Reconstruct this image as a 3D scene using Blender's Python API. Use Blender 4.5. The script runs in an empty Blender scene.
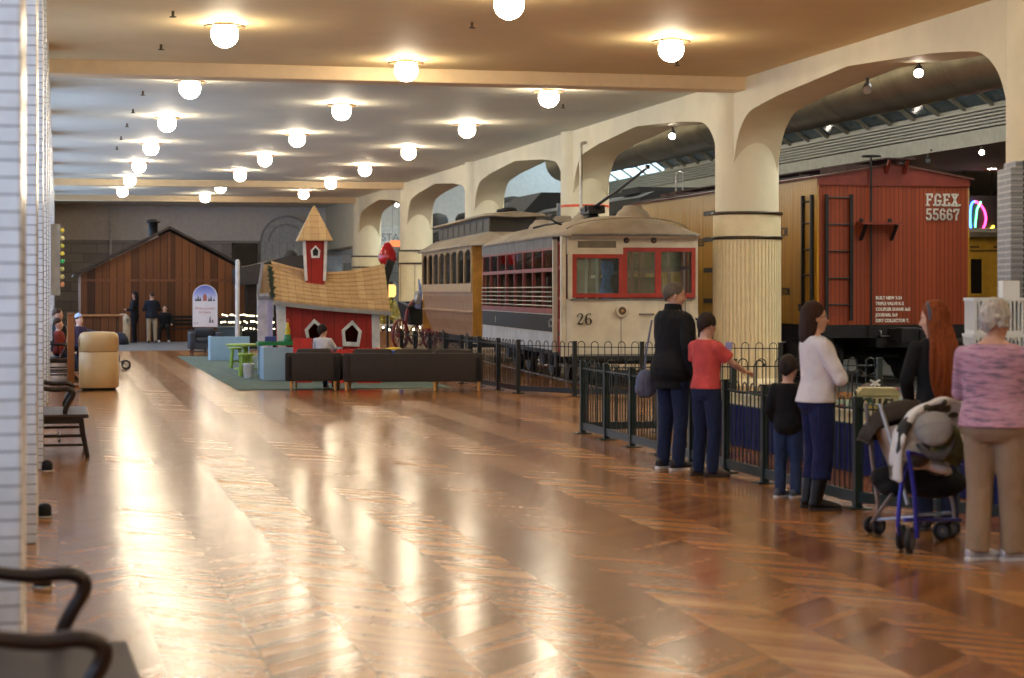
import bpy, bmesh, math, random
from mathutils import Vector, Matrix, noise
V = Vector
R = math.radians
PI = math.pi
random.seed(7)
scn = bpy.context.scene
col = scn.collection
# ------------------------------------------------------------------ camera model
F = 1960.0            # focal length in pixels of the 1024 x 678 photograph
CH = 1.7              # eye height
YAW = R(13.04)        # the camera looks this far to the right of the hall's axis (+Y)
FW = V((math.sin(YAW), math.cos(YAW), 0))
RT = V((math.cos(YAW), -math.sin(YAW), 0))
def pd(px, py, d):
    """world point seen at a pixel of the photograph at depth d"""
    return V((0, 0, CH)) + FW*d + RT*((px-512)/F*d) + V((0, 0, (291-py)/F*d))
def gp(px, py, z=0.0):
    return pd(px, py, F*(CH-z)/(py-291))
# ------------------------------------------------------------------ materials
def lin(c):
    out = []
    for x in c[:3]:
        x = x/255.0
        out.append(x/12.92 if x <= .04045 else ((x+.055)/1.055)**2.4)
    return (*out, 1.0)
class NT:
    def __init__(s, name):
        s.m = bpy.data.materials.new(name); s.m.use_nodes = True
        s.t = s.m.node_tree; s.t.nodes.clear()
        s.out = s.n('ShaderNodeOutputMaterial')
        s.b = s.n('ShaderNodeBsdfPrincipled')
        s.l(s.b.outputs[0], s.out.inputs[0])
    def n(s, typ, **kw):
        x = s.t.nodes.new(typ)
        for k, v in kw.items(): setattr(x, k, v)
        return x
    def l(s, a, b): s.t.links.new(a, b)
    def math(s, op, a, b=None, c=None):
        x = s.n('ShaderNodeMath', operation=op)
        for i, y in enumerate((a, b, c)):
            if y is None: continue
            if isinstance(y, (int, float)): x.inputs[i].default_value = y
            else: s.l(y, x.inputs[i])
        return x.outputs[0]
    def mix(s, fac, a, b, blend='MIX'):
        x = s.n('ShaderNodeMix', data_type='RGBA', blend_type=blend)
        for sock, y in ((x.inputs[0], fac), (x.inputs[6], a), (x.inputs[7], b)):
            if isinstance(y, (int, float)): sock.default_value = y
            elif isinstance(y, tuple): sock.default_value = y
            else: s.l(y, sock)
        return x.outputs[2]
    def obj(s):
        return s.n('ShaderNodeTexCoord').outputs['Object']
    def xyz(s):
        x = s.n('ShaderNodeSeparateXYZ'); s.l(s.obj(), x.inputs[0]); return x.outputs
    def noise(s, scale, detail=3, vec=None, rough=.55):
        x = s.n('ShaderNodeTexNoise'); x.inputs['Scale'].default_value = scale
        x.inputs['Detail'].default_value = detail; x.inputs['Roughness'].default_value = rough
        s.l(vec if vec is not None else s.obj(), x.inputs['Vector']); return x.outputs[0]
    def scaled(s, sx, sy, sz):
        x = s.n('ShaderNodeMapping'); x.inputs['Scale'].default_value = (sx, sy, sz)
        s.l(s.obj(), x.inputs['Vector']); return x.outputs[0]
    def ramp(s, fac, stops):
        x = s.n('ShaderNodeValToRGB'); cr = x.color_ramp
        while len(cr.elements) < len(stops): cr.elements.new(.5)
        for e, (p, c) in zip(cr.elements, stops): e.position = p; e.color = c
        s.l(fac, x.inputs[0]); return x.outputs[0]
    def bump(s, h, strength=.3, dist=.01):
        x = s.n('ShaderNodeBump'); x.inputs['Strength'].default_value = strength
        x.inputs['Distance'].default_value = dist
        s.l(h, x.inputs['Height']); s.l(x.outputs[0], s.b.inputs['Normal'])
    def white(s, a, b=None):
        c = s.n('ShaderNodeCombineXYZ'); s.l(a, c.inputs[0])
        if b is not None: s.l(b, c.inputs[1])
        w = s.n('ShaderNodeTexWhiteNoise', noise_dimensions='3D'); s.l(c.outputs[0], w.inputs['Vector'])
        return w.outputs['Value']
    def set(s, **kw):
        for k, v in kw.items():
            i = s.b.inputs[k]
            if hasattr(v, 'is_linked') or hasattr(v, 'links'): s.l(v, i)
            else: i.default_value = v
_mc = {}
def M(name, rgb, rough=.5, metal=0.0, var=.12, vs=6.0, bump=0.0, bs=60.0, spec=.5, coat=0.0, emit=0.0, ecol=None):
    """plain procedural material: colour with soft noise variation and fine bump"""
    key = (name,)
    if key in _mc: return _mc[key]
    t = NT(name); c = lin(rgb)
    nz = t.noise(vs, 4)
    dk = tuple(x*(1-var*1.6) for x in c[:3])+(1,); lt = tuple(min(1, x*(1+var)) for x in c[:3])+(1,)
    t.set(**{'Base Color': t.ramp(nz, [(.3, dk), (.7, lt)]), 'Roughness': rough, 'Metallic': metal,
             'Specular IOR Level': spec, 'Coat Weight': coat})
    if bump: t.bump(t.noise(bs, 3), bump, .01)
    if emit:
        t.set(**{'Emission Color': lin(ecol or rgb), 'Emission Strength': emit})
    _mc[key] = t.m
    return t.m
def planks(name, c1, c2, w, axis=0, rough=.6, groove=.06, streak=.35, spec=.4):
    if (name,) in _mc: return _mc[(name,)]
    t = NT(name); x = t.xyz(); u = t.math('DIVIDE', x[axis], w)
    idn = t.white(t.math('FLOOR', u)); fr = t.math('FRACT', u)
    sc = [1.2, 1.2, 1.2]; sc[axis] = 30
    st = t.noise(1.0, 5, t.scaled(*sc))
    m = t.math('ADD', t.math('MULTIPLY', idn, 1-streak), t.math('MULTIPLY', st, streak))
    base = t.ramp(m, [(.12, lin(c1)), (.85, lin(c2))])
    edge = t.math('MINIMUM', fr, t.math('SUBTRACT', 1.0, fr))
    g = t.math('LESS_THAN', edge, groove)
    dk = tuple(v*.45 for v in lin(c1)[:3])+(1,)
    t.set(**{'Base Color': t.mix(g, base, dk), 'Roughness': rough, 'Specular IOR Level': spec})
    t.bump(t.math('SUBTRACT', 1.0, g), .35, .006)
    _mc[(name,)] = t.m
    return t.m
def bricks(name, c1, c2, mortar, bw, bh, ms=.006, rough=.35, vec=(1, 0, 2), off=.5, bump=.4, spec=.5):
    """brick / block / shingle pattern. vec picks which object axes run along and up"""
    if (name,) in _mc: return _mc[(name,)]
    t = NT(name); x = t.xyz()
    c = t.n('ShaderNodeCombineXYZ')
    if isinstance(vec[0], str):   # 'sum' of x and y along
        t.l(t.math('ADD', x[0], x[1]), c.inputs[0])
    else: t.l(x[vec[0]], c.inputs[0])
    t.l(x[vec[2]], c.inputs[1])
    b = t.n('ShaderNodeTexBrick'); t.l(c.outputs[0], b.inputs['Vector'])
    b.offset = off
    b.inputs['Color1'].default_value = lin(c1); b.inputs['Color2'].default_value = lin(c2)
    b.inputs['Mortar'].default_value = lin(mortar); b.inputs['Scale'].default_value = 1.0
    b.inputs['Mortar Size'].default_value = ms; b.inputs['Brick Width'].default_value = bw
    b.inputs['Row Height'].default_value = bh; b.inputs['Mortar Smooth'].default_value = .2
    nz = t.noise(9, 4)
    colr = t.mix(.25, b.outputs['Color'], t.ramp(nz, [(.3, (.35, .35, .35, 1)), (.75, (1, 1, 1, 1))]), 'MULTIPLY')
    t.set(**{'Base Color': colr, 'Roughness': rough, 'Specular IOR Level': spec})
    t.bump(t.math('SUBTRACT', 1.0, b.outputs['Fac']), bump, .006)
    _mc[(name,)] = t.m
    return t.m
def glow(name, rgb, strength):
    if (name,) in _mc: return _mc[(name,)]
    t = NT(name); nz = t.noise(3, 2)
    e = t.n('ShaderNodeEmission'); c = lin(rgb)
    t.l(t.ramp(nz, [(.2, tuple(v*.93 for v in c[:3])+(1,)), (.8, c)]), e.inputs[0])
    e.inputs[1].default_value = strength
    t.t.nodes.remove(t.b); t.l(e.outputs[0], t.out.inputs[0])
    _mc[(name,)] = t.m
    return t.m
def glass(name, rgb=(225, 235, 240), rough=.03, transp=.75):
    if (name,) in _mc: return _mc[(name,)]
    t = NT(name)
    nz = t.noise(4, 3)
    tr = t.n('ShaderNodeBsdfTransparent'); tr.inputs[0].default_value = lin(rgb)
    gl = t.n('ShaderNodeBsdfGlossy'); gl.inputs['Roughness'].default_value = rough
    gl.inputs[0].default_value = (.9, .93, .95, 1)
    lw = t.n('ShaderNodeLayerWeight'); lw.inputs[0].default_value = .35
    f = t.math('ADD', t.math('MULTIPLY', lw.outputs['Fresnel'], .8), t.math('MULTIPLY', nz, (1-transp)*.6))
    mx = t.n('ShaderNodeMixShader'); t.l(f, mx.inputs[0]); t.l(tr.outputs[0], mx.inputs[1]); t.l(gl.outputs[0], mx.inputs[2])
    t.t.nodes.remove(t.b); t.l(mx.outputs[0], t.out.inputs[0])
    _mc[(name,)] = t.m
    return t.m
# ------------------------------------------------------------------ mesh collector
class MB:
    def __init__(s): s.v = []; s.f = []; s.mi = []; s.sm = []
    def add(s, vs, fs, mi=0, sm=False):
        b = len(s.v); s.v += [V(v) for v in vs]
        for f in fs:
            s.f.append([b+i for i in f]); s.mi.append(mi); s.sm.append(sm)
        return s
    def box(s, x0, x1, y0, y1, z0, z1, mi=0):
        vs = [(x0,y0,z0),(x1,y0,z0),(x1,y1,z0),(x0,y1,z0),(x0,y0,z1),(x1,y0,z1),(x1,y1,z1),(x0,y1,z1)]
        return s.add(vs, [(0,3,2,1),(4,5,6,7),(0,1,5,4),(1,2,6,5),(2,3,7,6),(3,0,4,7)], mi)
    def obox(s, c, size, mat=None, mi=0):
        hx, hy, hz = size[0]/2, size[1]/2, size[2]/2
        vs = [V(p) for p in ((-hx,-hy,-hz),(hx,-hy,-hz),(hx,hy,-hz),(-hx,hy,-hz),(-hx,-hy,hz),(hx,-hy,hz),(hx,hy,hz),(-hx,hy,hz))]
        if mat is not None: vs = [mat @ v for v in vs]
        return s.add([v+V(c) for v in vs], [(0,3,2,1),(4,5,6,7),(0,1,5,4),(1,2,6,5),(2,3,7,6),(3,0,4,7)], mi)
    def bar(s, p0, p1, w, h=None, mi=0, up=(0, 0, 1)):
        p0 = V(p0); p1 = V(p1); h = h or w; t = (p1-p0).normalized(); u = V(up)
        if abs(t.dot(u)) > .97: u = V((1, 0, 0))
        a = t.cross(u).normalized()*w/2; b = a.cross(t).normalized()*h/2
        vs = [p0-a-b, p0+a-b, p0+a+b, p0-a+b, p1-a-b, p1+a-b, p1+a+b, p1-a+b]
        return s.add(vs, [(0,1,2,3),(7,6,5,4),(4,5,1,0),(5,6,2,1),(6,7,3,2),(7,4,0,3)], mi)
    def loft(s, rings, mi=0, sm=True, caps=True, closed=True):
        n = len(rings[0]); vs = [p for r in rings for p in r]; fs = []
        for i in range(len(rings)-1):
            for j in range(n if closed else n-1):
                k = (j+1) % n
                fs.append((i*n+j, i*n+k, (i+1)*n+k, (i+1)*n+j))
        s.add(vs, fs, mi, sm)
        if caps and closed:
            s.add(list(rings[0]), [tuple(range(n))[::-1]], mi, False)
            s.add(list(rings[-1]), [tuple(range(n))], mi, False)
        return s
    def tube(s, pts, r, n=8, mi=0, sm=True, lat=None, caps=True):
        """swept tube; r number, list of numbers, or list of (a, b) with a along lat"""
        pts = [V(p) for p in pts]; m = len(pts)
        rs = r if isinstance(r, (list, tuple)) else [r]*m
        rings = []; prev = V(lat) if lat is not None else None
        for i, p in enumerate(pts):
            t = (pts[min(i+1, m-1)]-pts[max(i-1, 0)])
            t = t.normalized() if t.length > 1e-9 else V((0, 0, 1))
            if prev is None:
                prev = V((0, 0, 1)) if abs(t.z) < .9 else V((1, 0, 0))
                prev = t.cross(prev)
            a = prev - t*prev.dot(t)
            a = a.normalized() if a.length > 1e-6 else t.orthogonal().normalized()
            prev = a; b = t.cross(a)
            ra, rb = rs[i] if isinstance(rs[i], (list, tuple)) else (rs[i], rs[i])
            rings.append([p + a*(ra*math.cos(q*2*PI/n)) + b*(rb*math.sin(q*2*PI/n)) for q in range(n)])
        return s.loft(rings, mi, sm, caps)
    def cyl(s, p0, p1, r0, r1=None, n=12, mi=0, sm=True):
        return s.tube([p0, p1], [r0, r0 if r1 is None else r1], n, mi, sm)
    def lathe(s, prof, c=(0, 0, 0), n=20, mi=0, sm=True, sx=1, sy=1):
        c = V(c)
        rings = [[c+V((r*math.cos(q*2*PI/n)*sx, r*math.sin(q*2*PI/n)*sy, z)) for q in range(n)] for r, z in prof]
        return s.loft(rings, mi, sm, True)
    def ell(s, c, rad, mat=None, nu=14, nv=9, mi=0):
        c = V(c); rings = []
        for i in range(nv+1):
            a = -PI/2 + PI*i/nv; a = max(-PI/2+.02, min(PI/2-.02, a))
            ring = []
            for j in range(nu):
                p = V((rad[0]*math.cos(a)*math.cos(2*PI*j/nu), rad[1]*math.cos(a)*math.sin(2*PI*j/nu), rad[2]*math.sin(a)))
                ring.append(c + (mat @ p if mat is not None else p))
            rings.append(ring)
        return s.loft(rings, mi, True, True)
    def prism(s, poly, fn, d0, d1, mi=0):
        """poly of 2D points (counter-clockwise seen along fn's depth axis); fn(a, b, d) -> point"""
        n = len(poly); A = [V(fn(a, b, d0)) for a, b in poly]; B = [V(fn(a, b, d1)) for a, b in poly]
        fs = [tuple(range(n))[::-1], tuple(range(n, 2*n))]
        fs += [(i, (i+1) % n, n+(i+1) % n, n+i) for i in range(n)]
        return s.add(A+B, fs, mi)
    def ring_prism(s, outer, inner, fn, d0, d1, mi=0):
        """frame between two polygons with the same number of points"""
        n = len(outer); vs = []
        for d in (d0, d1):
            vs += [V(fn(a, b, d)) for a, b in outer] + [V(fn(a, b, d)) for a, b in inner]
        fs = []
        for i in range(n):
            k = (i+1) % n
            fs += [(i, k, n+k, n+i), (2*n+i, 3*n+i, 3*n+k, 2*n+k), (i, 2*n+i, 2*n+k, k), (n+i, n+k, 3*n+k, 3*n+i)]
        return s.add(vs, fs, mi)
    def xf(s, mat):
        s.v = [mat @ v for v in s.v]; return s
    def mesh(s, name, mats):
        me = bpy.data.meshes.new(name)
        me.from_pydata([tuple(v) for v in s.v], [], s.f)
        for m in (mats if isinstance(mats, (list, tuple)) else [mats]): me.materials.append(m)
        me.polygons.foreach_set('material_index', s.mi)
        me.polygons.foreach_set('use_smooth', s.sm)
        bm = bmesh.new(); bm.from_mesh(me)
        bmesh.ops.recalc_face_normals(bm, faces=bm.faces); bm.to_mesh(me); bm.free()
        me.update()
        return me
    def build(s, name, mats, parent=None, bevel=0, weld=False):
        o = bpy.data.objects.new(name, s.mesh(name, mats)); col.objects.link(o)
        if parent is not None: o.parent = parent
        if bevel:
            b = o.modifiers.new('bevel', 'BEVEL'); b.width = bevel; b.segments = 2; b.limit_method = 'ANGLE'
        return o
    def organic(s, name, mats, parent=None, voxel=.01, smooth=4, post=None):
        """one continuous skin over all the overlapping pieces"""
        me = s.mesh(name, mats); o = bpy.data.objects.new(name, me); col.objects.link(o)
        r = o.modifiers.new('r', 'REMESH'); r.mode = 'VOXEL'; r.voxel_size = voxel; r.use_smooth_shade = True
        if smooth:
            k = o.modifiers.new('s', 'SMOOTH'); k.factor = .5; k.iterations = smooth
        dg = bpy.context.evaluated_depsgraph_get()
        new = bpy.data.meshes.new_from_object(o.evaluated_get(dg))
        o.modifiers.clear(); o.data = new; bpy.data.meshes.remove(me); new.name = name
        if not new.materials:
            for m in (mats if isinstance(mats, (list, tuple)) else [mats]): new.materials.append(m)
        if post:
            for v in new.vertices: v.co = post(v.co.copy(), v.normal.copy())
        new.polygons.foreach_set('use_smooth', [True]*len(new.polygons))
        if parent is not None: o.parent = parent
        return o
def tag(o, label=None, cat=None, group=None, kind=None):
    if label: o['label'] = label
    if cat: o['category'] = cat
    if group: o['group'] = group
    if kind: o['kind'] = kind
    return o
def thing(name, label, cat, loc=(0, 0, 0), rz=0, group=None):
    o = bpy.data.objects.new(name, None); col.objects.link(o)
    o.empty_display_size = .1
    o.location = loc; o.rotation_euler = (0, 0, rz)
    return tag(o, label, cat, group)
def struct(o): o['kind'] = 'structure'; return o
def copy_tree(o, parent=None):
    c = o.copy(); col.objects.link(c)
    if parent is not None: c.parent = parent
    for ch in list(o.children): copy_tree(ch, c)
    return c
def text(body, size, mat, name='lettering', parent=None, loc=(0, 0, 0), rot=(PI/2, 0, 0), depth=.003, bold=0.0, align='LEFT', sx=1.0, spacing=1.0):
    cu = bpy.data.curves.new('t', 'FONT'); cu.body = body; cu.size = size; cu.extrude = depth; cu.offset = bold
    cu.align_x = align; cu.space_character = spacing; cu.resolution_u = 3
    o = bpy.data.objects.new('t', cu); col.objects.link(o)
    dg = bpy.context.evaluated_depsgraph_get()
    me = bpy.data.meshes.new_from_object(o.evaluated_get(dg)); bpy.data.objects.remove(o); bpy.data.curves.remove(cu)
    me.materials.clear(); me.materials.append(mat); me.name = name
    for v in me.vertices: v.co.x *= sx
    o = bpy.data.objects.new(name, me); col.objects.link(o); o.location = loc; o.rotation_euler = rot
    if parent is not None: o.parent = parent
    return o
def bez(p0, p1, p2, p3, n=8):
    p0, p1, p2, p3 = map(V, (p0, p1, p2, p3)); out = []
    for i in range(n+1):
        t = i/n; out.append(p0*(1-t)**3 + p1*3*t*(1-t)**2 + p2*3*t*t*(1-t) + p3*t**3)
    return out
def cat_rom(pts, k=5):
    pts = [V(p) for p in pts]; out = []
    for i in range(len(pts)-1):
        a, b, c, d = pts[max(i-1, 0)], pts[i], pts[i+1], pts[min(i+2, len(pts)-1)]
        for j in range(k):
            t = j/k
            out.append(.5*((2*b)+(c-a)*t+(2*a-5*b+4*c-d)*t*t+(3*b-a-3*c+d)*t**3))
    return out+[pts[-1]]
ORD = 'first second third fourth fifth sixth seventh eighth ninth tenth eleventh twelfth thirteenth fourteenth fifteenth sixteenth'.split()
# ================================================================== SETTING
CEIL = 5.47
XA = 12.2                                  # arcade centre line
COLY = [22.5 + 11.25*k for k in range(-2, 6)]
# --- floor: herringbone teak, columns of planks running along the hall
def floor_mat():
    t = NT('herringbone_teak'); x = t.xyz(); w = .46
    u = t.math('DIVIDE', x[0], w); ci = t.math('FLOOR', u)
    par = t.math('MULTIPLY', t.math('FRACT', t.math('MULTIPLY', ci, .5)), 2.0)        # 0 or 1
    sg = t.math('SUBTRACT', t.math('MULTIPLY', par, 2.0), 1.0)
    tt = t.math('DIVIDE', t.math('ADD', x[1], t.math('MULTIPLY', sg, x[0])), .105)
    pid = t.math('FLOOR', tt); fr = t.math('FRACT', tt)
    rnd = t.white(ci, pid)
    grp = t.white(ci, t.math('FLOOR', t.math('DIVIDE', pid, 26.0)))
    st = t.noise(14.0, 4)
    m = t.math('ADD', t.math('ADD', t.math('MULTIPLY', rnd, .26), t.math('MULTIPLY', st, .30)), t.math('ADD', t.math('MULTIPLY', par, .11), t.math('MULTIPLY', grp, .16)))  # par lightens every other band: sheen of the plank direction put into colour
    base = t.ramp(m, [(.2, lin((122, 75, 37))), (.5, lin((166, 112, 60))), (.8, lin((204, 152, 93)))])
    fe = t.math('MINIMUM', fr, t.math('SUBTRACT', 1.0, fr))
    fu = t.math('FRACT', u); fue = t.math('MINIMUM', fu, t.math('SUBTRACT', 1.0, fu))
    g = t.math('MAXIMUM', t.math('LESS_THAN', fe, .03), t.math('LESS_THAN', fue, .008))
    base = t.mix(t.math('MULTIPLY', g, .45), base, lin((60, 33, 18)))
    ro = t.math('ADD', t.math('ADD', t.math('MULTIPLY', par, .035), .165), t.math('MULTIPLY', rnd, .035))
    cv = t.n('ShaderNodeCombineXYZ'); t.l(ci, cv.inputs[0]); t.l(pid, cv.inputs[1])
    wn = t.n('ShaderNodeTexWhiteNoise', noise_dimensions='3D'); t.l(cv.outputs[0], wn.inputs['Vector'])
    sb_ = t.n('ShaderNodeVectorMath', operation='SUBTRACT'); t.l(wn.outputs['Color'], sb_.inputs[0]); sb_.inputs[1].default_value = (.5, .5, .5)
    sc_ = t.n('ShaderNodeVectorMath', operation='SCALE'); t.l(sb_.outputs[0], sc_.inputs[0]); sc_.inputs['Scale'].default_value = .0065
    ge = t.n('ShaderNodeNewGeometry'); ad_ = t.n('ShaderNodeVectorMath', operation='ADD'); t.l(ge.outputs['Normal'], ad_.inputs[0]); t.l(sc_.outputs[0], ad_.inputs[1])
    nm_ = t.n('ShaderNodeVectorMath', operation='NORMALIZE'); t.l(ad_.outputs[0], nm_.inputs[0])
    t.set(**{'Base Color': base, 'Roughness': ro, 'Specular IOR Level': .32, 'Normal': nm_.outputs[0]})
    h = t.math('ADD', t.math('MULTIPLY', t.noise(2.2, 2, t.scaled(1, .5, 1)), 1.0), t.math('MULTIPLY', rnd, .05))
    return t.m
fl = MB().box(-1.2, 12.9, -12, 96, -.2, 0).build('floor', floor_mat()); struct(fl)
struct(MB().box(12.9, 46, -12, 96, -.2, 0).build('floor', M('floor_shade_dark', (58, 54, 50), .5, var=.2, vs=1.5)))  # floor past the arcade coloured dark for the shade under the cars
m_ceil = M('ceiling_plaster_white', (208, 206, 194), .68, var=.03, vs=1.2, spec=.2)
m_ceilw = M('ceiling_plaster_warm_lit', (218, 196, 150), .68, var=.03, vs=1.2, spec=.2)  # front bay: the warm light on it is mixed into the plaster colour
m_wall = M('cream_paint', (220, 210, 178), .6, var=.04, vs=1.5, bump=.05, bs=40)
m_beam = M('beam_paint', (222, 198, 160), .6, var=.03)
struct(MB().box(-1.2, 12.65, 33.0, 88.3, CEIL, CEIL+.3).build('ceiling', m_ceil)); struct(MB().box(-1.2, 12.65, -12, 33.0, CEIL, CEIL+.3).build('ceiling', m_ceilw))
for k, y in enumerate((33.0, 67.5, 78.75)):
    struct(MB().box(-.6, 11.85, y-.28, y+.28, 5.24, CEIL+.02).build('ceiling_beam', m_beam, bevel=.02))
# --- arcade wall with its shallow polygon arches, one mesh
prof = [(.30, 3.55), (.38, 3.9), (.50, 4.2), (.64, 4.45), (.82, 4.63), (1.07, 4.78), (1.45, 4.88), (2.7, 5.0)]
prof = [(p.x, p.y) for p in cat_rom([(a, b, 0) for a, b in prof], 4)]
def arcade():
    mb = MB(); x0, x1 = 11.8, 12.65
    for i in range(len(COLY)-1):
        a, b = COLY[i], COLY[i+1]; mid = (a+b)/2
        low = [(a+dy, z) for dy, z in prof] + [(mid, 5.15)] + [(b-dy, z) for dy, z in prof][::-1]
        low = [(a, 3.55)] + low + [(b, 3.55)]
        n = len(low)
        for x in (x0, x1):
            vs = [(x, y, z) for y, z in low] + [(x, y, CEIL+.02) for y, z in low]
            mb.add(vs, [(j, j+1, n+j+1, n+j) for j in range(n-1)])
        vs = [(x0, y, z) for y, z in low] + [(x1, y, z) for y, z in low]
        mb.add(vs, [(j, n+j, n+j+1, j+1) for j in range(n-1)], 0, True)
    mb.box(x0, x1, COLY[0]-12, COLY[0], 3.55, CEIL); mb.box(x0, x1, COLY[-1], 88.3, 3.55, CEIL)
    mb.box(x0, x1, COLY[0]-12, 88.3, CEIL, 9.0)
    return struct(mb.build('wall_right', m_wall))
arcade()
# --- columns: plain shaft, dark double ring, clad foot
m_ring = M('ring_metal', (78, 66, 52), .3, .7)
m_clad = M('clad_paint', (228, 214, 172), .5, var=.04)
m_shadowgap = M('flute_gap', (120, 100, 70), .7)
def column(y, fluted):
    root = thing('column', None, None, (XA, y, 0)); root['kind'] = 'structure'
    mb = MB(); mb.lathe([(.575, 2.9), (.575, CEIL-.002)], n=40); mb.build('shaft', m_wall, root)
    mb = MB(); mb.lathe([(.615, 2.66), (.615, 3.10)], n=48); mb.build('band', m_clad, root)
    for z in (2.66, 3.10):
        mb = MB(); mb.lathe([(.60, z-.03), (.645, z-.025), (.65, z), (.645, z+.025), (.58, z+.03)], n=48); mb.build('ring', m_ring, root)
    mb = MB()
    if fluted:
        n = 52; rings = []
        pr = []
        for q in range(n*6):
            ph = (q % 6)
            pr.append((.62 if ph in (0, 1, 2, 3) else .592, q*2*PI/(n*6)))
        for z in (0.12, 2.63): rings.append([V((r*math.cos(a), r*math.sin(a), z)) for r, a in pr])
        mb.loft(rings, 0, False)
        mb.lathe([(.66, 0), (.66, .1), (.62, .13)], n=40)
    else:
        mb.lathe([(.66, 0), (.66, .1), (.605, .13), (.605, 2.63)], n=40)
        for q in range(6):
            a = q*PI/3+R(-105)
            mb.obox((.606*math.cos(a), .606*math.sin(a), 1.38), (.012, .018, 2.48), Matrix.Rotation(a, 3, 'Z'), 1)
    mb.build('cladding', [m_clad, m_shadowgap], root)
    if abs(y-45) < .1: MB().lathe([(.578, 3.68), (.583, 3.69), (.583, 3.73), (.578, 3.74)], n=40).build('orange_stripe', M('stripe_orange', (226, 92, 52), .5), root)
for k, y in enumerate(COLY):
    c_ = column(y, k in (2, 3))
# --- left wall: glazed brick piers with tall windows in the recesses between
m_pier = bricks('glazed_brick', (232, 236, 240), (222, 226, 230), (150, 152, 158), 50.0, .067, .005, .22, vec=('s', 0, 2), bump=.3)
m_warm = bricks('edge_brick', (226, 208, 178), (218, 198, 166), (150, 130, 105), .23, .067, .005, .3, vec=('s', 0, 2), bump=.3)
struct(MB().box(-1.2, -.95, -12, 88.3, 0, CEIL).build('wall_left', m_wall))
PY = [7.9 + 5.65*k for k in range(-3, 15)]
for y in PY:
    mb = MB().box(-.95, -.14, y, y+1.2, 0, CEIL)
    p = mb.build('wall_left_pier', m_pier, bevel=.012); struct(p)
m_win = glow('daylit_pane', (196, 220, 255), 2.4); m_winf = glow('daylit_pane_bright', (186, 214, 255), 4.6)
m_frame = M('window_frame_paint', (196, 190, 180), .5)
for i, y in enumerate(PY):
    if y > 80: continue
    y0, y1 = y+1.2, y+5.65
    root = thing('window_%d' % (i+1), None, None, (-.93, (y0+y1)/2, 0)); root['kind'] = 'structure'
    h = (y1-y0)/2-.35
    MB().box(0, .02, -h, h, .95, 4.75).build('pane', m_winf if y > 33 else m_win, root)
    mb = MB()
    for q in range(5): yy = -h+2*h*q/4; mb.box(.02, .07, yy-.03, yy+.03, .9, 4.8)
    for q in range(5): zz = .95+3.8*q/4; mb.box(.02, .065, -h, h, zz-.03, zz+.03)
    mb.build('window_frame', m_frame, root)
    MB().box(.0, .16, -h-.05, h+.05, .86, .93).build('window_sill', m_frame, root)
m_base = M('dark_baseboard', (70, 50, 38), .4)
# --- far wall, blockwork below and paint above
m_far = M('grey_paint', (228, 222, 214), .8, var=.05)
m_stone = bricks('stone_block', (186, 180, 175), (160, 155, 150), (124, 120, 116), 1.1, .42, .012, .85, vec=(0, 0, 2), bump=.8)
mb = MB(); mb.box(-1.2, 46, 88.3, 88.8, 3.95, 9.2, 0); mb.box(-1.2, 46, 88.22, 88.8, 0, 3.95, 1)
struct(mb.build('wall_back', [m_far, m_stone]))
m_panelw = M('pale_panel', (196, 200, 200), .6)
m_dark = M('dark_opening', (22, 19, 17), .7)
d = thing('door_1', None, None, (8.13, 88.1, 0)); d['kind'] = 'structure'
MB().box(-.45, .45, -.03, .05, 0, 3.7).build('door_leaf', M('door_dark', (44, 34, 28), .5), d)
mb = MB(); mb.box(-.57, -.45, -.08, .1, 0, 3.84); mb.box(.45, .57, -.08, .1, 0, 3.84); mb.box(-.57, .57, -.08, .1, 3.7, 3.84)
mb.build('door_frame', M('door_frame', (60, 48, 40), .5), d)
# pale arched panel beside the doorway
t_ = thing('trim_1', None, None, (10.0, 88.05, 0)); t_['kind'] = 'structure'
mb = MB(); pts = [(-1.15, 0), (1.15, 0), (1.15, 3.9)] + [(1.15*math.cos(a), 3.9+1.15*math.sin(a)) for a in [PI*k/14 for k in range(1, 14)]] + [(-1.15, 3.9)]
mb.prism(pts, lambda a, b, dd: (a, dd, b), 0, .15); mb.build('arched_panel', m_panelw, t_)
mb = MB()
for r0 in (1.15, .8):
    arc = [V((r0*math.cos(PI*k/16), -.03, 3.9+r0*math.sin(PI*k/16))) for k in range(17)]
    mb.tube(arc, .045, 6)
for q in range(7): mb.box(-.96+q*.32-.02, -.96+q*.32+.02, -.03, 0, .2, 3.9)
mb.build('arch_moulding', M('moulding', (176, 178, 176), .6), t_)
# --- the second hall beyond the arcade
m_bronze = M('roof_deck', (92, 76, 58), .7)
m_rbeige = M('wall_brown', (120, 92, 66), .8, var=.06)
struct(MB().box(12.66, 24.2, -12, 96, 9.0, 9.3).build('ceiling_north', m_bronze))
struct(MB().box(24.0, 46, -12, 96, 5.66, 5.9).build('ceiling_low', M('low_ceiling', (190, 166, 136), .8)))
struct(MB().box(45.8, 46.2, -12, 96, 0, 9.2).build('wall_north', m_rbeige))
struct(MB().box(-1.2, 46, -12.3, -12, 0, 9.2).build('wall_front', m_wall))
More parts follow.
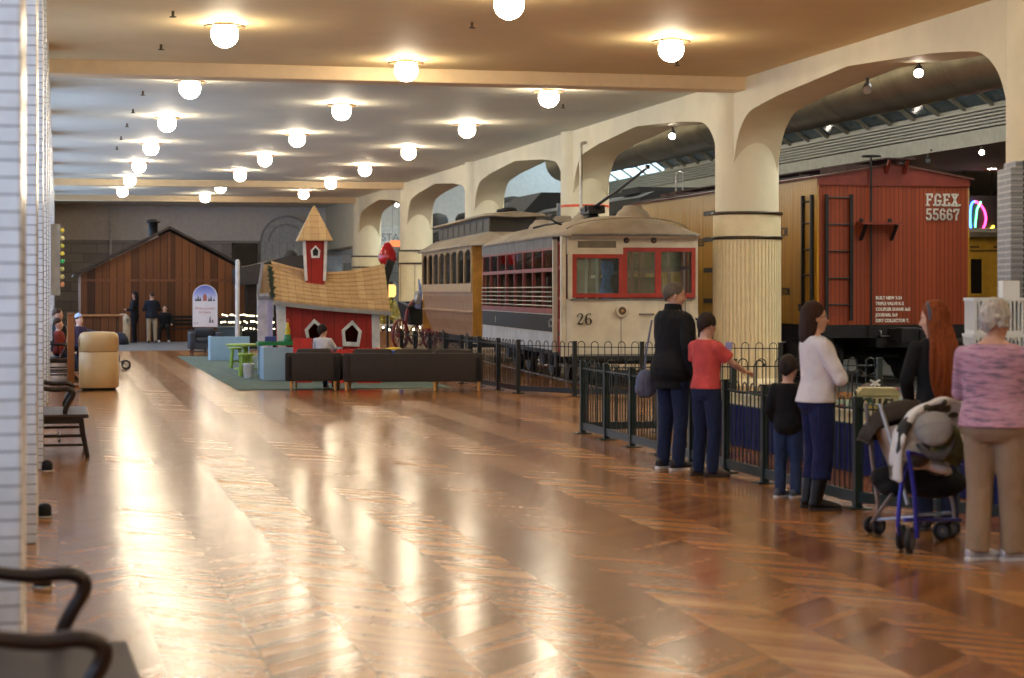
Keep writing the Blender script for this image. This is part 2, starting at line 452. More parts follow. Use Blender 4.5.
# louvred fascia and glazing over it
m_fas = M('fascia_metal', (138, 130, 112), .5, .2)
t_ = thing('trim_2', None, None, (24.0, 40, 0)); t_['kind'] = 'structure'
mb = MB()
mb.box(-.05, .05, -52, 48.2, 5.62, 6.02)
for q in range(6): mb.box(-.12, .06, -52, 48.2, 6.04+q*.092, 6.04+q*.092+.055)
mb.build('louvre_fascia', m_fas, t_)
m_glz = M('roof_glass_dim', (66, 84, 92), .15, var=.3, vs=.6, spec=.6)
m_glb = glow('skylight_bright', (190, 226, 246), 2.6)
MBg = MB()
def sl(y0, y1):  # sloped glazing from (24, 6.6) to (20.6, 8.9)
    return MB().add([(0, y0, 6.6), (0, y1, 6.6), (-3.4, y1, 8.95), (-3.4, y0, 8.95)], [(0, 1, 2, 3)])
s1 = thing('window_31', None, None, (24, 0, 0)); s1['kind'] = 'structure'
sl(-12, 76).build('pane', m_glz, s1)
mb = MB()
for q in range(54):
    y = -11+q*1.62
    mb.bar((-.02, y, 6.6), (-3.4, y, 8.97), .12, .16)
for q in range(4): mb.bar((-.85*q-.02, -12, 6.6+.58*q), (-.85*q-.02, 76, 6.6+.58*q), .1, .1)
mb.build('window_frame', m_fas, s1)
s2 = thing('window_32', None, None, (24, 0, 0)); s2['kind'] = 'structure'
sl(76, 88).build('pane', m_glb, s2)
mb = MB()
for q in range(6): y = 76.5+q*2.1; mb.bar((-.02, y, 6.58), (-3.4, y, 8.95), .08, .1)
mb.build('window_frame', m_fas, s2)
# flat roof lights over the trains: the daylight of that hall
for q in range(6):
    y = 6+q*14
    s = thing('window_%d' % (41+q), None, None, (17.3, y, 8.98)); s['kind'] = 'structure'
    MB().box(-1.6, 1.6, -4.5, 4.5, -.02, 0).build('pane', glow('rooflight', (236, 236, 228), 15.0), s)
    mb = MB()
    for k in range(5): mb.box(-1.65, 1.65, -4.5+k*2.25-.04, -4.5+k*2.25+.04, -.08, .0)
    mb.build('window_frame', m_fas, s)
# big ventilation duct
dct = thing('air_duct', 'large round sheet metal air duct running behind the arches', 'duct', (18.2, 0, 6.45))
m_duct = M('galvanised', (168, 152, 126), .34, .75, var=.2, vs=1.2, bump=.05, bs=5)
mb = MB(); mb.cyl((0, 8, 0), (0, 70, 0), .72, n=40); mb.build('pipe', m_duct, dct)
mb = MB(); mb.ell((0, 70, 0), (.72, .5, .72), nu=24, nv=12); mb.build('end_cap', m_duct, dct)
for q in range(20):
    y = 9+q*3.1
    MB().tube([(0.0, y-.04, 0), (0, y, 0), (0, y+.04, 0)], [.725, .735, .725], 40).build('seam_ring', m_duct, dct)
mb = MB(); mb.box(-.73, -.705, 8, 70, .0, .03); mb.build('lengthwise_seam', m_duct, dct)
m_rod = M('dark_steel', (52, 48, 44), .5, .6)
for q in range(7):
    mb = MB(); y = 12+q*9.0; mb.bar((-.7, y, .3), (-.7, y, 2.56), .02); mb.bar((.7, y, .3), (.7, y, 2.56), .02); mb.build('hanger', m_rod, dct)
# ------------------------------------------------------------------ globe lamps
m_globe = glow('lit_globe', (255, 235, 202), 70.0)
m_canopy = M('canopy_enamel', (214, 196, 168), .4)
m_lring = M('lamp_ring', (108, 84, 60), .35, .6)
def make_lamp():
    root = thing('ceiling_lamp', '', 'ceiling lamp', (0, 0, CEIL))
    MB().lathe([(.02, -.0), (.13, -.004), (.14, -.03), (.10, -.07), (.02, -.08)], n=24).build('canopy', m_canopy, root)
    MB().tube([V((.285*math.cos(q*2*PI/28), -.0+.285*math.sin(q*2*PI/28), -.055)) for q in range(29)], .012, 6).build('ring', m_lring, root)
    mb = MB()
    for q in range(3): a = q*2*PI/3; mb.bar((.1*math.cos(a), .1*math.sin(a), -.05), (.285*math.cos(a), .285*math.sin(a), -.055), .015)
    mb.build('ring_bracket', m_lring, root)
    pr = [(.10, -.05), (.155, -.06), (.184, -.10), (.190, -.16)]
    for k in range(1, 8):
        a = k*PI/2/7; pr.append((max(.01, .190*math.cos(a)), -.175-.18*math.sin(a)))
    MB().lathe(pr, n=20).build('globe', m_globe, root)
    return root
lamp0 = make_lamp(); first = True
ROWS = [(2.28, 28.0-7.5*4+ -.2, 'row beside the brick wall'), (5.53, 24.1-7.5*3, 'middle row'), (8.9, 28.0-7.5*4, 'row beside the arches')]
for ri, (x, y0, rn) in enumerate(ROWS):
    seen = 0
    for k in range(11):
        y = y0+7.48*k
        if y > 77 or y < -3: continue
        o = lamp0 if first else copy_tree(lamp0); first = False
        o.location = (x, y, CEIL)
        vis = y > (26 if ri != 1 else 23)
        if vis: seen += 1; o['label'] = 'white globe ceiling lamp, %s one from the camera, %s' % (ORD[seen-1], rn)
        else: o['label'] = 'white globe ceiling lamp overhead above the photo frame, %s, %s' % (rn, ORD[k])
        o['group'] = 'globe ceiling lamps'
# sprinkler heads
m_spr = M('sprinkler_bronze', (84, 66, 44), .4, .6)
def make_spr():
    o = MB().cyl((0, 0, 0), (0, 0, -.07), .02, n=8).lathe([(.05, -.075), (.05, -.085), (.01, -.09)], n=10).build('ceiling_sprinkler', m_spr)
    o.location = (0, 0, CEIL); return o
sp0 = None
sprk = [(173, 14), (161, 47), (472, 25), (677, 63), (563, 106), (143, 93), (133, 111), (127, 125), (121, 138), (117, 148)]
for i, (px, py) in enumerate(sprk):
    if sp0 is None: o = sp0 = make_spr()
    else: o = sp0.copy(); col.objects.link(o)
    p = pd(px, py, F*(CEIL-.04-CH)/(291-py)); o.location = (p.x, p.y, CEIL)
    tag(o, 'small bronze sprinkler head on the ceiling, %s counting away from the camera' % ORD[i], 'sprinkler', 'ceiling sprinkler heads')
# ------------------------------------------------------------------ spotlights on the arches and the far track
m_spot = M('spot_housing', (60, 56, 52), .5, .3)
m_spoton = glow('spot_lens', (255, 240, 220), 40)
m_spotoff = M('spot_lens_off', (150, 150, 150), .2, .4)
tr = thing('lighting_track', 'long track for spotlights under the louvred fascia', 'lighting track', (23.9, 55, 5.58))
MB().box(-.03, .03, -14, 14, 0, .04).build('rail', m_fas, tr)
for yy in (-12, -4, 4, 12): MB().cyl((0, yy, .04), (0, yy, .1), .03).build('hanger', m_rod, tr)
def spot(loc, lit, label, grp, aim=(-.35, -.75, -.45)):
    r = thing('spotlight', label, 'spotlight', loc, group=grp)
    a = V(aim).normalized()
    MB().cyl((0, 0, 0), (0, 0, -.12), .022).build('stem', m_spot, r)
    c = V((0, 0, -.16)); mb = MB(); mb.tube([c-a*.12, c-a*.08, c+a*.08], [.04, .065, .075], 14); mb.build('housing', m_spot, r)
    MB().cyl(c+a*.081, c+a*.09, .068, n=14).build('lens', m_spoton if lit else m_spotoff, r)
spot((12.5, 27.1, 5.14), 1, 'lit spotlight under the crown of the nearest whole arch', 'arch spotlights')
spot((12.5, 29.0, 5.08), 0, 'unlit silver spotlight under the nearest whole arch', 'arch spotlights')
spot((12.4, 38.8, 5.1), 1, 'small lit spotlight under the second arch above the trolley', 'arch spotlights')
spot((12.4, 72.6, 5.12), 1, 'small lit spotlight under the far arch above the red balloon shape', 'arch spotlights')
for yy, lit, lb in ((61.5, 1, 'lit spotlight on the track beyond the reefer roof, beside the near column'), (54.6, 1, 'lit spotlight on the track just above the middle of the reefer roof'),
                    (55.6, 0, 'unlit spotlight on the track beside the lit one over the reefer roof'), (53.0, 0, 'unlit spotlight on the track over the reefer running board'),
                    (51.2, 0, 'unlit spotlight on the track above the reefer lettering'), (47.9, 1, 'bright lit spotlight on the track above the grey tower')):
    spot((23.9, yy, 5.57), lit, lb, 'track spotlights')

# recessed downlights beyond the boxcar: the first real, the rest added to brighten there
m_dl = glow('downlight_lens', (255, 236, 206), 170)
dl0 = None
for i, (x, y) in enumerate(((29.3, 58.0), (27.0, 50.0), (33.0, 50.0), (27.0, 66.0), (34.0, 66.0), (27, 40), (33, 40))):
    if dl0 is None:
        o = dl0 = thing('downlight', '', 'downlight', (0, 0, 0)); MB().lathe([(.16, 0), (.17, -.02), (.15, -.03)], n=18).build('trim_ring', m_fas, o); MB().lathe([(.14, -.028), (.13, -.034), (.01, -.036)], n=18).build('lens', m_dl, o)
    else: o = copy_tree(dl0)
    o.location = (x, y, 5.66); o['label'] = 'round lit downlight in the low ceiling, real over the coach, elsewhere added fill'; o['group'] = 'low ceiling downlights'
# ================================================================== TROLLEY
m_cream = M('trolley_cream', (204, 196, 172), .5, var=.10, vs=3, bump=.05, bs=12)
m_greyw = M('trolley_grey_white', (188, 190, 190), .55, var=.12, vs=3)
m_redf = M('trolley_red_wood', (158, 44, 28), .45, var=.12)
m_redd = M('trolley_faded_red', (140, 66, 58), .55, var=.15)
m_roof = M('dusty_canvas', (158, 144, 124), .85, var=.16, vs=2.2, bump=.25, bs=9)
m_blk = M('black_paint', (28, 27, 27), .55, var=.15, spec=.25)
m_iron = M('black_iron', (30, 28, 27), .5, .3, var=.2, bump=.1, bs=30)
m_letb = M('weathered_board', (116, 112, 106), .7, var=.2, vs=4)
m_glass = glass('car_glass')
m_inwood = M('interior_wood', (92, 68, 46), .6, var=.2)
m_brass = M('brass', (190, 150, 80), .3, .8)
m_steel = M('bare_steel', (150, 146, 140), .35, .7, var=.2)
m_gold = M('gilt_paint', (188, 182, 164), .5)
m_num = M('number_black', (36, 34, 34), .5)
TR = R(-3.5)
tro = thing('trolley_car', 'cream old electric trolley car numbered 26 with red window frames and pole on roof', 'trolley car', (9.97, 33.6, .037), TR)
TL = 9.5; w = 1.21
def fxz(a, b, d): return (a, d, b)          # front-facing profile
# front dash and side panels
mb = MB()
pl = [(-w, .16), (-w+.04, .06), (-w+.14, .0), (0, -.03), (w-.14, .0), (w-.04, .06), (w, .16)]
mb.loft([[V((x, y, z)) for x, y in pl] + [V((x*.97, y+.05, z)) for x, y in pl[::-1]] for z in (.5, 1.52)], 0, False)
mb.build('dash_panel', m_cream, tro)
mb = MB()
mb.box(-.2, -.192, -.036, .0, .52, 1.22); mb.box(.98, .99, -.03, .02, .52, 1.5); mb.box(-w+.1, w-.1, -.04, .0, 1.49, 1.525); mb.box(-w+.1, w-.1, -.035, 0, .5, .54)
mb.build('dash_moulding', m_letb, tro)
for sx in (-1, 1):
    n = 'side'
    mb = MB(); mb.box(sx*w-.03, sx*w+.03, .98, TL, .58, .90); mb.build('skirt_panel', m_greyw, tro)
    sp = MB().box(sx*w-.035, sx*w+.035, 1.02, TL, .90, 1.25).build('letter_panel', m_blk, tro)
    mb = MB()
    for zz in (.905, 1.235):
        mb.box(sx*(w+.034)-.006, sx*(w+.034)+.006, 1.02, TL, zz-.008, zz+.008)
    mb.build('pin_stripe', m_gold, sp)
    mb = MB(); mb.box(sx*w-.05, sx*w+.05, .98, TL, 1.25, 1.34); mb.build('sill_rail', m_redd, tro)
    mb = MB(); mb.box(sx*w-.04, sx*w+.04, .98, TL, 2.46, 2.70)
    mb.build('letterboard', m_letb, tro)
    for q in range(9):
        y = 1.02+q*(TL-1.06)/8
        MB().box(sx*w-.03, sx*w+.03, y-.028, y+.028, 1.3, 2.5).build('window_post', m_redd, tro)
    mb = MB(); mb.box(sx*w-.03, sx*w+.03, 1.0, TL, 2.02, 2.09); mb.box(sx*w-.03, sx*w+.03, 1.0, TL, 2.42, 2.47); mb.build('window_rail', m_redd, tro)
    for q in range(5):
        z = 1.39+q*.085
        MB().tube([(sx*(w+.045), 1.0, z), (sx*(w+.045), TL, z)], .013, 6).build('guard_bar', m_steel, tro)
    mb = MB(); mb.box(sx*w-.006, sx*w+.006, 1.0, TL, 2.05, 2.46); mb.build('window_pane', m_glass, tro)
    # open platform doorway behind the dash
    mb = MB(); mb.box(sx*w-.04, sx*w+.04, .90, .99, .55, 2.6); mb.build('door_post', m_cream, tro)
    mb = MB()
    for q in range(3): mb.box(sx*(w-.06)-.02, sx*(w-.06)+.02, .22+q*.3, .27+q*.3, .55, 2.55)
    for zz in (.6, 1.1, 1.5, 2.05, 2.5): mb.box(sx*(w-.06)-.018, sx*(w-.06)+.018, .2, .9, zz, zz+.06)
    mb.box(sx*(w-.06)-.012, sx*(w-.06)+.012, .22, .9, .58, 1.12)
    mb.build('platform_gate', m_redf, tro)
    MB().box(sx*w-.05, sx*w+.03, .06, .20, .5, 2.66).build('corner_post', m_cream, tro)
# lettering faint on the black panel
text('5', .17, m_gold, 'lettering', tro, (-w-.04, 1.35, 1.0), (PI/2, 0, -PI/2), bold=.002)
text('5', .17, m_gold, 'lettering', tro, (-w-.04, 7.6, 1.0), (PI/2, 0, -PI/2), bold=.002)
for z in (1.12, 1.0): text('CENTS', .06, m_gold, 'lettering', tro, (-w-.04, 1.22, z), (PI/2, 0, -PI/2))
# front windows: low one on the near side, taller pair beyond
def frame_window(x0, x1, z0, z1, mullions, name='window_frame'):
    f = MB(); bw = .075
    f.box(x0, x1, -.045, .03, z0, z0+bw); f.box(x0, x1, -.045, .03, z1-bw, z1)
    f.box(x0, x0+bw, -.046, .03, z0, z1); f.box(x1-bw, x1, -.046, .03, z0, z1)
    for mx in mullions: f.box(mx-.055, mx+.055, -.046, .03, z0, z1)
    fo = f.build(name, m_redf, tro, bevel=.006)
    MB().box(x0+.03, x1-.03, -.012, -.004, z0+.03, z1-.03).build('window_pane', m_glass, fo)
frame_window(-1.08, -.16, 1.545, 2.32, [])
frame_window(-.16, 1.17, 1.545, 2.44, [.48])
mb = MB(); mb.box(-w+.06, -1.08, -.03, .05, 1.52, 2.34); mb.box(1.17, w-.03, -.03, .05, 1.52, 2.45)
mb.box(-w+.04, -.16, -.035, .05, 2.32, 2.66); mb.box(-.17, w-.04, -.035, .05, 2.44, 2.66)
mb.build('front_header', m_cream, tro)
db = MB(); db.ring_prism([(-1.02, 2.40), (-.26, 2.40), (-.26, 2.58), (-1.02, 2.58)], [(-.99, 2.43), (-.29, 2.43), (-.29, 2.55), (-.99, 2.55)], fxz, -.06, -.03)
dbo = db.build('destination_frame', m_cream, tro)
MB().box(-.99, -.29, -.045, -.04, 2.43, 2.55).build('destination_blind', M('old_blind', (112, 102, 84), .3, var=.2), dbo)
for x in (-.1, .40):
    l = MB().tube([(x, -.03, 2.565), (x, -.07, 2.565)], [.055, .045], 14).build('marker_lamp', m_iron, tro)
    MB().ell((x, -.07, 2.565), (.035, .02, .035)).build('lens', M('lamp_lens', (110, 90, 80), .1), l)
hl = MB().tube([(-.19, -.03, 1.31), (-.19, -.10, 1.31), (-.19, -.11, 1.31)], [.115, .115, .10], 24).build('headlight', m_cream, tro)
MB().tube([(-.19, -.105, 1.31), (-.19, -.118, 1.31)], [.075, .07], 20).build('lens', M('headlight_lens', (96, 80, 62), .25), hl)
MB().ell((-.19, -.12, 1.31), (.02, .012, .02)).build('boss', m_brass, hl)
MB().tube([(.14, -.035, 1.25), (.16, -.075, 1.25), (.38, -.075, 1.25), (.40, -.035, 1.25)], .017, 6).build('grab_handle', m_letb, tro)
def numerals(x):
    """26 drawn in stressed strokes: 2 then 6"""
    mb = MB(); z0 = 1.065; s = .20
    def stroke(pts, ws):
        pts = [V((x+px*s, -.036, z0+pz*s)) for px, pz in pts]
        mb.tube(pts, [(.012, a*s) for a in ws], 8, lat=(0, 1, 0))
    stroke([(.08, .68), (.06, .78), (.14, .93), (.3, 1.0), (.46, .93), (.52, .76), (.44, .55), (.26, .32), (.08, .1)], [.07, .05, .035, .035, .06, .09, .08, .05, .04])
    stroke([(.06, .06), (.2, .12), (.38, .05), (.5, .06), (.57, .22)], [.03, .075, .08, .06, .03])
    ox = .78
    stroke([(ox+.47, .84), (ox+.42, .97), (ox+.3, 1.0), (ox+.12, .86), (ox+.04, .55), (ox+.06, .22), (ox+.18, .03), (ox+.3, .0), (ox+.46, .1), (ox+.52, .3), (ox+.44, .5), (ox+.3, .57), (ox+.16, .5), (ox+.09, .36)],
           [.06, .05, .03, .06, .09, .09, .05, .03, .06, .09, .06, .03, .04, .03])
    mb.build('number_lettering', m_num, tro)
numerals(-1.0); numerals(.78)
# roof with domed hood
def roof_ring(y, hw, ze, zc, n=16):
    pts = []
    for k in range(n+1):
        a = -1+2*k/n
        pts.append(V((hw*a, y, ze+(zc-ze)*(1-abs(a)**2.3))))
    return pts + [V((hw, y, ze-.05)), V((-hw, y, ze-.05))]
rr = [(-.20, 1.12, 2.66, 2.70), (-.17, 1.2, 2.67, 2.78), (-.06, 1.255, 2.68, 2.88), (.2, 1.27, 2.69, 2.96), (.6, 1.275, 2.69, 3.02), (1.1, 1.28, 2.70, 3.05), (TL-1, 1.28, 2.70, 3.05), (TL-.4, 1.27, 2.69, 3.0), (TL, 1.22, 2.68, 2.86), (TL+.12, 1.15, 2.66, 2.72)]
ro = MB().loft([roof_ring(*r) for r in rr]).build('roof', m_roof, tro)
# raised hood seam and rain strip
arc = [V((1.14*math.sin(a), .02+.62*(1-math.cos(a*.9))-.1, 2.73+.24*math.cos(a*1.0)**1.0)) for a in [R(-78)+R(156)*k/20 for k in range(21)]]
MB().tube(arc, .014, 5).build('hood_seam', m_roof, ro)
MB().tube([(-1.13, -.2, 2.655), (-.6, -.225, 2.665), (.6, -.225, 2.665), (1.13, -.2, 2.655)], .022, 6).build('rain_strip', m_letb, ro)
for (x, y) in ((.3, 1.2), (0, 3.9), (0, 6.4), (0, 8.8)):
    MB().lathe([(.33, 2.98), (.31, 3.06), (.27, 3.13), (.19, 3.19), (.17, 3.235), (.05, 3.25)], (x, y, 0), 22).build('roof_vent', m_roof, tro)
# cable draped over the roof
cab = [V((-.95+.4*math.sin(k*.5), 4.6-k*.42+.12*math.sin(k*2.1), 2.93+.06*math.sin(k*.9)+.006*k)) for k in range(11)]
MB().tube(cat_rom(cab, 4), .022, 6).build('roof_cable', m_iron, tro)
tb = MB(); tb.lathe([(.22, 3.02), (.2, 3.08), (.1, 3.12), (.1, 3.2)], (0, 3.3, 0), 14); tb.box(-.16, .16, 2.95, 3.75, 3.17, 3.23)
for q in (-.12, .12): tb.tube([(q, 3.0, 3.27), (q, 3.8, 3.27)], .045, 8)
tb.box(-.2, .2, 3.15, 3.25, 3.2, 3.33)
tbo = tb.build('pole_base', m_iron, tro)
MB().tube([(0, 3.45, 3.27), (.1, 1.2, 3.58), (.2, -.35, 3.84)], [.035, .03, .024], 8).build('trolley_pole', m_iron, tro)
MB().box(.17, .23, -.45, -.34, 3.82, 3.89).build('pole_shoe', m_iron, tro)
# inside
mb = MB(); mb.box(-w+.04, w-.04, .2, TL, .86, .92); mb.build('car_floor', m_inwood, tro)
mb = MB(); mb.box(-w+.05, w-.05, TL-.06, TL, .5, 2.66); mb.build('rear_bulkhead', m_inwood, tro)
for x in (-.72, .72):
    for q in range(6):
        y = 1.7+q*1.25
        s = MB(); s.box(x-.4, x+.4, y, y+.45, 1.22, 1.32); s.obox((x, y+.5, 1.62), (.8, .06, .62), Matrix.Rotation(R(-8), 3, 'X')); s.box(x-.34, x-.28, y+.05, y+.4, .92, 1.22); s.box(x+.28, x+.34, y+.05, y+.4, .92, 1.22)
        s.build('bench_seat', m_inwood, tro, bevel=.01)
for x in (-.85, -.62, -.42, .1, .24, .38):
    MB().tube([(x, .98, .92), (x, .98, 2.66)], .028, 8).build('stanchion', m_redd if x > 0 else m_gold, tro)
mb = MB(); mb.box(-1.16, -.95, .95, 1.0, .92, 2.66); mb.box(.55, 1.16, .95, 1.0, .92, 1.6); mb.box(-1.16, 1.16, .95, 1.0, 2.45, 2.66); mb.build('inner_bulkhead', m_inwood, tro)
cl = []
for k in range(9):
    z = 2.2-k*.095
    cl.append([V((-.36+.1*math.cos(a)*(1+.25*math.sin(k*1.3))+.02*math.sin(k), .42+.05*math.sin(a), z)) for a in [q*2*PI/12 for q in range(12)]])
MB().loft(cl).build('hanging_blue_shape', M('pale_blue_tone', (120, 156, 214), .8, var=.3, vs=14), tro)  # pale blue folded shape hung behind the left front window
# below the floor
un = MB(); un.box(-1.0, 1.0, .3, TL-.2, .46, .62); un.build('underframe', m_iron, tro)
bp = MB(); bp.tube([(-1.12, .02, .44), (-.7, -.12, .44), (0, -.16, .44), (.7, -.12, .44), (1.12, .02, .44)], [(.05, .07)]*5, 8); bp.build('bumper', m_blk, tro)
fd = MB(); fd.box(-.5, 1.0, -.36, -.28, .27, .37); fd.build('fender_board', M('fender_wood', (190, 176, 140), .6, var=.2), tro)
for x in (-.4, .3, .9): MB().bar((x, -.3, .33), (x, .1, .5), .03).build('fender_bracket', m_iron, tro)
for yc in (2.7, TL-2.7):
    tk = MB()
    for sx in (-1, 1):
        tk.box(sx*.92-.05, sx*.92+.05, yc-1.1, yc+1.1, .36, .48)
        for dy in (-.75, .75):
            tk.box(sx*.92-.09, sx*.92+.09, yc+dy-.16, yc+dy+.16, .24, .56)
            tk.tube([(sx*.98, yc+dy*.45, .26), (sx*.98, yc+dy*.45, .46)], .07, 10)
    tko = tk.build('truck_frame', m_iron, tro)
    for dy in (-.75, .75):
        for sx in (-1, 1):
            MB().tube([(sx*.66, yc+dy, .34), (sx*.72, yc+dy, .34), (sx*.74, yc+dy, .34), (sx*.80, yc+dy, .34)], [.36, .36, .33, .33], 28).build('wheel', m_iron, tko)
        MB().tube([(-.75, yc+dy, .34), (.75, yc+dy, .34)], .06, 10).build('axle', m_iron, tko)
mb = MB(); mb.box(-1.15, -.75, .25, .85, .30, .35); mb.bar((-1.1, .5, .33), (-1.15, .5, .6), .04); mb.build('boarding_step', m_letb, tro)
# rails under trolley and the car behind it
for x in (-.72, .72):
    a = Matrix.Rotation(TR, 3, 'Z') @ V((x, 0, 0)) + V((9.97, 33.6, 0)); dr = Matrix.Rotation(TR, 3, 'Z') @ V((0, 1, 0))
    rb = MB().bar(a-dr*.8+V((0, 0, -.01)), a+dr*21.5+V((0, 0, -.01)), .06, .05).build('track_rail', m_steel)
    tag(rb, 'steel rail in the floor under the %s side of the trolley car' % ('hall' if x < 0 else 'arcade'), 'rail', 'trolley rails')
# ================================================================== BROWN CAR BEHIND THE TROLLEY
m_bro = M('faded_brown_paint', (150, 112, 78), .55, var=.12, vs=3)
m_brl = M('light_brown_trim', (176, 146, 104), .55, var=.12)
m_och = M('ochre_end', (176, 124, 44), .5, var=.15)
m_dkg = M('clerestory_dark', (60, 56, 50), .4)
bc = thing('streetcar', 'brown wooden horse car with arched windows standing behind the trolley car', 'streetcar', (9.45, 44.9, .018), TR)
L2, W2 = 9.6, 2.0
mb = MB()
side = [(0, 1.66), (0, 1.55), (.03, 1.40), (.05, 1.22), (-.03, 1.19), (-.03, 1.16), (.05, 1.14), (.10, .95), (.22, .70), (.26, .56), (.5, .56), (.5, 1.66)]
def lower(sgn, x0): return lambda a, b, d: (x0+sgn*a, d, b)
mb.prism(side, lower(1, 0), 0, L2); mb.build('side_panel', m_bro, bc)
mb = MB(); mb.prism(side, lower(-1, W2), 0, L2); mb.build('side_panel', m_bro, bc)
for sx, x in ((1, 0), (-1, W2)):
    mb = MB(); mb.box(x-.04, x+.04, 0, L2, 1.66, 1.86); mb.build('sill_rail', m_brl, bc)
    mb = MB(); mb.box(x-.03, x+.03, 0, L2, 2.70, 2.80); mb.build('top_rail', m_brl, bc)
    n = 8
    for q in range(n+1):
        y = .05+q*(L2-.1)/n
        MB().box(x-.035, x+.035, y-.04, y+.04, 1.86, 2.7).build('window_post', m_brl, bc)
    for q in range(n):
        y0 = .09+q*(L2-.1)/n; y1 = y0+(L2-.1)/n-.08
        yc = (y0+y1)/2; hw = (y1-y0)/2
        arch = [(yc-hw, 2.72), (yc-hw, 2.52)] + [(yc-hw*math.cos(PI*k/10), 2.52+.15*math.sin(PI*k/10)) for k in range(1, 10)] + [(yc+hw, 2.52), (yc+hw, 2.72)]
        MB().prism(arch, lambda a, b, d: (d, a, b), x-.02, x+.02).build('arch_spandrel', m_brl, bc)
        MB().box(x-.005, x+.005, y0, y1, 1.86, 2.7).build('window_pane', m_glass, bc)
        if q % 2 == 0:
            cur = MB(); cur.loft([[V((x+.06*sx+.015*math.sin(k*2.2+j), y0+.1+k*.07, 1.9+.64*j)) for k in range(8)] for j in range(2)], 0, True, False, False); cur.build('curtain', M('faded_curtain', (120, 128, 138), .8, var=.2), bc)
mb = MB(); mb.box(0, W2, -.04, .04, .62, 2.8); mb.build('front_end', m_och, bc)
mb = MB(); mb.box(0, W2, L2-.04, L2+.04, .62, 2.8); mb.build('rear_end', m_och, bc)
mb = MB(); mb.box(.1, W2-.1, .1, L2-.1, .95, 1.0); mb.box(W2/2-.05, W2/2+.05, .2, L2-.2, 1.0, 1.9); mb.build('car_floor', m_inwood, bc)
# eave roof and clerestory deck
cx = W2/2
def er(y, o=0): return [V((cx-1.14, y, 2.78)), V((cx-.62, y, 3.07)), V((cx+.62, y, 3.07)), V((cx+1.14, y, 2.78)), V((cx+1.14, y, 2.74)), V((cx-1.14, y, 2.74))]
MB().loft([[V((cx, -.7, 2.78))+(p-V((cx, 0, 2.78)))*.55-V((0, p.y*0, 0)) for p in er(0)], er(-.1), er(L2+.1), [V((cx, L2+.7, 2.78))+(p-V((cx, L2, 2.78)))*.55 for p in er(L2)]], 0, False).build('lower_roof', m_roof, bc)
ck = MB(); ck.box(cx-.56, cx+.56, .3, L2-.3, 3.03, 3.44); cko = ck.build('clerestory', m_dkg, bc)
for sx in (-1, 1):
    for q in range(9):
        y = .6+q*(L2-1.2)/8
        MB().box(cx+sx*.56-.02, cx+sx*.56+.02, y-.42, y+.36, 3.11, 3.39).build('clerestory_pane', M('clerestory_glass', (120, 116, 104), .15, var=.3), cko)
def dr_(y, k=1): return [V((cx-.78*k, y, 3.44)), V((cx-.7*k, y, 3.50)), V((cx, y, 3.44+.12*k)), V((cx+.7*k, y, 3.50)), V((cx+.78*k, y, 3.44)), V((cx, y, 3.41))]
MB().loft([dr_(-.35, .75), dr_(0), dr_(L2), dr_(L2+.35, .75)], 0, False).build('deck_roof', m_roof, bc)
for y in (.8, 1.5): MB().lathe([(.14, 3.50), (.14, 3.58), (.2, 3.60), (.18, 3.66), (.05, 3.68)], (cx, y, 0), 12).build('roof_lamp', m_iron, bc)
mb = MB(); mb.box(.35, W2-.35, 1.2, L2-1.2, .42, .6); mb.build('underframe', m_iron, bc)
for y in (2.6, L2-2.6):
    for x in (.28, W2-.28): MB().tube([(x-.05, y, .33), (x+.05, y, .33)], .33, 20).build('wheel', m_iron, bc)
    MB().tube([(.3, y, .33), (W2-.3, y, .33)], .05, 8).build('axle', m_iron, bc)
# ================================================================== REFRIGERATOR CAR
RX, RY, RL, RW = 14.97, 33.5, 12.2, 1.465
m_ror = planks('reefer_red_boards', (124, 50, 21), (152, 66, 28), .083, 0, .5, .07, .4)
def yellow_boards():
    t = NT('reefer_yellow_boards'); x = t.xyz(); u = t.math('DIVIDE', x[1], .083); idn = t.white(t.math('FLOOR', u)); fr = t.math('FRACT', u)
    st = t.noise(1, 5, t.scaled(1, 14, .9)); m = t.math('ADD', t.math('MULTIPLY', idn, .35), t.math('MULTIPLY', st, .65))
    ye = t.ramp(m, [(.2, lin((156, 108, 18))), (.8, lin((204, 152, 30)))])
    worn = lin((188, 158, 108))
    hz = t.math('MULTIPLY', t.math('SUBTRACT', x[2], 2.3), .55)
    wf = t.math('SUBTRACT', t.math('ADD', hz, t.math('MULTIPLY', st, 1.0)), .72)
    wf = t.math('MULTIPLY', wf, 2.2); wf = t.math('MINIMUM', t.math('MAXIMUM', wf, 0), 1)
    g = t.math('LESS_THAN', t.math('MINIMUM', fr, t.math('SUBTRACT', 1, fr)), .07)
    t.set(**{'Base Color': t.mix(t.math('MULTIPLY', g, .6), t.mix(wf, ye, worn), lin((70, 48, 16))), 'Roughness': .55})
    t.bump(t.math('SUBTRACT', 1.0, g), .3, .005)
    return t.m
m_yel = yellow_boards()
m_redt = M('reefer_red_trim', (120, 42, 24), .5, var=.12)
m_wht = M('lettering_white', (226, 220, 206), .6)
rf = thing('refrigerator_car', 'wooden reefer boxcar with yellow sides and red end lettered F.G.E.X 55667', 'boxcar', (RX, RY, .042))
mb = MB(); e = [(-RW, 1.04), (RW, 1.04), (RW, 3.72), (0, 3.95), (-RW, 3.72)]
mb.prism(e, fxz, 0, .07); mb.build('end_wall', m_ror, rf)
mb = MB(); mb.prism(e, fxz, RL-.07, RL); mb.build('end_wall', m_ror, rf)
for sx in (-1, 1): MB().box(sx*RW-.04, sx*RW+.04, .02, RL-.02, 1.04, 3.72).build('side_wall', m_yel, rf)
mb = MB()
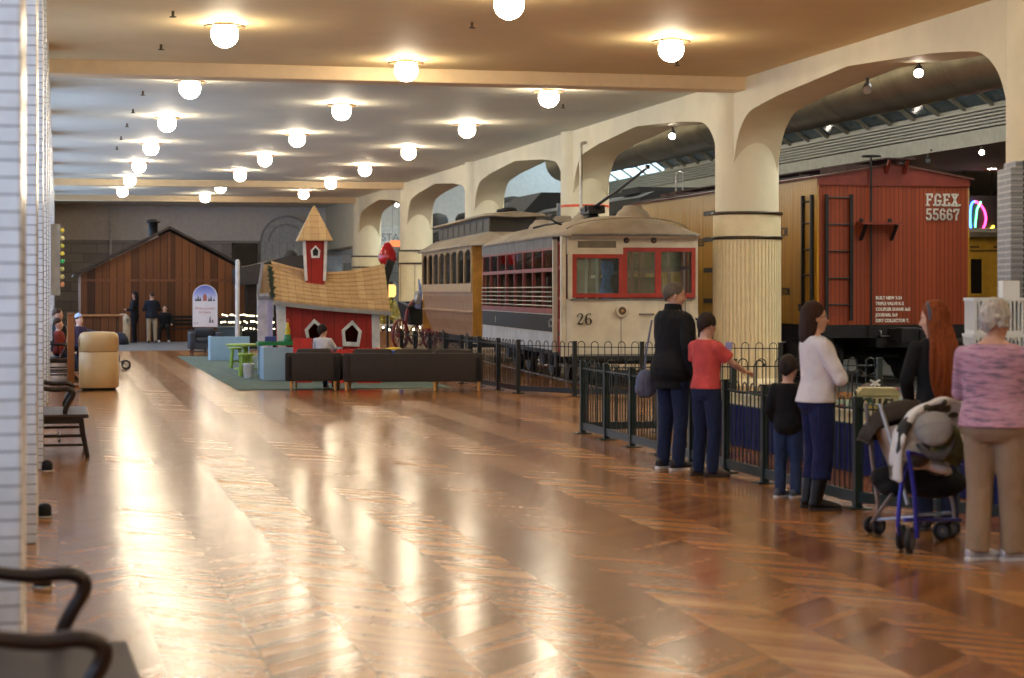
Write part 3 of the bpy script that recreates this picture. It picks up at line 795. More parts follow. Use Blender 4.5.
mb.box(-RW-.02, RW+.02, -.025, .0, 3.585, 3.605); mb.prism([(-RW-.03, 3.60), (RW+.03, 3.60), (RW+.03, 3.73), (0, 3.97), (-RW-.03, 3.73)], fxz, -.03, .0)
mb.build('fascia_board', m_redt, rf)
mb = MB(); rp = [(-RW-.10, 3.71), (0, 3.97), (RW+.10, 3.71), (RW+.10, 3.745), (0, 4.01), (-RW-.10, 3.745)]
mb.prism(rp, fxz, -.06, RL+.06); mb.build('roof', M('car_roof', (84, 46, 36), .8, var=.2), rf)
mb = MB()
for q in (-.2, 0, .2): mb.box(q-.09, q+.09, -.25, RL+.25, 4.06, 4.09)
m_rwb = M('weathered_walk', (58, 36, 30), .8)
rwo = mb.build('running_board', m_rwb, rf)
for q in (-.18, .18): mb = MB(); mb.bar((q, -.2, 4.05), (q, -.04, 3.82), .05); mb.build('bracket', m_redt, rwo)
for y in (2, 4, 6, 8, 10): MB().box(-.28, .28, y-.03, y+.03, 4.0, 4.06).build('saddle', m_rwb, rwo)
for y in (.6, 1.4, RL-1.4, RL-.6):
    MB().box(-.8, -.3, y-.22, y+.22, 3.88, 4.0).build('ice_hatch', m_rwb, rf)
mb = MB(); mb.tube([(-RW-.02, .4, 3.79), (-RW-.02, RL-.4, 3.79)], .015, 6); mb.build('side_grab_rail', m_iron, rf)
def ladder(name, xs, zs, plane):
    mb = MB()
    for x in xs: mb.bar(plane(x, 1.12), plane(x, 3.42), .05, .06)
    lo = mb.build(name, m_iron, rf)
    for z in zs: MB().tube([plane(xs[0], z), plane(xs[1], z)], .017, 6).build('rung', m_iron, lo)
ladder('end_ladder', (13.62-RX, 14.10-RX), (1.41, 1.89, 2.38, 2.87, 3.36), lambda x, z: V((x, -.06, z)))
ladder('side_ladder', (.18, .62), (1.45, 1.95, 2.42, 2.9, 3.3), lambda y, z: V((-RW-.08, y, z)))
bs = MB(); bs.tube([(14.46-RX, -.12, .8), (14.46-RX, -.12, 4.14)], .022, 8); bso = bs.build('brake_staff', m_iron, rf)
MB().tube([V((14.46-RX+.16*math.cos(k*PI/10), -.12+.16*math.sin(k*PI/10), 4.12)) for k in range(21)], .018, 6).build('brake_wheel', m_iron, bso)
st = MB(); st.box(14.2-RX, 15.0-RX, -.32, -.03, 2.87, 2.91); sto = st.build('brake_step', m_redt, rf)
for x in (14.3, 14.9): MB().bar((x-RX, -.28, 2.87), (x-RX, -.03, 2.6), .05).build('bracket', m_iron, sto)
for x in (14.28, 14.84): MB().cyl((x-RX, -.1, 2.91), (x-RX, -.1, 2.98), .04).build('pawl', m_iron, sto)
# slab lettering built from strokes
def glyphs(s, x, z, h, mb, wd=.6, th=.15, adv=.78, y=-.012):
    G = {'F': [[(.12, 0), (.12, 1)], [(0, 1), (.6, 1)], [(.12, .52), (.45, .52)], [(0, 0), (.28, 0)], [(.6, 1), (.6, .78)]],
         'G': [[(.58, .78), (.48, .97), (.2, 1), (.05, .8), (.05, .2), (.2, 0), (.48, .03), (.56, .2), (.56, .42)], [(.36, .42), (.64, .42)]],
         'E': [[(.12, 0), (.12, 1)], [(0, 1), (.6, 1)], [(.12, .52), (.45, .52)], [(0, 0), (.6, 0)], [(.6, 1), (.6, .8)], [(.6, 0), (.6, .2)]],
         'X': [[(.06, 0), (.56, 1)], [(.06, 1), (.56, 0)], [(0, 0), (.2, 0)], [(.42, 0), (.64, 0)], [(0, 1), (.2, 1)], [(.42, 1), (.64, 1)]],
         '5': [[(.55, 1), (.1, 1), (.1, .55), (.4, .58), (.56, .42), (.56, .15), (.4, 0), (.15, 0), (.04, .16)]],
         '6': [[(.54, .84), (.4, 1), (.2, 1), (.05, .82), (.05, .16), (.2, 0), (.42, 0), (.56, .16), (.56, .4), (.42, .55), (.2, .55), (.06, .42)]],
         '7': [[(.02, .8), (.02, 1), (.58, 1), (.52, .75), (.3, .4), (.28, 0)]],
         '.': [[(.02, .04), (.10, .04)]]}
    cx = x
    for ch in s:
        for pl in G[ch]:
            for (ax, az), (bx, bz) in zip(pl, pl[1:]):
                a = V((cx+ax*wd*h, y, z+az*h)); b = V((cx+bx*wd*h, y, z+bz*h)); d = (b-a).normalized()*th*h*.42
                mb.bar(a-d, b+d, th*h, .012, up=(0, 1, 0)) if abs((b-a).normalized().y) < .9 else None
        cx += (adv*h if ch != '.' else .22*h)*(.9 if ch != '.' else .6)
mb = MB(); glyphs('F.G.E.X.', 15.60-RX, 3.24, .20, mb, .92, .17, .80); mb.build('reporting_mark_lettering', m_wht, rf)
mb = MB(); glyphs('55667', 15.60-RX, 2.98, .185, mb, .86, .17, .83); mb.build('number_lettering', m_wht, rf)
for i, s in enumerate(('BUILT NEW 3-24', 'TRIPLE VALVE K-2', 'COUPLER SHANK 6x5', 'JOURNAL 5x9', 'DIRT COLLECTOR T.')):
    text(s, .082, m_wht, 'small_lettering', rf, (14.60-RX, -.008, 1.505-i*.104), (PI/2, 0, 0), bold=.003, sx=.86)
MB().ring_prism([(13.75-RX, 1.22), (13.95-RX, 1.22), (13.95-RX, 1.34), (13.75-RX, 1.34)], [(13.765-RX, 1.235), (13.935-RX, 1.235), (13.935-RX, 1.325), (13.765-RX, 1.325)], fxz, -.012, 0).build('card_holder', m_redt, rf)
text('REFRIGERATOR', .20, m_num, 'side_lettering', rf, (-RW-.046, 1.36, 1.58), (PI/2, 0, -PI/2), align='RIGHT', bold=.004)
text('REFRIGERATOR', .24, m_num, 'side_lettering', rf, (-RW-.046, 1.46, 2.70), (PI/2, 0, -PI/2), align='RIGHT', bold=.004)
text('FRUIT GROWERS EXPRESS', .24, m_num, 'side_lettering', rf, (-RW-.046, 6.4, 2.62), (PI/2, 0, -PI/2), align='RIGHT', bold=.004)
dk = MB().box(-RW-.075, -RW-.04, 4.7, 6.3, 1.1, 3.5).build('side_door', m_yel, rf)
for z in (1.45, 2.1, 2.75, 3.3):
    MB().box(-RW-.095, -RW-.075, 4.7, 5.4, z-.05, z+.05).build('strap_hinge', m_iron, dk)
    MB().box(-RW-.095, -RW-.075, 5.6, 6.3, z-.05, z+.05).build('strap_hinge', m_iron, dk)
MB().box(-RW-.1, -RW-.075, 5.46, 5.54, 1.2, 3.4).build('door_bar', m_iron, dk)
MB().box(-RW-.06, -RW-.04, .75, .9, 1.28, 1.42).build('side_plate', m_iron, rf)
# underneath
mb = MB(); mb.box(-RW, RW, .0, .18, .80, 1.04); mb.box(-1.2, 1.2, .18, RL-.18, .84, 1.04); mb.box(-RW, RW, RL-.18, RL, .8, 1.04); mb.box(-.35, .35, 0, RL, .62, .84); mb.build('underframe', m_iron, rf)
cp = MB(); cp.box(-.13, .13, -.62, 0, .76, .98); cp.box(-.24, .1, -.86, -.58, .72, 1.0); cp.box(.1, .22, -.92, -.7, .74, .98); cp.build('coupler', m_iron, rf, bevel=.02)
mb = MB(); mb.tube([(-.3, -.03, .93), (-.3, -.09, .93), (-.3, -.09, .83), (.0, -.09, .83), (.0, -.03, .93)], .012, 6); mb.tube([(.02, -.03, .95), (.02, -.09, .93), (.04, -.09, .83), (.3, -.09, .83), (.3, -.03, .93)], .012, 6); mb.build('uncoupling_lever', m_steel, rf)
MB().tube(cat_rom([(.35, -.05, .85), (.4, -.2, .7), (.4, -.35, .45), (.3, -.5, .4)], 4), .03, 8).build('air_hose', m_iron, rf)
for yc in (2.1, RL-2.1):
    tk = MB()
    for sx in (-1, 1):
        tk.prism([(yc-1.05, .42), (yc-.7, .40), (yc-.3, .20), (yc+.3, .20), (yc+.7, .40), (yc+1.05, .42), (yc+1.05, .56), (yc+.3, .74), (yc-.3, .74), (yc-1.05, .56)], lambda a, b, d: (d, a, b), sx*1.0-.06, sx*1.0+.06)
        for dy in (-.84, .84): tk.box(sx*1.02-.12, sx*1.02+.12, yc+dy-.16, yc+dy+.16, .3, .62)
    tk.box(-1.1, 1.1, yc-.14, yc+.14, .34, .66)
    tko = tk.build('truck_frame', m_iron, rf)
    for dy in (-.84, .84):
        for sx in (-1, 1):
            MB().tube([(sx*.66, yc+dy, .43), (sx*.70, yc+dy, .43), (sx*.71, yc+dy, .43), (sx*.8, yc+dy, .43)], [.46, .46, .42, .42], 30).build('wheel', m_iron, tko)
        MB().tube([(-.8, yc+dy, .43), (.8, yc+dy, .43)], .07, 10).build('axle', m_iron, tko)
for x in (-.72, .72):
    rb = MB().bar((RX+x, RY-2, -.015), (RX+x, RY+52, -.015), .07, .05).build('track_rail', m_steel)
    tag(rb, 'steel rail in the floor under the %s side of the reefer boxcar' % ('yellow hall' if x < 0 else 'far'), 'rail', 'freight rails')
# hooked pipe standing above the reefer roof
hk = thing('hooked_pipe', 'slim hooked steel pipe standing up behind the reefer roof by the column', 'pipe', (14.9, 46.35, 0))
MB().tube([(0, 0, 0), (0, 0, 4.4)], .02, 8).build('riser', m_steel, hk)
MB().tube([(0, 0, 4.4)]+[V((.09-.09*math.cos(PI*k/8), 0, 4.55+.1*math.sin(PI*k/8))) for k in range(9)]+[(.18, 0, 4.2)], .022, 8).build('hook', m_steel, hk)
cd = thing('conduit_riser', 'thin pale steel conduit rising beside the column behind the trolley roof', 'pipe', (11.62, 43.2, 0))
MB().tube([(0, 0, 0), (0, 0, 5.0)], .035, 10).build('riser', M('pale_conduit', (190, 184, 168), .4, .3), cd)
MB().tube([(0, 0, 5.0), (.05, .1, 5.08), (.15, .12, 5.1)], .035, 10).build('elbow', M('pale_conduit', (190, 184, 168), .4, .3), cd)
MB().cyl((0, 0, 0), (0, 0, .03), .08).build('foot_plate', m_steel, cd)
# ================================================================== BLACK LOCOMOTIVE BEYOND
m_loc = M('locomotive_black', (17, 17, 18), .75, .0, var=.3, vs=2, bump=.08, bs=6)
m_jack = M('locomotive_grey', (92, 94, 96), .3, .4, var=.2)
lo = thing('steam_locomotive', 'huge black steam locomotive with tender seen over the trolley through the arches', 'locomotive', (15.45, 47, 0))
def lbox(name, x, y0, y1, z0, z1, m=m_loc, bev=.08): return MB().box(-x, x, y0, y1, z0, z1).build(name, m, lo, bevel=bev)
td = MB(); pr = [(-1.4, 1.2), (1.4, 1.2), (1.4, 3.7), (1.25, 4.05), (.9, 4.2), (-.9, 4.2), (-1.25, 4.05), (-1.4, 3.7)]
td.prism(pr, fxz, 0, 11.5); tdo = td.build('tender', m_loc, lo)
for y in (1.0, 4.2): MB().box(-1.0, 1.0, y, y+1.6, 4.2, 4.36).build('water_hatch', m_loc, tdo)
for q in range(9): MB().tube([(-1.42, .6+q*1.25, 1.5), (-1.42, .6+q*1.25, 3.7)], .025, 6).build('rivet_seam', m_loc, tdo)
for (yy, zz) in ((7.2, 3.9),): MB().tube([(-1.3, yy, zz-.6), (-1.3, yy, zz+.3)], .28, 18).build('air_tank', m_jack, tdo)
cb = MB(); cb.prism([(-1.5, 1.4), (1.5, 1.4), (1.5, 4.1), (.9, 4.75), (-.9, 4.75), (-1.5, 4.1)], fxz, 11.8, 15.6); cbo = cb.build('cab', m_loc, lo)
MB().box(-1.53, -1.5, 12.3, 13.5, 3.0, 3.8).build('cab_window', m_jack, cbo)
bl = MB(); bl.tube([(0, 15.6, 3.35), (0, 20.5, 3.35), (0, 21.6, 3.15), (0, 30, 3.1), (0, 30.2, 3.1), (0, 36, 3.1)], [1.45, 1.45, 1.25, 1.2, 1.28, 1.28], 30); blo = bl.build('boiler', m_loc, lo)
for y, r, h in ((19.5, .6, 5.0), (24.0, .5, 4.6), (27, .55, 4.75), (33.5, .45, 4.95)):
    MB().lathe([(r, 4.0), (r, h-.25), (r*.8, h-.08), (.1, h)], (0, y, 0), 20).build('dome', m_loc, blo)
for k, y in enumerate((16.5, 18.5, 20.5, 23, 26, 29, 32, 35)):
    rr_ = 1.47 if y < 21 else 1.29
    MB().tube([V((rr_*math.cos(a), y, (3.35 if y < 21 else 3.1)+rr_*math.sin(a))) for a in [q*2*PI/28 for q in range(29)]], .03, 5).build('boiler_band', m_loc, blo)
MB().tube([(-1.35, 16, 4.1), (-1.3, 22, 4.0), (-1.3, 34, 4.0)], .05, 8).build('hand_rail', m_jack, blo)
fp = MB(); fp.tube([(0, 36, 3.1), (0, 36.3, 3.1), (0, 36.5, 3.1)], [1.2, 1.1, .3], 24); fpo = fp.build('smokebox_front', m_loc, lo)
for x in (-.7, .7): MB().cyl((x, 36.7, 2.4), (x, 36.7, 4.1), .3, n=16).build('air_pump', m_jack, fpo)
lbox('running_gear', .9, 12, 36, .9, 1.5)
for y in (1.5, 3.2, 5, 7, 8.8, 10.3):
    for sx in (-1, 1): MB().tube([(sx*.68, y, .5), (sx*.82, y, .5)], .5, 20).build('tender_wheel', m_loc, tdo)
for y in (17.5, 19.4, 21.3, 25, 26.9, 28.8):
    for sx in (-1, 1): MB().tube([(sx*.7, y, .85), (sx*.85, y, .85)], .85, 26).build('driving_wheel', m_loc, lo)
MB().box(-1.45, -1.2, 16, 34, 2.0, 2.08).build('running_plate', m_loc, lo)
# orange stripe round the column behind the trolley
# ================================================================== FAR YELLOW COACH
m_cy = M('coach_yellow', (184, 134, 34), .5, var=.12)
m_cyd = M('coach_dark_trim', (96, 62, 24), .5)
yc = thing('passenger_coach', 'far yellow wooden passenger coach with tall dark windows beside the grey tower', 'coach', (31.5, 55.3, 0))
mb = MB(); mb.box(-4.5, 4.5, 0, 2.8, .95, 3.35); mb.build('body', m_cy, yc)
mb = MB(); mb.prism([(-.25, 3.35), (3.05, 3.35), (2.9, 3.5), (2.2, 3.62), (1.4, 3.68), (.6, 3.62), (-.1, 3.5)], lambda a, b, d: (d, a, b), -4.7, 4.7); mb.build('roof', M('coach_roof', (124, 108, 84), .7), yc)
for q in range(9):
    x = -4.1+q*1.02
    f = MB().ring_prism([(x-.27, 1.55), (x+.27, 1.55), (x+.27, 2.75), (x-.27, 2.75)], [(x-.19, 1.62), (x+.19, 1.62), (x+.19, 2.68), (x-.19, 2.68)], fxz, -.04, 0).build('window_frame', m_cy, yc)
    MB().box(x-.19, x+.19, -.01, .005, 1.62, 2.68).build('pane', M('coach_window', (34, 26, 22), .15), f)
for z in (2.92, 1.45, 1.2):
    MB().box(-4.5, 4.5, -.03, 0, z, z+.04).build('belt_rail', m_cyd, yc)
for q in range(12): MB().box(-4.3+q*.78, -4.0+q*.78, -.02, 0, 3.02, 3.08).build('letterboard_dash', m_cyd, yc)
mb = MB(); mb.box(-4.4, 4.4, .3, 2.5, .6, .95); mb.build('underframe', m_iron, yc)
for x in (-3, -1.6, 1.6, 3): MB().tube([(x, .4, .45), (x, .55, .45)], .45, 20).build('wheel', m_iron, yc)
# neon sign beyond the reefer
ns = thing('neon_sign', 'looped multicoloured neon sign hanging beyond the reefer end', 'neon sign', (29.5, 59.5, 3.9))
MB().box(-.55, .75, .05, .12, -.55, .95).build('backing_board', M('sign_back', (50, 46, 50), .6), ns)
cols = [((255, 60, 120), 'neon_pink'), ((60, 120, 255), 'neon_blue'), ((90, 230, 150), 'neon_green'), ((255, 220, 60), 'neon_yellow')]
lp = [V((.28*math.sin(a)-.2*math.cos(2*a)*.3, 0, .55*math.cos(a)+.2)) for a in [q*2*PI/24 for q in range(25)]]
MB().tube(lp[:13], .035, 8).build('tube_loop', glow('neon_pink', (255, 60, 130), 7), ns)
MB().tube(lp[12:], .035, 8).build('tube_loop', glow('neon_blue', (60, 110, 255), 9), ns)
MB().tube([(-.05, 0, -.1), (.02, 0, .5), (.16, 0, .75)], .03, 8).build('tube_stroke', glow('neon_green', (90, 230, 150), 7), ns)
MB().tube([(.32, 0, -.38), (.62, 0, -.05)], .04, 8).build('tube_stroke', glow('neon_yellow', (255, 220, 60), 7), ns)
for x in (-.4, .6): MB().bar((x, .08, .95), (x, .08, 1.76), .02).build('hanger', m_rod, ns)
# ================================================================== BARN AND THE FAR END
m_barn = planks('barn_boards', (58, 33, 16), (134, 82, 42), .24, 0, .75, .04, .3)
m_barnt = M('barn_trim', (112, 66, 34), .7, var=.2)
m_shing = M('old_roof', (62, 50, 42), .85, var=.2)
barn = thing('barn', 'brown plank barn with gabled front standing at the far end of the hall', 'barn', (0, 67, 0))
bx0, bx1, bpk = .62, 6.4, 3.66
mb = MB(); mb.prism([(bx0+.12, 0), (bx1, 0), (bx1, 2.25), (bpk, 3.72), (bx0+.12, 2.25)], fxz, 0, .1); mb.build('front_wall', m_barn, barn)
for x in (bx0+.12, bx1-.1): MB().box(x, x+.1, .1, 8, 0, 2.2).build('side_wall', m_barn, barn)
mb = MB(); mb.prism([(bx0-.12, 2.20), (bpk, 3.80), (bx1+.15, 2.30), (bx1+.15, 2.38), (bpk, 3.88), (bx0-.12, 2.28)], fxz, -.25, 8.1); mb.build('roof', m_shing, barn)
mb = MB(); mb.box(bx0+.12, bx1, -.03, 0, 2.02, 2.10); mb.box(bpk-.05, bpk+.03, -.02, 0, 2.1, 3.7); mb.build('trim_board', m_barnt, barn)
mb = MB(); mb.lathe([(.16, 0), (.16, .42), (.24, .44), (.24, .52), (.1, .56)], (3.2, 1.8, 3.62), 14); mb.build('stovepipe', m_iron, barn)
MB().box(-.6+bx1, bx1, -.02, 0, 0, 2.0).build('side_door', m_barn, barn)
# white conduit on the far wall
tag(MB().cyl((2.25, 87.9, 2.6), (2.25, 87.9, 5.2), .05, n=8).build('wall_conduit', M('white_paint', (222, 222, 222), .5)), 'thin white vertical conduit on the far wall above the barn roof', 'conduit')
# door sized dark notice over the barn, bench row, counter
def bench(loc, rz, label, L=1.5, group=None):
    r = thing('slat_bench', label, 'bench', loc, rz, group)
    for q in range(4): MB().box(-L/2, L/2, .05+q*.1, .13+q*.1, .42, .45).build('seat_slat', m_blk, r)
    for q in range(3): MB().box(-L/2, L/2, .46, .49, .55+q*.12, .63+q*.12).build('back_slat', m_blk, r)
    for x in (-L/2+.1, L/2-.1):
        mb = MB(); mb.box(x-.03, x+.03, .06, .1, 0, .42); mb.box(x-.03, x+.03, .44, .5, 0, .9); mb.box(x-.03, x+.03, .06, .5, .36, .42); mb.build('leg', m_blk, r)
bench((3.75, 66.2, 0), 0, 'black slatted bench in front of the barn beside the seated child', group='barn benches')
bench((6.35, 66.3, 0), 0, 'black slatted bench by the barn behind the arched sign', group='barn benches')
ct = thing('counter_table', 'brown wooden counter table standing before the left half of the barn', 'counter', (1.30, 63.0, 0))
MB().box(-.82, .72, -.35, .35, .9, .96).build('tabletop', M('counter_top', (170, 116, 66), .5), ct, bevel=.01)
for x in (-.72, .62): MB().box(x-.06, x+.06, -.3, .3, 0, .9).build('leg_panel', m_barnt, ct)
MB().box(-.66, .56, -.28, -.24, .1, .9).build('front_panel', m_barn, ct)
MB().box(-.66, .56, .24, .28, .3, .9).build('back_panel', m_barn, ct)
# domed cream litter bin
m_bin2 = M('cream_plastic', (206, 198, 182), .45)
b2 = thing('litter_bin', 'cream dome topped litter bin beside the woman in black', 'bin', (2.02, 63.9, 0))
MB().lathe([(.20, 0), (.22, .03), (.225, .62), (.21, .63)], n=24).build('body', m_bin2, b2)
MB().lathe([(.228, .63), (.228, .72), (.22, .8), (.18, .90), (.1, .96), (.01, .975)], n=24).build('dome_lid', m_bin2, b2)
MB().box(.1, .19, -.2, -.14, .68, .82).build('flap', M('flap_grey', (130, 124, 116), .4), b2)
# grey mat on the floor before the barn
tag(MB().box(1.4, 5.6, 56.5, 66.0, 0, .012).build('floor_mat', M('grey_mat', (108, 108, 112), .95, bump=.3, bs=80)), 'flat grey mat on the floor in front of the barn', 'mat')
# ================================================================== ARCHED SIGN
sg = thing('arched_sign', 'white round topped sign with winter picture behind the grey armchair', 'sign', pd(205, 291, 54.5)*1 - V((0, 0, 1.7)), -YAW)
arch = [(-.345, .70), (.345, .70), (.345, 1.53)] + [(.345*math.cos(PI*k/16), 1.53+.345*math.sin(PI*k/16)) for k in range(1, 16)] + [(-.345, 1.53)]
MB().prism(arch, fxz, 0, .03).build('board', M('sign_white', (226, 224, 228), .5, var=.02), sg)
sky = [(-.325, 1.42), (.325, 1.42), (.325, 1.53)] + [(.325*math.cos(PI*k/16), 1.53+.325*math.sin(PI*k/16)) for k in range(1, 16)] + [(-.325, 1.53)]
def skym():
    t = NT('printed_winter_sky'); x = t.xyz()
    t.set(**{'Base Color': t.ramp(t.math('ADD', t.math('MULTIPLY', t.math('SUBTRACT', x[2], 1.4), 2.0), t.math('MULTIPLY', t.noise(9, 3), .2)), [(.15, lin((226, 226, 240))), (.6, lin((150, 160, 216))), (1, lin((84, 100, 190)))]), 'Roughness': .5}); return t.m
MB().prism(sky, fxz, -.006, 0).build('sky_print', skym(), sg)
mb = MB()
for x, h in ((-.25, .1), (-.19, .18), (-.13, .13), (.11, .12), (.17, .16), (.25, .08)):
    mb.prism([(x-.035, 1.42), (x+.035, 1.42), (x, 1.42+h)], fxz, -.01, -.006)
mb.build('tree_print', M('print_dark', (70, 74, 90), .6), sg)
mb = MB(); mb.box(-.055, .055, -.01, -.006, 1.42, 1.54); mb.prism([(-.065, 1.54), (.065, 1.54), (0, 1.64)], fxz, -.01, -.006); mb.build('hall_print', M('print_brick', (178, 108, 96), .6), sg)
m_pr = M('print_red', (190, 100, 104), .6)
text('Write a Letter', .095, m_pr, 'lettering', sg, (0, -.004, 1.19), align='CENTER', depth=.002)
text('to Santa', .095, m_pr, 'lettering', sg, (0, -.004, 1.08), align='CENTER', depth=.002)
mb = MB()
for x, h, z in ((.14, .19, .82), (.21, .1, .82)): 
    for k in range(3): mb.prism([(x-.035+.008*k, z+h*k*.28), (x+.035-.008*k, z+h*k*.28), (x, z+h*(k*.28+.44))], fxz, -.008, 0)
mb.build('fir_print', M('print_dark', (70, 74, 90), .6), sg)
mb = MB(); mb.ring_prism([(-.29, .78), (-.2, .78), (-.2, .82), (-.29, .82)], [(-.28, .785), (-.21, .785), (-.21, .815), (-.28, .815)], fxz, -.006, 0); mb.build('mark_print', M('print_dark', (70, 74, 90), .6), sg)
mb = MB(); mb.box(-.03, .03, .03, .07, .02, 1.3); mb.box(-.3, .3, -.12, .22, .013, .03); mb.build('stand', m_iron, sg)
# ================================================================== PLAY AREA
rug = MB().box(3.0, 6.75, 33.7, 51.3, 0, .012).build('area_rug', M('sage_carpet', (98, 116, 106), .95, var=.18, vs=5, bump=.4, bs=90))
tag(rug, 'large grey green carpet under the play area and playhouse', 'carpet')
ZR = .0125
m_uph = M('dark_brown_upholstery', (47, 40, 36), .75, var=.1, bump=.1, bs=120)
m_uphg = M('charcoal_upholstery', (58, 60, 68), .75, var=.1)
m_leg = M('pale_wood_leg', (206, 160, 96), .5)
m_dleg = M('dark_wood_leg', (96, 60, 38), .5)
def soft(mb, x0, x1, y0, y1, z0, z1, name, mat, parent, bev=.04):
    o = mb.box(x0, x1, y0, y1, z0, z1).build(name, mat, parent, bevel=bev); o.modifiers['bevel'].segments = 3
    for p in o.data.polygons: p.use_smooth = True
    return o
def sofa(name, label, cat, loc, rz, Wd, mat, n, legx, arms=(1, 1), group=None, legm=None):
    r = thing(name, label, cat, loc, rz, group)
    soft(MB(), 0, Wd, 0, .16, .16, .64, 'back', mat, r, .025)
    soft(MB(), .0, Wd, .16, .84, .16, .34, 'seat_base', mat, r, .02)
    a0 = .15 if arms[0] else 0; a1 = .15 if arms[1] else 0
    if arms[0]: soft(MB(), 0, .15, .0, .84, .16, .60, 'armrest', mat, r, .03)
    if arms[1]: soft(MB(), Wd-.15, Wd, .0, .84, .16, .60, 'armrest', mat, r, .03)
    w = (Wd-a0-a1)/n
    for q in range(n):
        x = a0+q*w
        soft(MB(), x+.01, x+w-.01, .2, .86, .34, .46, 'seat_cushion', mat, r, .05)
        b = soft(MB(), x+.02, x+w-.02, -.07, .07, -.17, .17, 'back_cushion', mat, r, .06)
        for v in b.data.vertices: v.co.z += .0
        b.location = (0, .20, .54); b.rotation_euler = (R(-14), 0, 0)
    for x in legx:
        for y in (.07, .76):
            MB().tube([(x, y, 0), (x, y, .17)], [.02, .034], 10).build('leg', (legm or m_leg), r)
    return r
pA = pd(285, 291, 33.2); pB = pd(343, 291, 33.0)
sofa('armchair', 'dark brown armchair seen from behind, person seated in it', 'armchair', (pA.x, pA.y, ZR), -YAW, .94, m_uph, 1, (.10, .84))
sofa('sofa', 'long dark brown three seat sofa seen from behind beside the fence', 'sofa', (pB.x, pB.y, ZR), -YAW, 2.35, m_uph, 3, (.05, 1.54, 2.28))
pC = pd(222, 291, 51.5)
sofa('armchair', 'charcoal armchair in front of the arched sign', 'armchair', (pC.x, pC.y+.6, ZR), PI-YAW+R(14), .86, m_uphg, 1, (.08, .78), legm=m_dleg)
# pale blue low partitions
m_blue = M('pale_blue_panel', (150, 182, 202), .55, var=.03)
def partition(loc, W_, H_, D_, label):
    r = thing('low_partition', label, 'partition', loc, group='pale blue partitions')
    MB().box(0, W_, 0, .06, 0, H_).build('front_panel', m_blue, r, bevel=.006)
    MB().box(0, .06, .06, D_, 0, H_).build('end_panel', m_blue, r, bevel=.006)
    MB().box(.06, W_, .06, D_, H_-.16, H_-.13).build('shelf', m_blue, r)
partition((3.60, 48.0, ZR), .95, .58, .7, 'farther pale blue low partition beside the charcoal armchair')
partition((3.78, 37.1, ZR), 1.5, .62, .75, 'nearer pale blue low partition behind the armchair with the person')
# activity table with green baseplate
m_grn = M('baseplate_green', (18, 128, 66), .35)
m_lime = M('lime_plastic', (140, 172, 58), .4)
at = thing('activity_table', 'green topped building brick table behind the pale blue partition', 'table', (3.90, 39.25, ZR))
MB().box(0, 1.5, 0, .55, .60, .66).build('tabletop', m_grn, at)
mb = MB()
for i in range(24):
    for j in range(9): mb.cyl((.04+i*.0617, .04+j*.059, .66), (.04+i*.0617, .04+j*.059, .675), .018, n=6)
s_ = mb.build('stud_pattern', m_grn, at)
for x in (.06, 1.44):
    for y in (.06, .49): MB().box(x-.03, x+.03, y-.03, y+.03, 0, .6).build('leg', m_blue, at)
def stool(loc, label, m, h=.45):
    r = thing('stool', label, 'stool', loc, group='lime stools')
    MB().lathe([(.16, h-.045), (.175, h-.03), (.175, h-.008), (.16, h)], n=20).build('seat', m, r)
    for k in range(4):
        a = PI/4+k*PI/2
        MB().tube([(.11*math.cos(a), .11*math.sin(a), h-.04), (.16*math.cos(a), .16*math.sin(a), 0)], [.03, .036], 8).build('leg', m, r)
    mb = MB(); mb.bar((-.13, -.13, .14), (.13, -.13, .14), .025); mb.bar((-.13, .13, .14), (.13, .13, .14), .025); mb.build('stretcher', m, r)
stool((3.62, 38.9, ZR+.004), 'nearer lime green stool beside the pale blue partition', m_lime)
stool((3.80, 43.2, ZR+.004), 'farther lime green stool at the round table', m_lime)
rt = thing('round_table', 'small lime round table behind the nearer lime stool', 'table', (3.93, 42.4, ZR))
MB().lathe([(.40, .50), (.42, .51), (.42, .545), (.40, .55)], n=28).build('tabletop', m_lime, rt)
MB().lathe([(.25, 0), (.24, .03), (.07, .06), (.06, .50)], n=16).build('pedestal', m_lime, rt)
bk = thing('bucket', 'small white bucket standing in front of the lime stool', 'bucket', (3.60, 38.2, ZR))
MB().lathe([(.085, 0), (.09, .01), (.115, .27), (.122, .28), (.11, .285), (.105, .27), (.08, .02)], n=20).build('pail', M('white_plastic', (228, 226, 226), .4), bk)
MB().tube([V((.118*math.cos(a), .118*math.sin(a)*.4-.09, .25-.05*math.sin(a))) for a in [PI*k/10 for k in range(11)]], .006, 6).build('handle', m_steel, bk)
# toys on the table
ty = thing('toy_figure', 'yellow and green toy figure standing on the green table', 'toy', (4.50, 39.45, ZR+.676))
MB().lathe([(.07, 0), (.075, .02), (.07, .12), (.03, .15)], n=14).build('base', M('toy_green', (40, 120, 70), .4), ty)
MB().lathe([(.05, .13), (.055, .22), (.03, .30), (.025, .38)], n=14).build('body', M('toy_yellow', (220, 190, 40), .4), ty)
MB().ell((0, 0, .41), (.035, .035, .045)).build('cap', M('toy_red', (180, 50, 50), .4), ty)
bkk = thing('picture_book', 'blue and white picture book lying on the green table', 'book', (4.15, 39.4, ZR+.676))
MB().obox((0, 0, .05), (.22, .03, .1), Matrix.Rotation(R(20), 3, 'X')).build('cover', M('book_blue', (90, 100, 170), .5), bkk); MB().obox((0, .02, .05), (.2, .03, .09), Matrix.Rotation(R(20), 3, 'X')).build('pages', M('page_white', (220, 220, 224), .7), bkk)
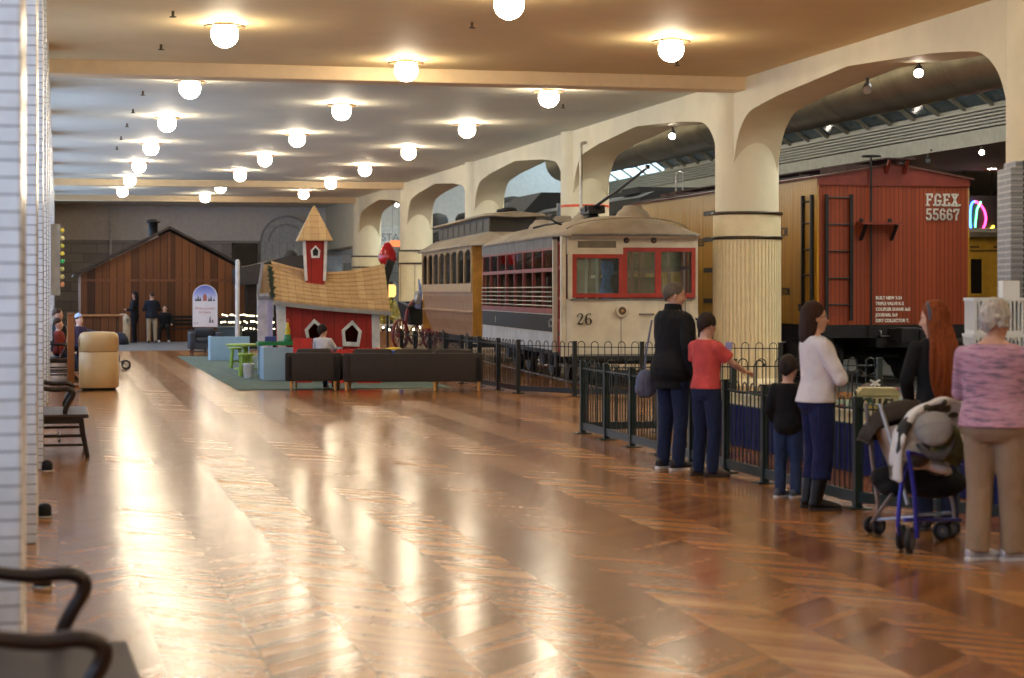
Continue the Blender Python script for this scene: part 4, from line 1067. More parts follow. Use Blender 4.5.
# white easel board
es = thing('easel_board', 'white kiosk board with red stripe beside the playhouse', 'board', (4.42, 42.9, ZR), -YAW)
MB().box(-.14, .14, 0, .06, .0, 1.15).build('panel', M('white_panel', (214, 210, 212), .5), es)
MB().box(-.09, .11, -.01, 0, .93, .99).build('stripe', M('stripe_red', (170, 40, 70), .5), es); MB().box(-.09, .11, -.01, 0, .1, .66).build('screen', M('dark_screen', (50, 46, 52), .3), es)
MB().box(-.2, .2, -.1, .25, 0, .03).build('foot', m_steel, es)
# ================================================================== RED PLAYHOUSE
m_redh = planks('playhouse_red', (150, 30, 20), (172, 38, 26), .22, 0, .55, .03, .3)
m_whtr = M('white_trim', (226, 222, 218), .5)
m_shk = bricks('cedar_shingle', (206, 172, 124), (184, 148, 100), (160, 124, 80), .16, 10.0, .004, .75, vec=(0, 0, 1), off=0, bump=.3)
m_grt = M('grey_trim', (150, 146, 146), .6)
ph = thing('playhouse', 'crooked red playhouse with tan shingled roof and small tower', 'playhouse', (4.42, 40.0, ZR), -R(3))
wall = [(.12, 0), (2.0, 0), (1.96, 1.36), (.0, 1.5)]
ph_front = MB()
def pent(cx, cz, hw, hh, tilt=0):
    p = [(-hw*.8, -hh), (hw*.8, -hh), (hw, hh*.2), (0, hh), (-hw, hh*.2)]
    return [(cx+a*math.cos(tilt)-b*math.sin(tilt), cz+a*math.sin(tilt)+b*math.cos(tilt)) for a, b in p]
wins = [(.70, .86, .21, .26, R(4)), (1.45, .82, .21, .27, R(-3))]
# wall as strips around two pentagon openings
def wall_with_holes():
    bm = bmesh.new()
    mbw = MB()
    xs = [(0.06, .47), (.93, 1.22), (1.68, 1.98)]
    def zt(x): return 1.5-.07*x
    for a, b in xs: mbw.prism([(a, 0), (b, 0), (b, zt(b)), (a, zt(a))], fxz, 0, .06)
    for cx, cz, hw, hh, tl in wins:
        p = pent(cx, cz, hw*.72, hh*.72, tl); a, b = cx-.23-.001, cx+.23+.001
        mbw.prism([(a, 0), (b, 0), (b, p[1][1]), (p[1][0], p[1][1]), (p[0][0], p[0][1]), (a, p[0][1])], fxz, 0, .06)
        mbw.prism([(a, p[0][1]), p[0], p[4], (a, p[4][1])], fxz, 0, .06)
        mbw.prism([p[1], (b, p[1][1]), (b, p[2][1]), p[2]], fxz, 0, .06)
        mbw.prism([(a, p[4][1]), p[4], p[3], (cx, zt(cx)), (a, zt(a))], fxz, 0, .06)
        mbw.prism([p[3], p[2], (b, p[2][1]), (b, zt(b)), (cx, zt(cx))], fxz, 0, .06)
    bm.free()
    return mbw
wall_with_holes().build('front_wall', m_redh, ph)
for a in wins:
    MB().ring_prism(pent(*a), pent(a[0], a[1], a[2]*.66, a[3]*.66, a[4]), fxz, -.035, .0).build('window_frame', m_whtr, ph, bevel=.006)
mb = MB(); mb.prism([(-.02, 0), (.12, 0), (.10, 1.49), (-.10, 1.5)], fxz, -.03, .05); mb.build('corner_board', m_whtr, ph)
mb = MB(); mb.prism([(1.88, 0), (2.04, 0), (2.02, 1.36), (1.86, 1.37)], fxz, -.03, .05); mb.build('corner_board', m_whtr, ph)
MB().prism([(0, 0), (1.9, 0), (1.9, 1.3), (.95, 2.1), (0, 1.4)], lambda a, b, d: (d, a, b), .02, .08).build('side_wall', m_redh, ph)
MB().prism([(0, 0), (1.9, 0), (1.9, 1.3), (.95, 2.1), (0, 1.3)], lambda a, b, d: (d, a, b), 1.92, 1.98).build('side_wall', m_redh, ph)
MB().box(.06, 1.96, 1.84, 1.9, 0, 1.3).build('rear_wall', m_redh, ph)
NR = 9
def ridge(u): return 2.30-.20*math.sin(u*PI)**1.0-.05*u
def eave(u): return 1.49-.22*u-.02*math.sin(u*PI)
def rx0(v): return -.14+.0*v
for side in (0, 1):
    for rix in range(NR):
        rings = []
        for k in range(15):
            u = k/14; x = -.14+2.36*u
            zr, ze = ridge(u), eave(u); yr = .92
            yy = lambda v: (-.22+(yr+.22)*v) if side == 0 else (2.06-(2.06-yr)*v)
            jit = .012*math.sin(k*2.3+rix*1.7)
            v0 = rix/NR+(jit if rix else 0); v1 = min(1.0, (rix+1.25)/NR)
            z0 = ze+(zr-ze)*v0; z1 = ze+(zr-ze)*v1
            rings.append([V((x, yy(v0), z0+.045)), V((x, yy(v1), z1+.016)), V((x, yy(v1), z1-.01)), V((x, yy(v0), z0+.0))])
        MB().loft(rings, 0, False).build('shingle_row', m_shk, ph)
mb = MB(); mb.loft([[V((-.16+2.4*u, -.24+dy, eave(u)+dz)) for dy, dz in ((0, -.085), (.05, -.085), (.05, .0), (0, .0))] for u in [k/10 for k in range(11)]], 0, False)
mb.build('fascia_board', m_grt, ph)
# tower
tw = MB(); tx = .74
def sq(cx, hw, z, cy=.62, hd=None): return [V((cx-hw, cy-hw, z)), V((cx+hw, cy-hw, z)), V((cx+hw, cy+hw, z)), V((cx-hw, cy+hw, z))]
tw.loft([sq(tx, .19, 1.8), sq(tx-.01, .225, 2.78)], 0, False); two = tw.build('tower', m_redh, ph)
for sx in (-1, 1):
    mb = MB(); mb.loft([[V((tx+sx*.19-.03, .41, 1.9)), V((tx+sx*.19+.03, .41, 1.9)), V((tx+sx*.19+.03, .47, 1.9)), V((tx+sx*.19-.03, .47, 1.9))], [V((tx-.01+sx*.225-.03, .375, 2.78)), V((tx-.01+sx*.225+.03, .375, 2.78)), V((tx-.01+sx*.225+.03, .44, 2.78)), V((tx-.01+sx*.225-.03, .44, 2.78))]], 0, False)
    mb.build('tower_corner_board', m_whtr, two)
f2 = lambda a, b, d: (a, d+.40, b)
MB().ring_prism(pent(tx, 2.50, .10, .13), pent(tx, 2.50, .06, .085), f2, -.04, .02).build('tower_window_frame', m_whtr, two)
MB().prism(pent(tx, 2.50, .065, .09), f2, -.015, .01).build('tower_window_pane', m_dark, two)
tz = [(.345, 2.74), (.285, 2.87), (.225, 3.0), (.165, 3.12), (.105, 3.25), (.05, 3.37)]
for k, (h, z) in enumerate(tz):
    h2 = tz[k+1][0]-.0 if k < 5 else .005; z2 = tz[k+1][1]+.02 if k < 5 else 3.47
    MB().loft([sq(tx-.01, h+.012, z-.015), sq(tx-.01, h+.014, z+.005), sq(tx-.01, h2, z2)], 0, False).build('tower_shingle_row', m_shk, two)
# lean-to porch at its near gable with garland
mb = MB()
for rix in range(5):
    v0, v1 = rix/5, min(1, (rix+1.2)/5)
    mb.loft([[V((-.42+.1*v0+dx, .7+.0, 1.62+.62*v0+.02)), V((-.42+.1*v1+dx, .7, 1.62+.62*v1)), V((-.42+.1*v1+dx, 1.5, 1.62+.62*v1)), V((-.42+.1*v0+dx, 1.5, 1.62+.62*v0+.02))] for dx in (0, .36)], 0, False)
mb.build('porch_shingle', m_shk, ph)
mb = MB(); mb.loft([[V((-.46, .66, 1.56)), V((-.40, .66, 1.56)), V((-.30, .66, 2.26)), V((-.36, .66, 2.26))], [V((-.46, .72, 1.56)), V((-.40, .72, 1.56)), V((-.30, .72, 2.26)), V((-.36, .72, 2.26))]], 0, False); mb.box(-.42, -.06, .64, .7, 1.50, 1.58); mb.build('porch_fascia', m_grt, ph)
mb = MB(); mb.box(-.22, -.12, .7, .8, 0, 1.55); mb.build('porch_post', M('lavender_paint', (190, 190, 214), .5), ph)
mb = MB(); mb.box(-.4, -.12, 1.4, 1.46, 0, 1.5); mb.build('porch_wall', m_whtr, ph)
gl = MB()
for k in range(60):
    t = k/59; c = V((-.15+.02*math.sin(k*1.7), .2+.66*t-.22*(1-t)*0, 1.6+.68*t)) if k < 60 else None
    c = V((-.17+.025*math.sin(k*1.7), -.20+1.05*t, 1.56+.72*t))
    for q in range(5):
        d = V((random.uniform(-1, 1), random.uniform(-1, 1), random.uniform(-1, 1))).normalized()*.07
        gl.tube([c, c+d], [.012, .002], 4)
gl.build('garland_foliage', M('garland_green', (52, 66, 46), .8, var=.3), ph)
mb = MB(); mb.bar((2.20, 1.2, 1.66), (2.40, 1.2, 2.34), .05, .16); mb.build('gable_board', m_iron, ph)
# red balloon shape on a pole behind
rb_ = thing('hanging_ornament', 'shiny red balloon shaped ornament rising behind the playhouse roof', 'ornament', (8.15, 49.2, .0))
MB().lathe([(.02, 2.36), (.17, 2.38), (.24, 2.50), (.225, 2.65), (.16, 2.80), (.09, 2.90), (.05, 2.94), (.01, 2.95)], n=28).build('bulb', M('glossy_red', (178, 20, 26), .15, coat=.5, var=.03), rb_)
MB().cyl((0, 0, .02), (0, 0, 2.38), .03).build('pole', m_iron, rb_); MB().lathe([(.22, 0), (.22, .02), (.04, .05)], n=16).build('foot', m_iron, rb_)
# red toy bins and blue toy table behind the sofas
def redbin(loc, sx, h, label):
    r = thing('toy_bin', label, 'toy bin', loc, -YAW, 'red toy bins')
    mb = MB(); mb.ring_prism([(0, 0), (sx, 0), (sx, .4), (0, .4)], [(.03, .03), (sx-.03, .03), (sx-.03, .37), (.03, .37)], lambda a, b, d: (a, b, d), 0, h); mb.box(.02, sx-.02, .02, .38, 0, .03)
    mb.build('tub', M('bright_red_plastic', (206, 44, 26), .4), r)
    for q in range(3): MB().lathe([(.03, 0), (.03, .025)], (sx*(q+.5)/3, .015, h), 8).build('stud', M('bright_red_plastic', (206, 44, 26), .4), r)
p = pd(293, 291, 36.2); redbin((p.x, p.y, ZR), .34, .80, 'taller red toy bin beside the seated person and the partition')
p = pd(329, 291, 36.0); redbin((p.x, p.y, ZR), .42, .60, 'low red toy bin just behind the seated person')
p = pd(357, 291, 36.0); redbin((p.x, p.y, ZR), .44, .62, 'low red toy bin under the second pentagon window')
tt = thing('toy_table', 'blue and yellow toy table peeking over the long sofa back', 'table', tuple(pd(391, 291, 36.6)-V((0, 0, 1.7-ZR))), -YAW)
MB().box(-.24, .24, -.15, .3, .53, .58).build('tabletop', M('toy_blue', (36, 70, 190), .4), tt, bevel=.01)
MB().ell((.05, .05, .60), (.16, .12, .04)).build('tray', M('toy_yellow', (220, 190, 40), .4), tt)
for x in (-.2, .2):
    for y in (-.1, .25): MB().cyl((x, y, 0), (x, y, .53), .025).build('leg', M('toy_blue', (36, 70, 190), .4), tt)
# dark pavilion and lit display further back
pv = thing('dark_pavilion', 'low dark curved roof pavilion with pale panels behind the playhouse', 'pavilion', (7.4, 63, 0))
prf = [(-1.75, 2.45), (-1.75, 2.35), (-1.7, 1.9), (.75, 2.0), (.75, 2.72), (.3, 2.86), (-.3, 2.80), (-.9, 2.62)]
MB().prism(prf, fxz, 0, 3.0).build('roof', M('dark_roof', (56, 52, 52), .7), pv)
MB().lathe([(.22, 2.95), (.22, 3.12), (.12, 3.24), (.03, 3.26)], (-.05, .6, -.22), 14).build('finial', M('dark_roof', (56, 52, 52), .7), pv)
for x0, x1 in ((-1.15, -.62), (-.3, .1), (.3, .7)): MB().box(x0, x1, .4, .5, .8, 2.15).build('pale_panel', m_panelw, pv)
MB().box(-1.5, .7, .55, .65, 0, 2.1).build('dark_wall', m_shing, pv)
for x in (-1.5, -.45, .7): MB().box(x-.05, x+.05, .3, .4, 0, 2.0).build('post', m_iron, pv)
m_bulb = glow('tiny_bulb', (255, 236, 190), 9)
ld = thing('light_display', 'dark stepped stand covered with small white lights behind the lime stools', 'light display', (5.35, 57.5, 0))
for k in range(3): MB().box(-.75-.0*k, .9, k*.25, k*.25+.25, 0, .52+k*.20).build('step', m_blk, ld)
for k in range(3):
    mb = MB()
    for q in range(26):
        if random.random() < .75: mb.ell((-.7+q*.061+random.uniform(-.02, .02), .06+k*.25, .56+k*.20+random.uniform(0, .05)), (.022, .022, .022), nu=6, nv=4)
    mb.build('bulb_string_pattern', m_bulb, ld)
lr = thing('light_rail', 'white rail with small lights beyond the playhouse corner', 'rail', (10.35, 59.6, 0))
MB().box(-.9, .8, 0, .05, .62, .68).build('rail', m_whtr, lr)
for x in (-.8, 0, .75): MB().cyl((x, .02, 0), (x, .02, .62), .03).build('post', m_whtr, lr)
mb = MB()
for q in range(9): mb.ell((-.8+q*.19, 0, .54+.04*math.sin(q*2)), (.03, .03, .03), nu=6, nv=4)
mb.build('bulb_string_pattern', m_bulb, lr)
wp = thing('white_post', 'slim white post standing right of the arched sign', 'post', tuple(pd(237.5, 291, 54.0)-V((0, 0, 1.7))))
MB().cyl((0, 0, 0), (0, 0, 2.5), .062, n=14).build('shaft', M('white_paint', (222, 222, 222), .5), wp); MB().ell((0, 0, 2.52), (.06, .06, .05)).build('cap', M('white_paint', (222, 222, 222), .5), wp); MB().lathe([(.15, 0), (.15, .03), (.06, .05)], n=16).build('foot', m_iron, wp)
# teal box behind the armchair
tbx = thing('teal_cabinet', 'low dark teal cabinet between the armchair and the white post', 'cabinet', tuple(pd(228, 291, 55.5)-V((0, 0, 1.7))), -YAW)
MB().box(-.3, .35, 0, .4, .05, .66).build('body', M('dark_teal', (58, 82, 92), .5), tbx, bevel=.01); MB().box(-.32, .37, -.02, .42, .66, .70).build('top', M('teal_top', (92, 112, 118), .4), tbx); MB().box(-.26, .31, .03, .36, 0, .05).build('plinth', m_iron, tbx)
# orange sign and frieze lettering
osn = thing('orange_sign', 'small glowing orange sign hanging between the far columns', 'sign', (12.15, 71.5, 3.3))
MB().box(-.20, .16, 0, .06, .04, .27).build('panel', M('orange_panel', (240, 120, 70), .4, emit=1.2), osn)
for x in (-.12, .12): MB().bar((x, .03, .27), (x, .03, 1.74), .008).build('hanger', m_rod, osn)
fr_ = thing('frieze_sign', 'pale wall sign with dark serif capitals between the far columns', 'sign', (13.6, 85.5, 0))
MB().box(-.9, 3.4, 0, .1, 3.7, 4.6).build('board', m_panelw, fr_)
text('RESTAURANT', .46, M('frieze_letter', (110, 116, 124), .6), 'lettering', fr_, (-.22, -.01, 3.92), bold=.0, spacing=1.0)
for x in (-.8, 3.3): MB().box(x-.05, x+.05, .02, .12, 0, 3.7).build('post', m_steel, fr_)
# pale blue partition wall of the far corner
struct(MB().box(9.3, 12.0, 84.5, 84.7, 0, 3.2).build('wall_partition', M('pale_partition', (170, 186, 198), .7)))
# ================================================================== OLD CARRIAGE BY THE BROWN CAR
m_crim = M('carriage_crimson', (112, 34, 36), .4, var=.15)
cg = thing('horse_carriage', 'old black carriage with crimson spoked wheels beyond the brown car', 'carriage', (10.08, 57.2, 0))
def wheel(c, r, rz, parent):
    w_ = MB(); w_.tube([V((0, r*math.cos(q*2*PI/28), r*math.sin(q*2*PI/28))) for q in range(29)], [(.035, .05)]*29, 6)
    wo = w_.build('wheel', m_crim, parent); wo.location = c; wo.rotation_euler = (0, 0, rz)
    mb = MB()
    for q in range(12):
        a = q*PI/6; mb.tube([(0, 0, 0), (0, r*math.cos(a), r*math.sin(a))], .022, 6)
    mb.tube([(-.1, 0, 0), (.1, 0, 0)], .08, 10); mb.build('spoke', m_crim, wo)
wheel((.25, -.2, .78), .68, R(-40), cg); wheel((1.3, .6, .78), .68, R(-40), cg)
wheel((-.45, -1.3, .45), .42, R(-40), cg); wheel((.55, -.6, .45), .42, R(-40), cg)
mb = MB(); mb.loft([[V((.0, -.6, .7)), V((.9, .1, .7)), V((.7, .5, .75)), V((-.2, -.2, .75))], [V((-.1, -.7, 1.25)), V((.95, .15, 1.25)), V((.7, .6, 1.4)), V((-.35, -.2, 1.4))]], 0, False); mb.build('body', m_blk, cg)
mb = MB(); mb.box(-.1, .7, -.2, .35, 1.25, 1.38); mb.build('seat', m_uph, cg)
lp_ = MB(); lp_.lathe([(.03, 0), (.08, .05), (.09, .24), (.05, .30), (.07, .34), (.02, .40)], (.15, -.75, 1.3), 10); lp_.build('carriage_lamp', m_steel, cg)
mb = MB(); mb.tube([(.2, -.5, 1.2), (.28, -.62, 1.7), (.22, -.6, 2.05)], [.1, .06, .02], 8); mb.build('draped_cover', M('pale_blue_cloth', (120, 130, 170), .6, var=.3), cg)
hb = thing('flowering_bush', 'yellow green bush in a tub beyond the playhouse corner', 'bush', (10.0, 61.2, 0))
MB().lathe([(.3, 0), (.36, .4), (.38, .42), (.32, .43)], n=18).build('tub', m_bro, hb)
mb = MB()
for q in range(420):
    a, b = random.uniform(0, 2*PI), random.uniform(-.6, 1.4); r = random.uniform(.35, .62)
    c = V((r*math.cos(a)*math.cos(b), r*math.sin(a)*math.cos(b), .92+.5*math.sin(b)))
    d = V((random.uniform(-1, 1), random.uniform(-1, 1), random.uniform(-1, 1))).normalized(); e2 = d.orthogonal()*.05
    mb.add([c, c+d*.07+e2, c+d*.14, c+d*.07-e2], [(0, 1, 2, 3)])
mb.build('foliage', M('olive_leaf', (168, 150, 56), .7, var=.4), hb)
MB().tube([(0, 0, .4), (0, 0, 1.0)], .05, 8).build('stem', m_barnt, hb)
ylp = thing('post_lantern', 'glowing yellow lantern on a post left of the pale column', 'lantern', (10.6, 63.2, 0))
MB().cyl((0, 0, 0), (0, 0, 1.5), .05, n=10).build('post', m_iron, ylp); MB().lathe([(.09, 1.5), (.15, 1.58), (.15, 1.84), (.09, 1.92)], n=14).build('shade', glow('lantern_glow', (255, 206, 110), 1.8), ylp); MB().lathe([(.17, 1.91), (.05, 2.02)], n=14).build('cap', m_iron, ylp)
# ================================================================== LEFT SIDE
m_set = M('dark_walnut', (38, 21, 16), .3, var=.25, vs=8, spec=.6)
m_seat = M('polished_seat', (62, 46, 40), .3, var=.2, vs=6, spec=.6)
def settee(loc, label, L=1.46, mw=m_set, ms=m_seat, rz=0):
    r = thing('wooden_settee', label, 'settee', loc, rz, 'wooden settees')
    st = MB(); st.box(.06, .595, 0, L, .405, .445); st.build('seat', ms, r, bevel=.012)
    ap = MB(); ap.box(.09, .53, .03, L-.03, .35, .405); ap.build('apron', mw, r)
    for y in (.06, L-.06):
        MB().tube([(.515, y, .40), (.535, y, .25), (.585, y+(.02 if y > .5 else -.02), 0)], [(.026, .03), (.024, .028), (.02, .022)], 8).build('leg', mw, r)
        MB().tube([(.10, y, .40), (.05, y, .2), (.0, y, 0)], [.027, .024, .02], 8).build('leg', mw, r)
        MB().tube([(.09, y, .42), (.05, y, .7), (-.02, y, .98)], [.028, .026, .022], 8).build('back_post', mw, r)
        ar = cat_rom([(.05, y, .74), (.12, y, .715), (.26, y, .695), (.38, y, .70), (.435, y, .675), (.435, y, .63), (.40, y, .57), (.365, y, .50), (.36, y, .45), (.375, y, .425)], 4)
        n = len(ar); MB().tube(ar, [(.03-.004*(i/n), .022+.006*abs(math.sin(i/n*PI))) for i in range(n)], 10, lat=(0, 1, 0)).build('armrest', mw, r)
        MB().tube([(.05, y, .22), (.53, y, .22)], .014, 8).build('stretcher', mw, r)
        MB().tube([(.04, y, .13), (.54, y, .13)], .014, 8).build('stretcher', mw, r)
    MB().tube([(.3, .06, .17), (.3, L-.06, .17)], .014, 8).build('stretcher', mw, r)
    MB().box(-.05, .0, .03, L-.03, .86, .98).build('top_rail', mw, r, bevel=.01)
    for q in range(9):
        y = .14+q*(L-.28)/8
        MB().tube([(.08, y, .44), (-.02, y, .88)], .012, 6).build('back_spindle', mw, r)
    return r
settee((-.31, 5.70, 0), 'dark polished wooden settee with curled arms closest to the camera', rz=R(1.6), ms=M('grey_seat', (58, 48, 44), .6))
settee((-.29, 20.42, 0), 'dark wooden settee with curled arms by the brick piers before the tan bin', 1.46)
settee((-.29, 37.6, 0), 'wooden settee with people sitting behind the upright brown board', 1.46)
# rubber bumpers at the pier feet
for i, (px, py) in enumerate(((39, 587), (42, 517), (45, 471))):
    p = gp(px, py)
    b_ = thing('door_stop', 'small black rubber floor stop by the brick piers, %s from the camera' % ORD[i], 'door stop', (p.x+.02, p.y, 0), group='floor stops')
    MB().lathe([(.05, 0), (.052, .02), (.048, .08), (.03, .10), (.005, .105)], n=16).build('buffer', m_blk, b_); MB().lathe([(.065, 0), (.065, .008), (.05, .01)], n=16).build('base', m_steel, b_)
# tan litter bin
m_tan = M('tan_fibreglass', (206, 174, 124), .35, var=.03)
tc = thing('trash_can', 'tall tan round trash can with domed lid near the left wall', 'trash can', (.68, 34.35, 0))
def se(r, z, n=40, e=.72):
    out = []
    for q in range(n):
        a = q*2*PI/n; c, s_ = math.cos(a), math.sin(a)
        out.append(V((r*abs(c)**e*(1 if c > 0 else -1), r*abs(s_)**e*(1 if s_ > 0 else -1), z)))
    return out
MB().loft([se(.28, 0), se(.29, .05)]).build('plinth', m_blk, tc)
MB().loft([se(.325, .05), se(.335, .07), se(.335, .655), se(.325, .66)]).build('body', m_tan, tc)
MB().loft([se(.32, .655), se(.32, .672)]).build('seam', m_blk, tc)
MB().loft([se(.33, .668), se(.338, .68), se(.336, .9), se(.315, .965), se(.26, .995), se(.1, 1.005)]).build('lid', m_tan, tc)
MB().box(-.342, -.330, -.16, .16, .74, .9).build('flap', M('tan_flap', (170, 140, 96), .4), tc)
# upright brown board
ub = thing('upright_board', 'upright brown wooden end board left of the tan trash can', 'board', (.22, 35.2, 0))
m_hon = M('honey_wood', (150, 92, 44), .45, var=.15, vs=5)
MB().box(-.06, .06, 0, .7, .05, 1.28).build('panel', m_hon, ub, bevel=.01); MB().box(-.08, .16, -.04, .74, 0, .05).build('foot', m_hon, ub); MB().box(-.07, .07, -.01, .71, 1.28, 1.31).build('cap_rail', m_hon, ub)
# wall display box with glass ornaments
wd = thing('wall_display', 'pale grey display case high on the left wall edged with ornaments', 'display case', (-.13, 36.6, 1.64))
MB().box(0, .16, 0, 2.4, 0, 1.26).build('case', M('case_grey', (176, 178, 184), .5), wd, bevel=.01); MB().box(.16, .175, .08, 2.32, .06, 1.2).build('front_panel', M('case_front', (70, 70, 76), .3), wd); MB().box(.0, .17, -.02, 0, -.02, 1.28).build('edge_trim', M('case_grey', (176, 178, 184), .5), wd)
oc = [((206, 190, 80), 'yellow'), ((226, 210, 150), 'pale gold'), ((200, 196, 90), 'lime yellow'), ((232, 214, 96), 'bright yellow'), ((50, 170, 100), 'green'), ((190, 186, 110), 'olive'), ((214, 196, 120), 'straw'), ((220, 150, 110), 'peach')]
for i, (c, nm) in enumerate(oc):
    o = thing('hanging_glass_ornament', '%s round ornament on the edge of the grey display case' % nm, 'ornament', (.075, 36.58, 2.80-i*.14), group='display case ornaments')
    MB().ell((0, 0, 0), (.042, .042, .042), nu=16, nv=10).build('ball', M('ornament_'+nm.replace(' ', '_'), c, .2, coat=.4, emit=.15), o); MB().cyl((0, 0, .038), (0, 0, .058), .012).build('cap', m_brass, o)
# navy pushchair parked at the left
ns_ = thing('pushchair', 'navy blue pushchair parked behind the tan trash can', 'pushchair', (1.05, 43.2, 0)); ns_.scale = (.85, .9, .88)
m_navy = M('navy_fabric', (34, 40, 62), .8, var=.2)
mb = MB()
mb.ell((-.35, 0, .80), (.34, .22, .16), Matrix.Rotation(R(25), 3, 'Y')); mb.ell((0, 0, .72), (.30, .2, .12), Matrix.Rotation(R(20), 3, 'Y'))
mb.organic('seat_shell', m_navy, ns_, .02, 3)
MB().lathe([(.02, .3), (.18, .27), (.28, .15), (.31, 0), (.28, .0)], (.28, 0, .62), 18, sx=.8).build('canopy', m_navy, ns_)
for y in (-.22, .22):
    MB().tube([(-.55, y, .95), (-.2, y, .6), (.42, y, .12)], .016, 8).build('frame_tube', m_iron, ns_); MB().tube([(.25, y, .7), (-.35, y, .12)], .016, 8).build('frame_tube', m_iron, ns_)
    for x in (-.35, .45):
        wo = MB().tube([V((x+.10*math.cos(q*2*PI/18), y, .12+.10*math.sin(q*2*PI/18))) for q in range(19)], .02, 6).build('wheel', m_blk, ns_); MB().tube([(x, y-.02, .12), (x, y+.02, .12)], .06, 10).build('hub', m_steel, wo)
MB().tube([(-.55, -.22, .95), (-.6, -.22, .99), (-.6, .22, .99), (-.55, .22, .95)], .02, 8).build('handle', m_iron, ns_)
mb = MB(); mb.box(-.25, .3, -.18, .18, .2, .34); mb.build('basket', m_navy, ns_)
# ================================================================== PEOPLE
def skin(name, c): return M(name, c, .5, var=.05, vs=9, spec=.35)
m_sk1 = skin('skin_fair', (206, 158, 134)); m_sk2 = skin('skin_light', (212, 166, 144)); m_sk3 = skin('skin_tan', (168, 116, 88))
m_lip = M('lips', (164, 96, 88), .45); m_eye = M('eye_white', (212, 206, 200), .25); m_iris = M('eye_iris', (58, 44, 36), .2); m_brow = M('brow_hair', (70, 54, 44), .8)
def hairm(name, c): 
    if (name,) in _mc: return _mc[(name,)]
    t = NT(name); st = t.noise(1, 5, t.scaled(60, 60, 6)); cc = lin(c)
    t.set(**{'Base Color': t.ramp(st, [(.25, tuple(v*.55 for v in cc[:3])+(1,)), (.75, tuple(min(1, v*1.35) for v in cc[:3])+(1,))]), 'Roughness': .6, 'Specular IOR Level': .12}); t.bump(st, .5, .006)
    _mc[(name,)] = t.m; return t.m
def clothm(name, c, var=.12, rough=.85, fold=.5, fs=5.0):
    if (name,) in _mc: return _mc[(name,)]
    t = NT(name); cc = lin(c); nz = t.noise(7, 4)
    t.set(**{'Base Color': t.ramp(nz, [(.3, tuple(v*(1-var) for v in cc[:3])+(1,)), (.7, tuple(min(1, v*(1+var)) for v in cc[:3])+(1,))]), 'Roughness': rough, 'Specular IOR Level': .25})
    fo = t.noise(fs, 3, t.scaled(1.6, 1.6, 1)); fi = t.noise(220, 2)
    t.bump(t.math('ADD', fo, t.math('MULTIPLY', fi, .04)), fold, .09)
    _mc[(name,)] = t.m; return t.m
def streakm(name, cols_, sc):
    t = NT(name); nz = t.noise(1, 3, t.scaled(*sc)); n2 = t.noise(1, 2, t.scaled(sc[0]*1.7, sc[1]*1.7, sc[2]*1.6))
    m = t.math('ADD', t.math('MULTIPLY', nz, .6), t.math('MULTIPLY', n2, .4)); k = len(cols_)
    t.set(**{'Base Color': t.ramp(m, [(.3+.4*i/(k-1), lin(c)) for i, c in enumerate(cols_)]), 'Roughness': .9, 'Specular IOR Level': .2}); t.bump(n2, .5, .02)
    return t.m
def hand(mb, wr, d, pn, side, curl=.4, sc=1.0, spread=.0):
    """palm, four fingers of different lengths and a thumb leaving the side of the palm. side=+1: thumb toward lat"""
    wr = V(wr); d = V(d).normalized(); pn = V(pn); pn = (pn-d*pn.dot(d)).normalized(); lat = d.cross(pn).normalized()*side
    kn = wr+d*.092*sc
    mb.tube([wr-d*.03*sc, wr+d*.01*sc, wr+d*.05*sc, kn], [(.024*sc, .019*sc), (.028*sc, .018*sc), (.038*sc, .016*sc), (.036*sc, .012*sc)], 12, lat=lat)
    for q, (o, ln, r) in enumerate(((.029, .076, .0085), (.0098, .085, .0088), (-.0098, .079, .0084), (-.029, .062, .0076))):
        p = kn+lat*o*sc-d*.008*sc; pts = [p]; a = 0
        for k, f in enumerate((.42, .33, .25)):
            a += curl*(.55, .85, .7)[k]*(1+.08*q)
            dd = (d*math.cos(a)+pn*math.sin(a)+lat*o*spread*8).normalized(); pts.append(pts[-1]+dd*ln*f*sc)
        mb.tube(pts, [r*sc, r*.95*sc, r*.88*sc, r*.7*sc], 8); mb.ell(pts[-1], (r*.72*sc,)*3, nu=8, nv=6)
    t0 = wr+d*.022*sc+lat*.024*sc; d1 = (d*.62+lat*.62+pn*.45).normalized(); d2 = (d*.85+lat*.12+pn*.5).normalized()
    mb.tube([t0, t0+d1*.036*sc, t0+d1*.036*sc+d2*.028*sc, t0+d1*.036*sc+d2*.05*sc], [.013*sc, .0105*sc, .0095*sc, .007*sc], 8)
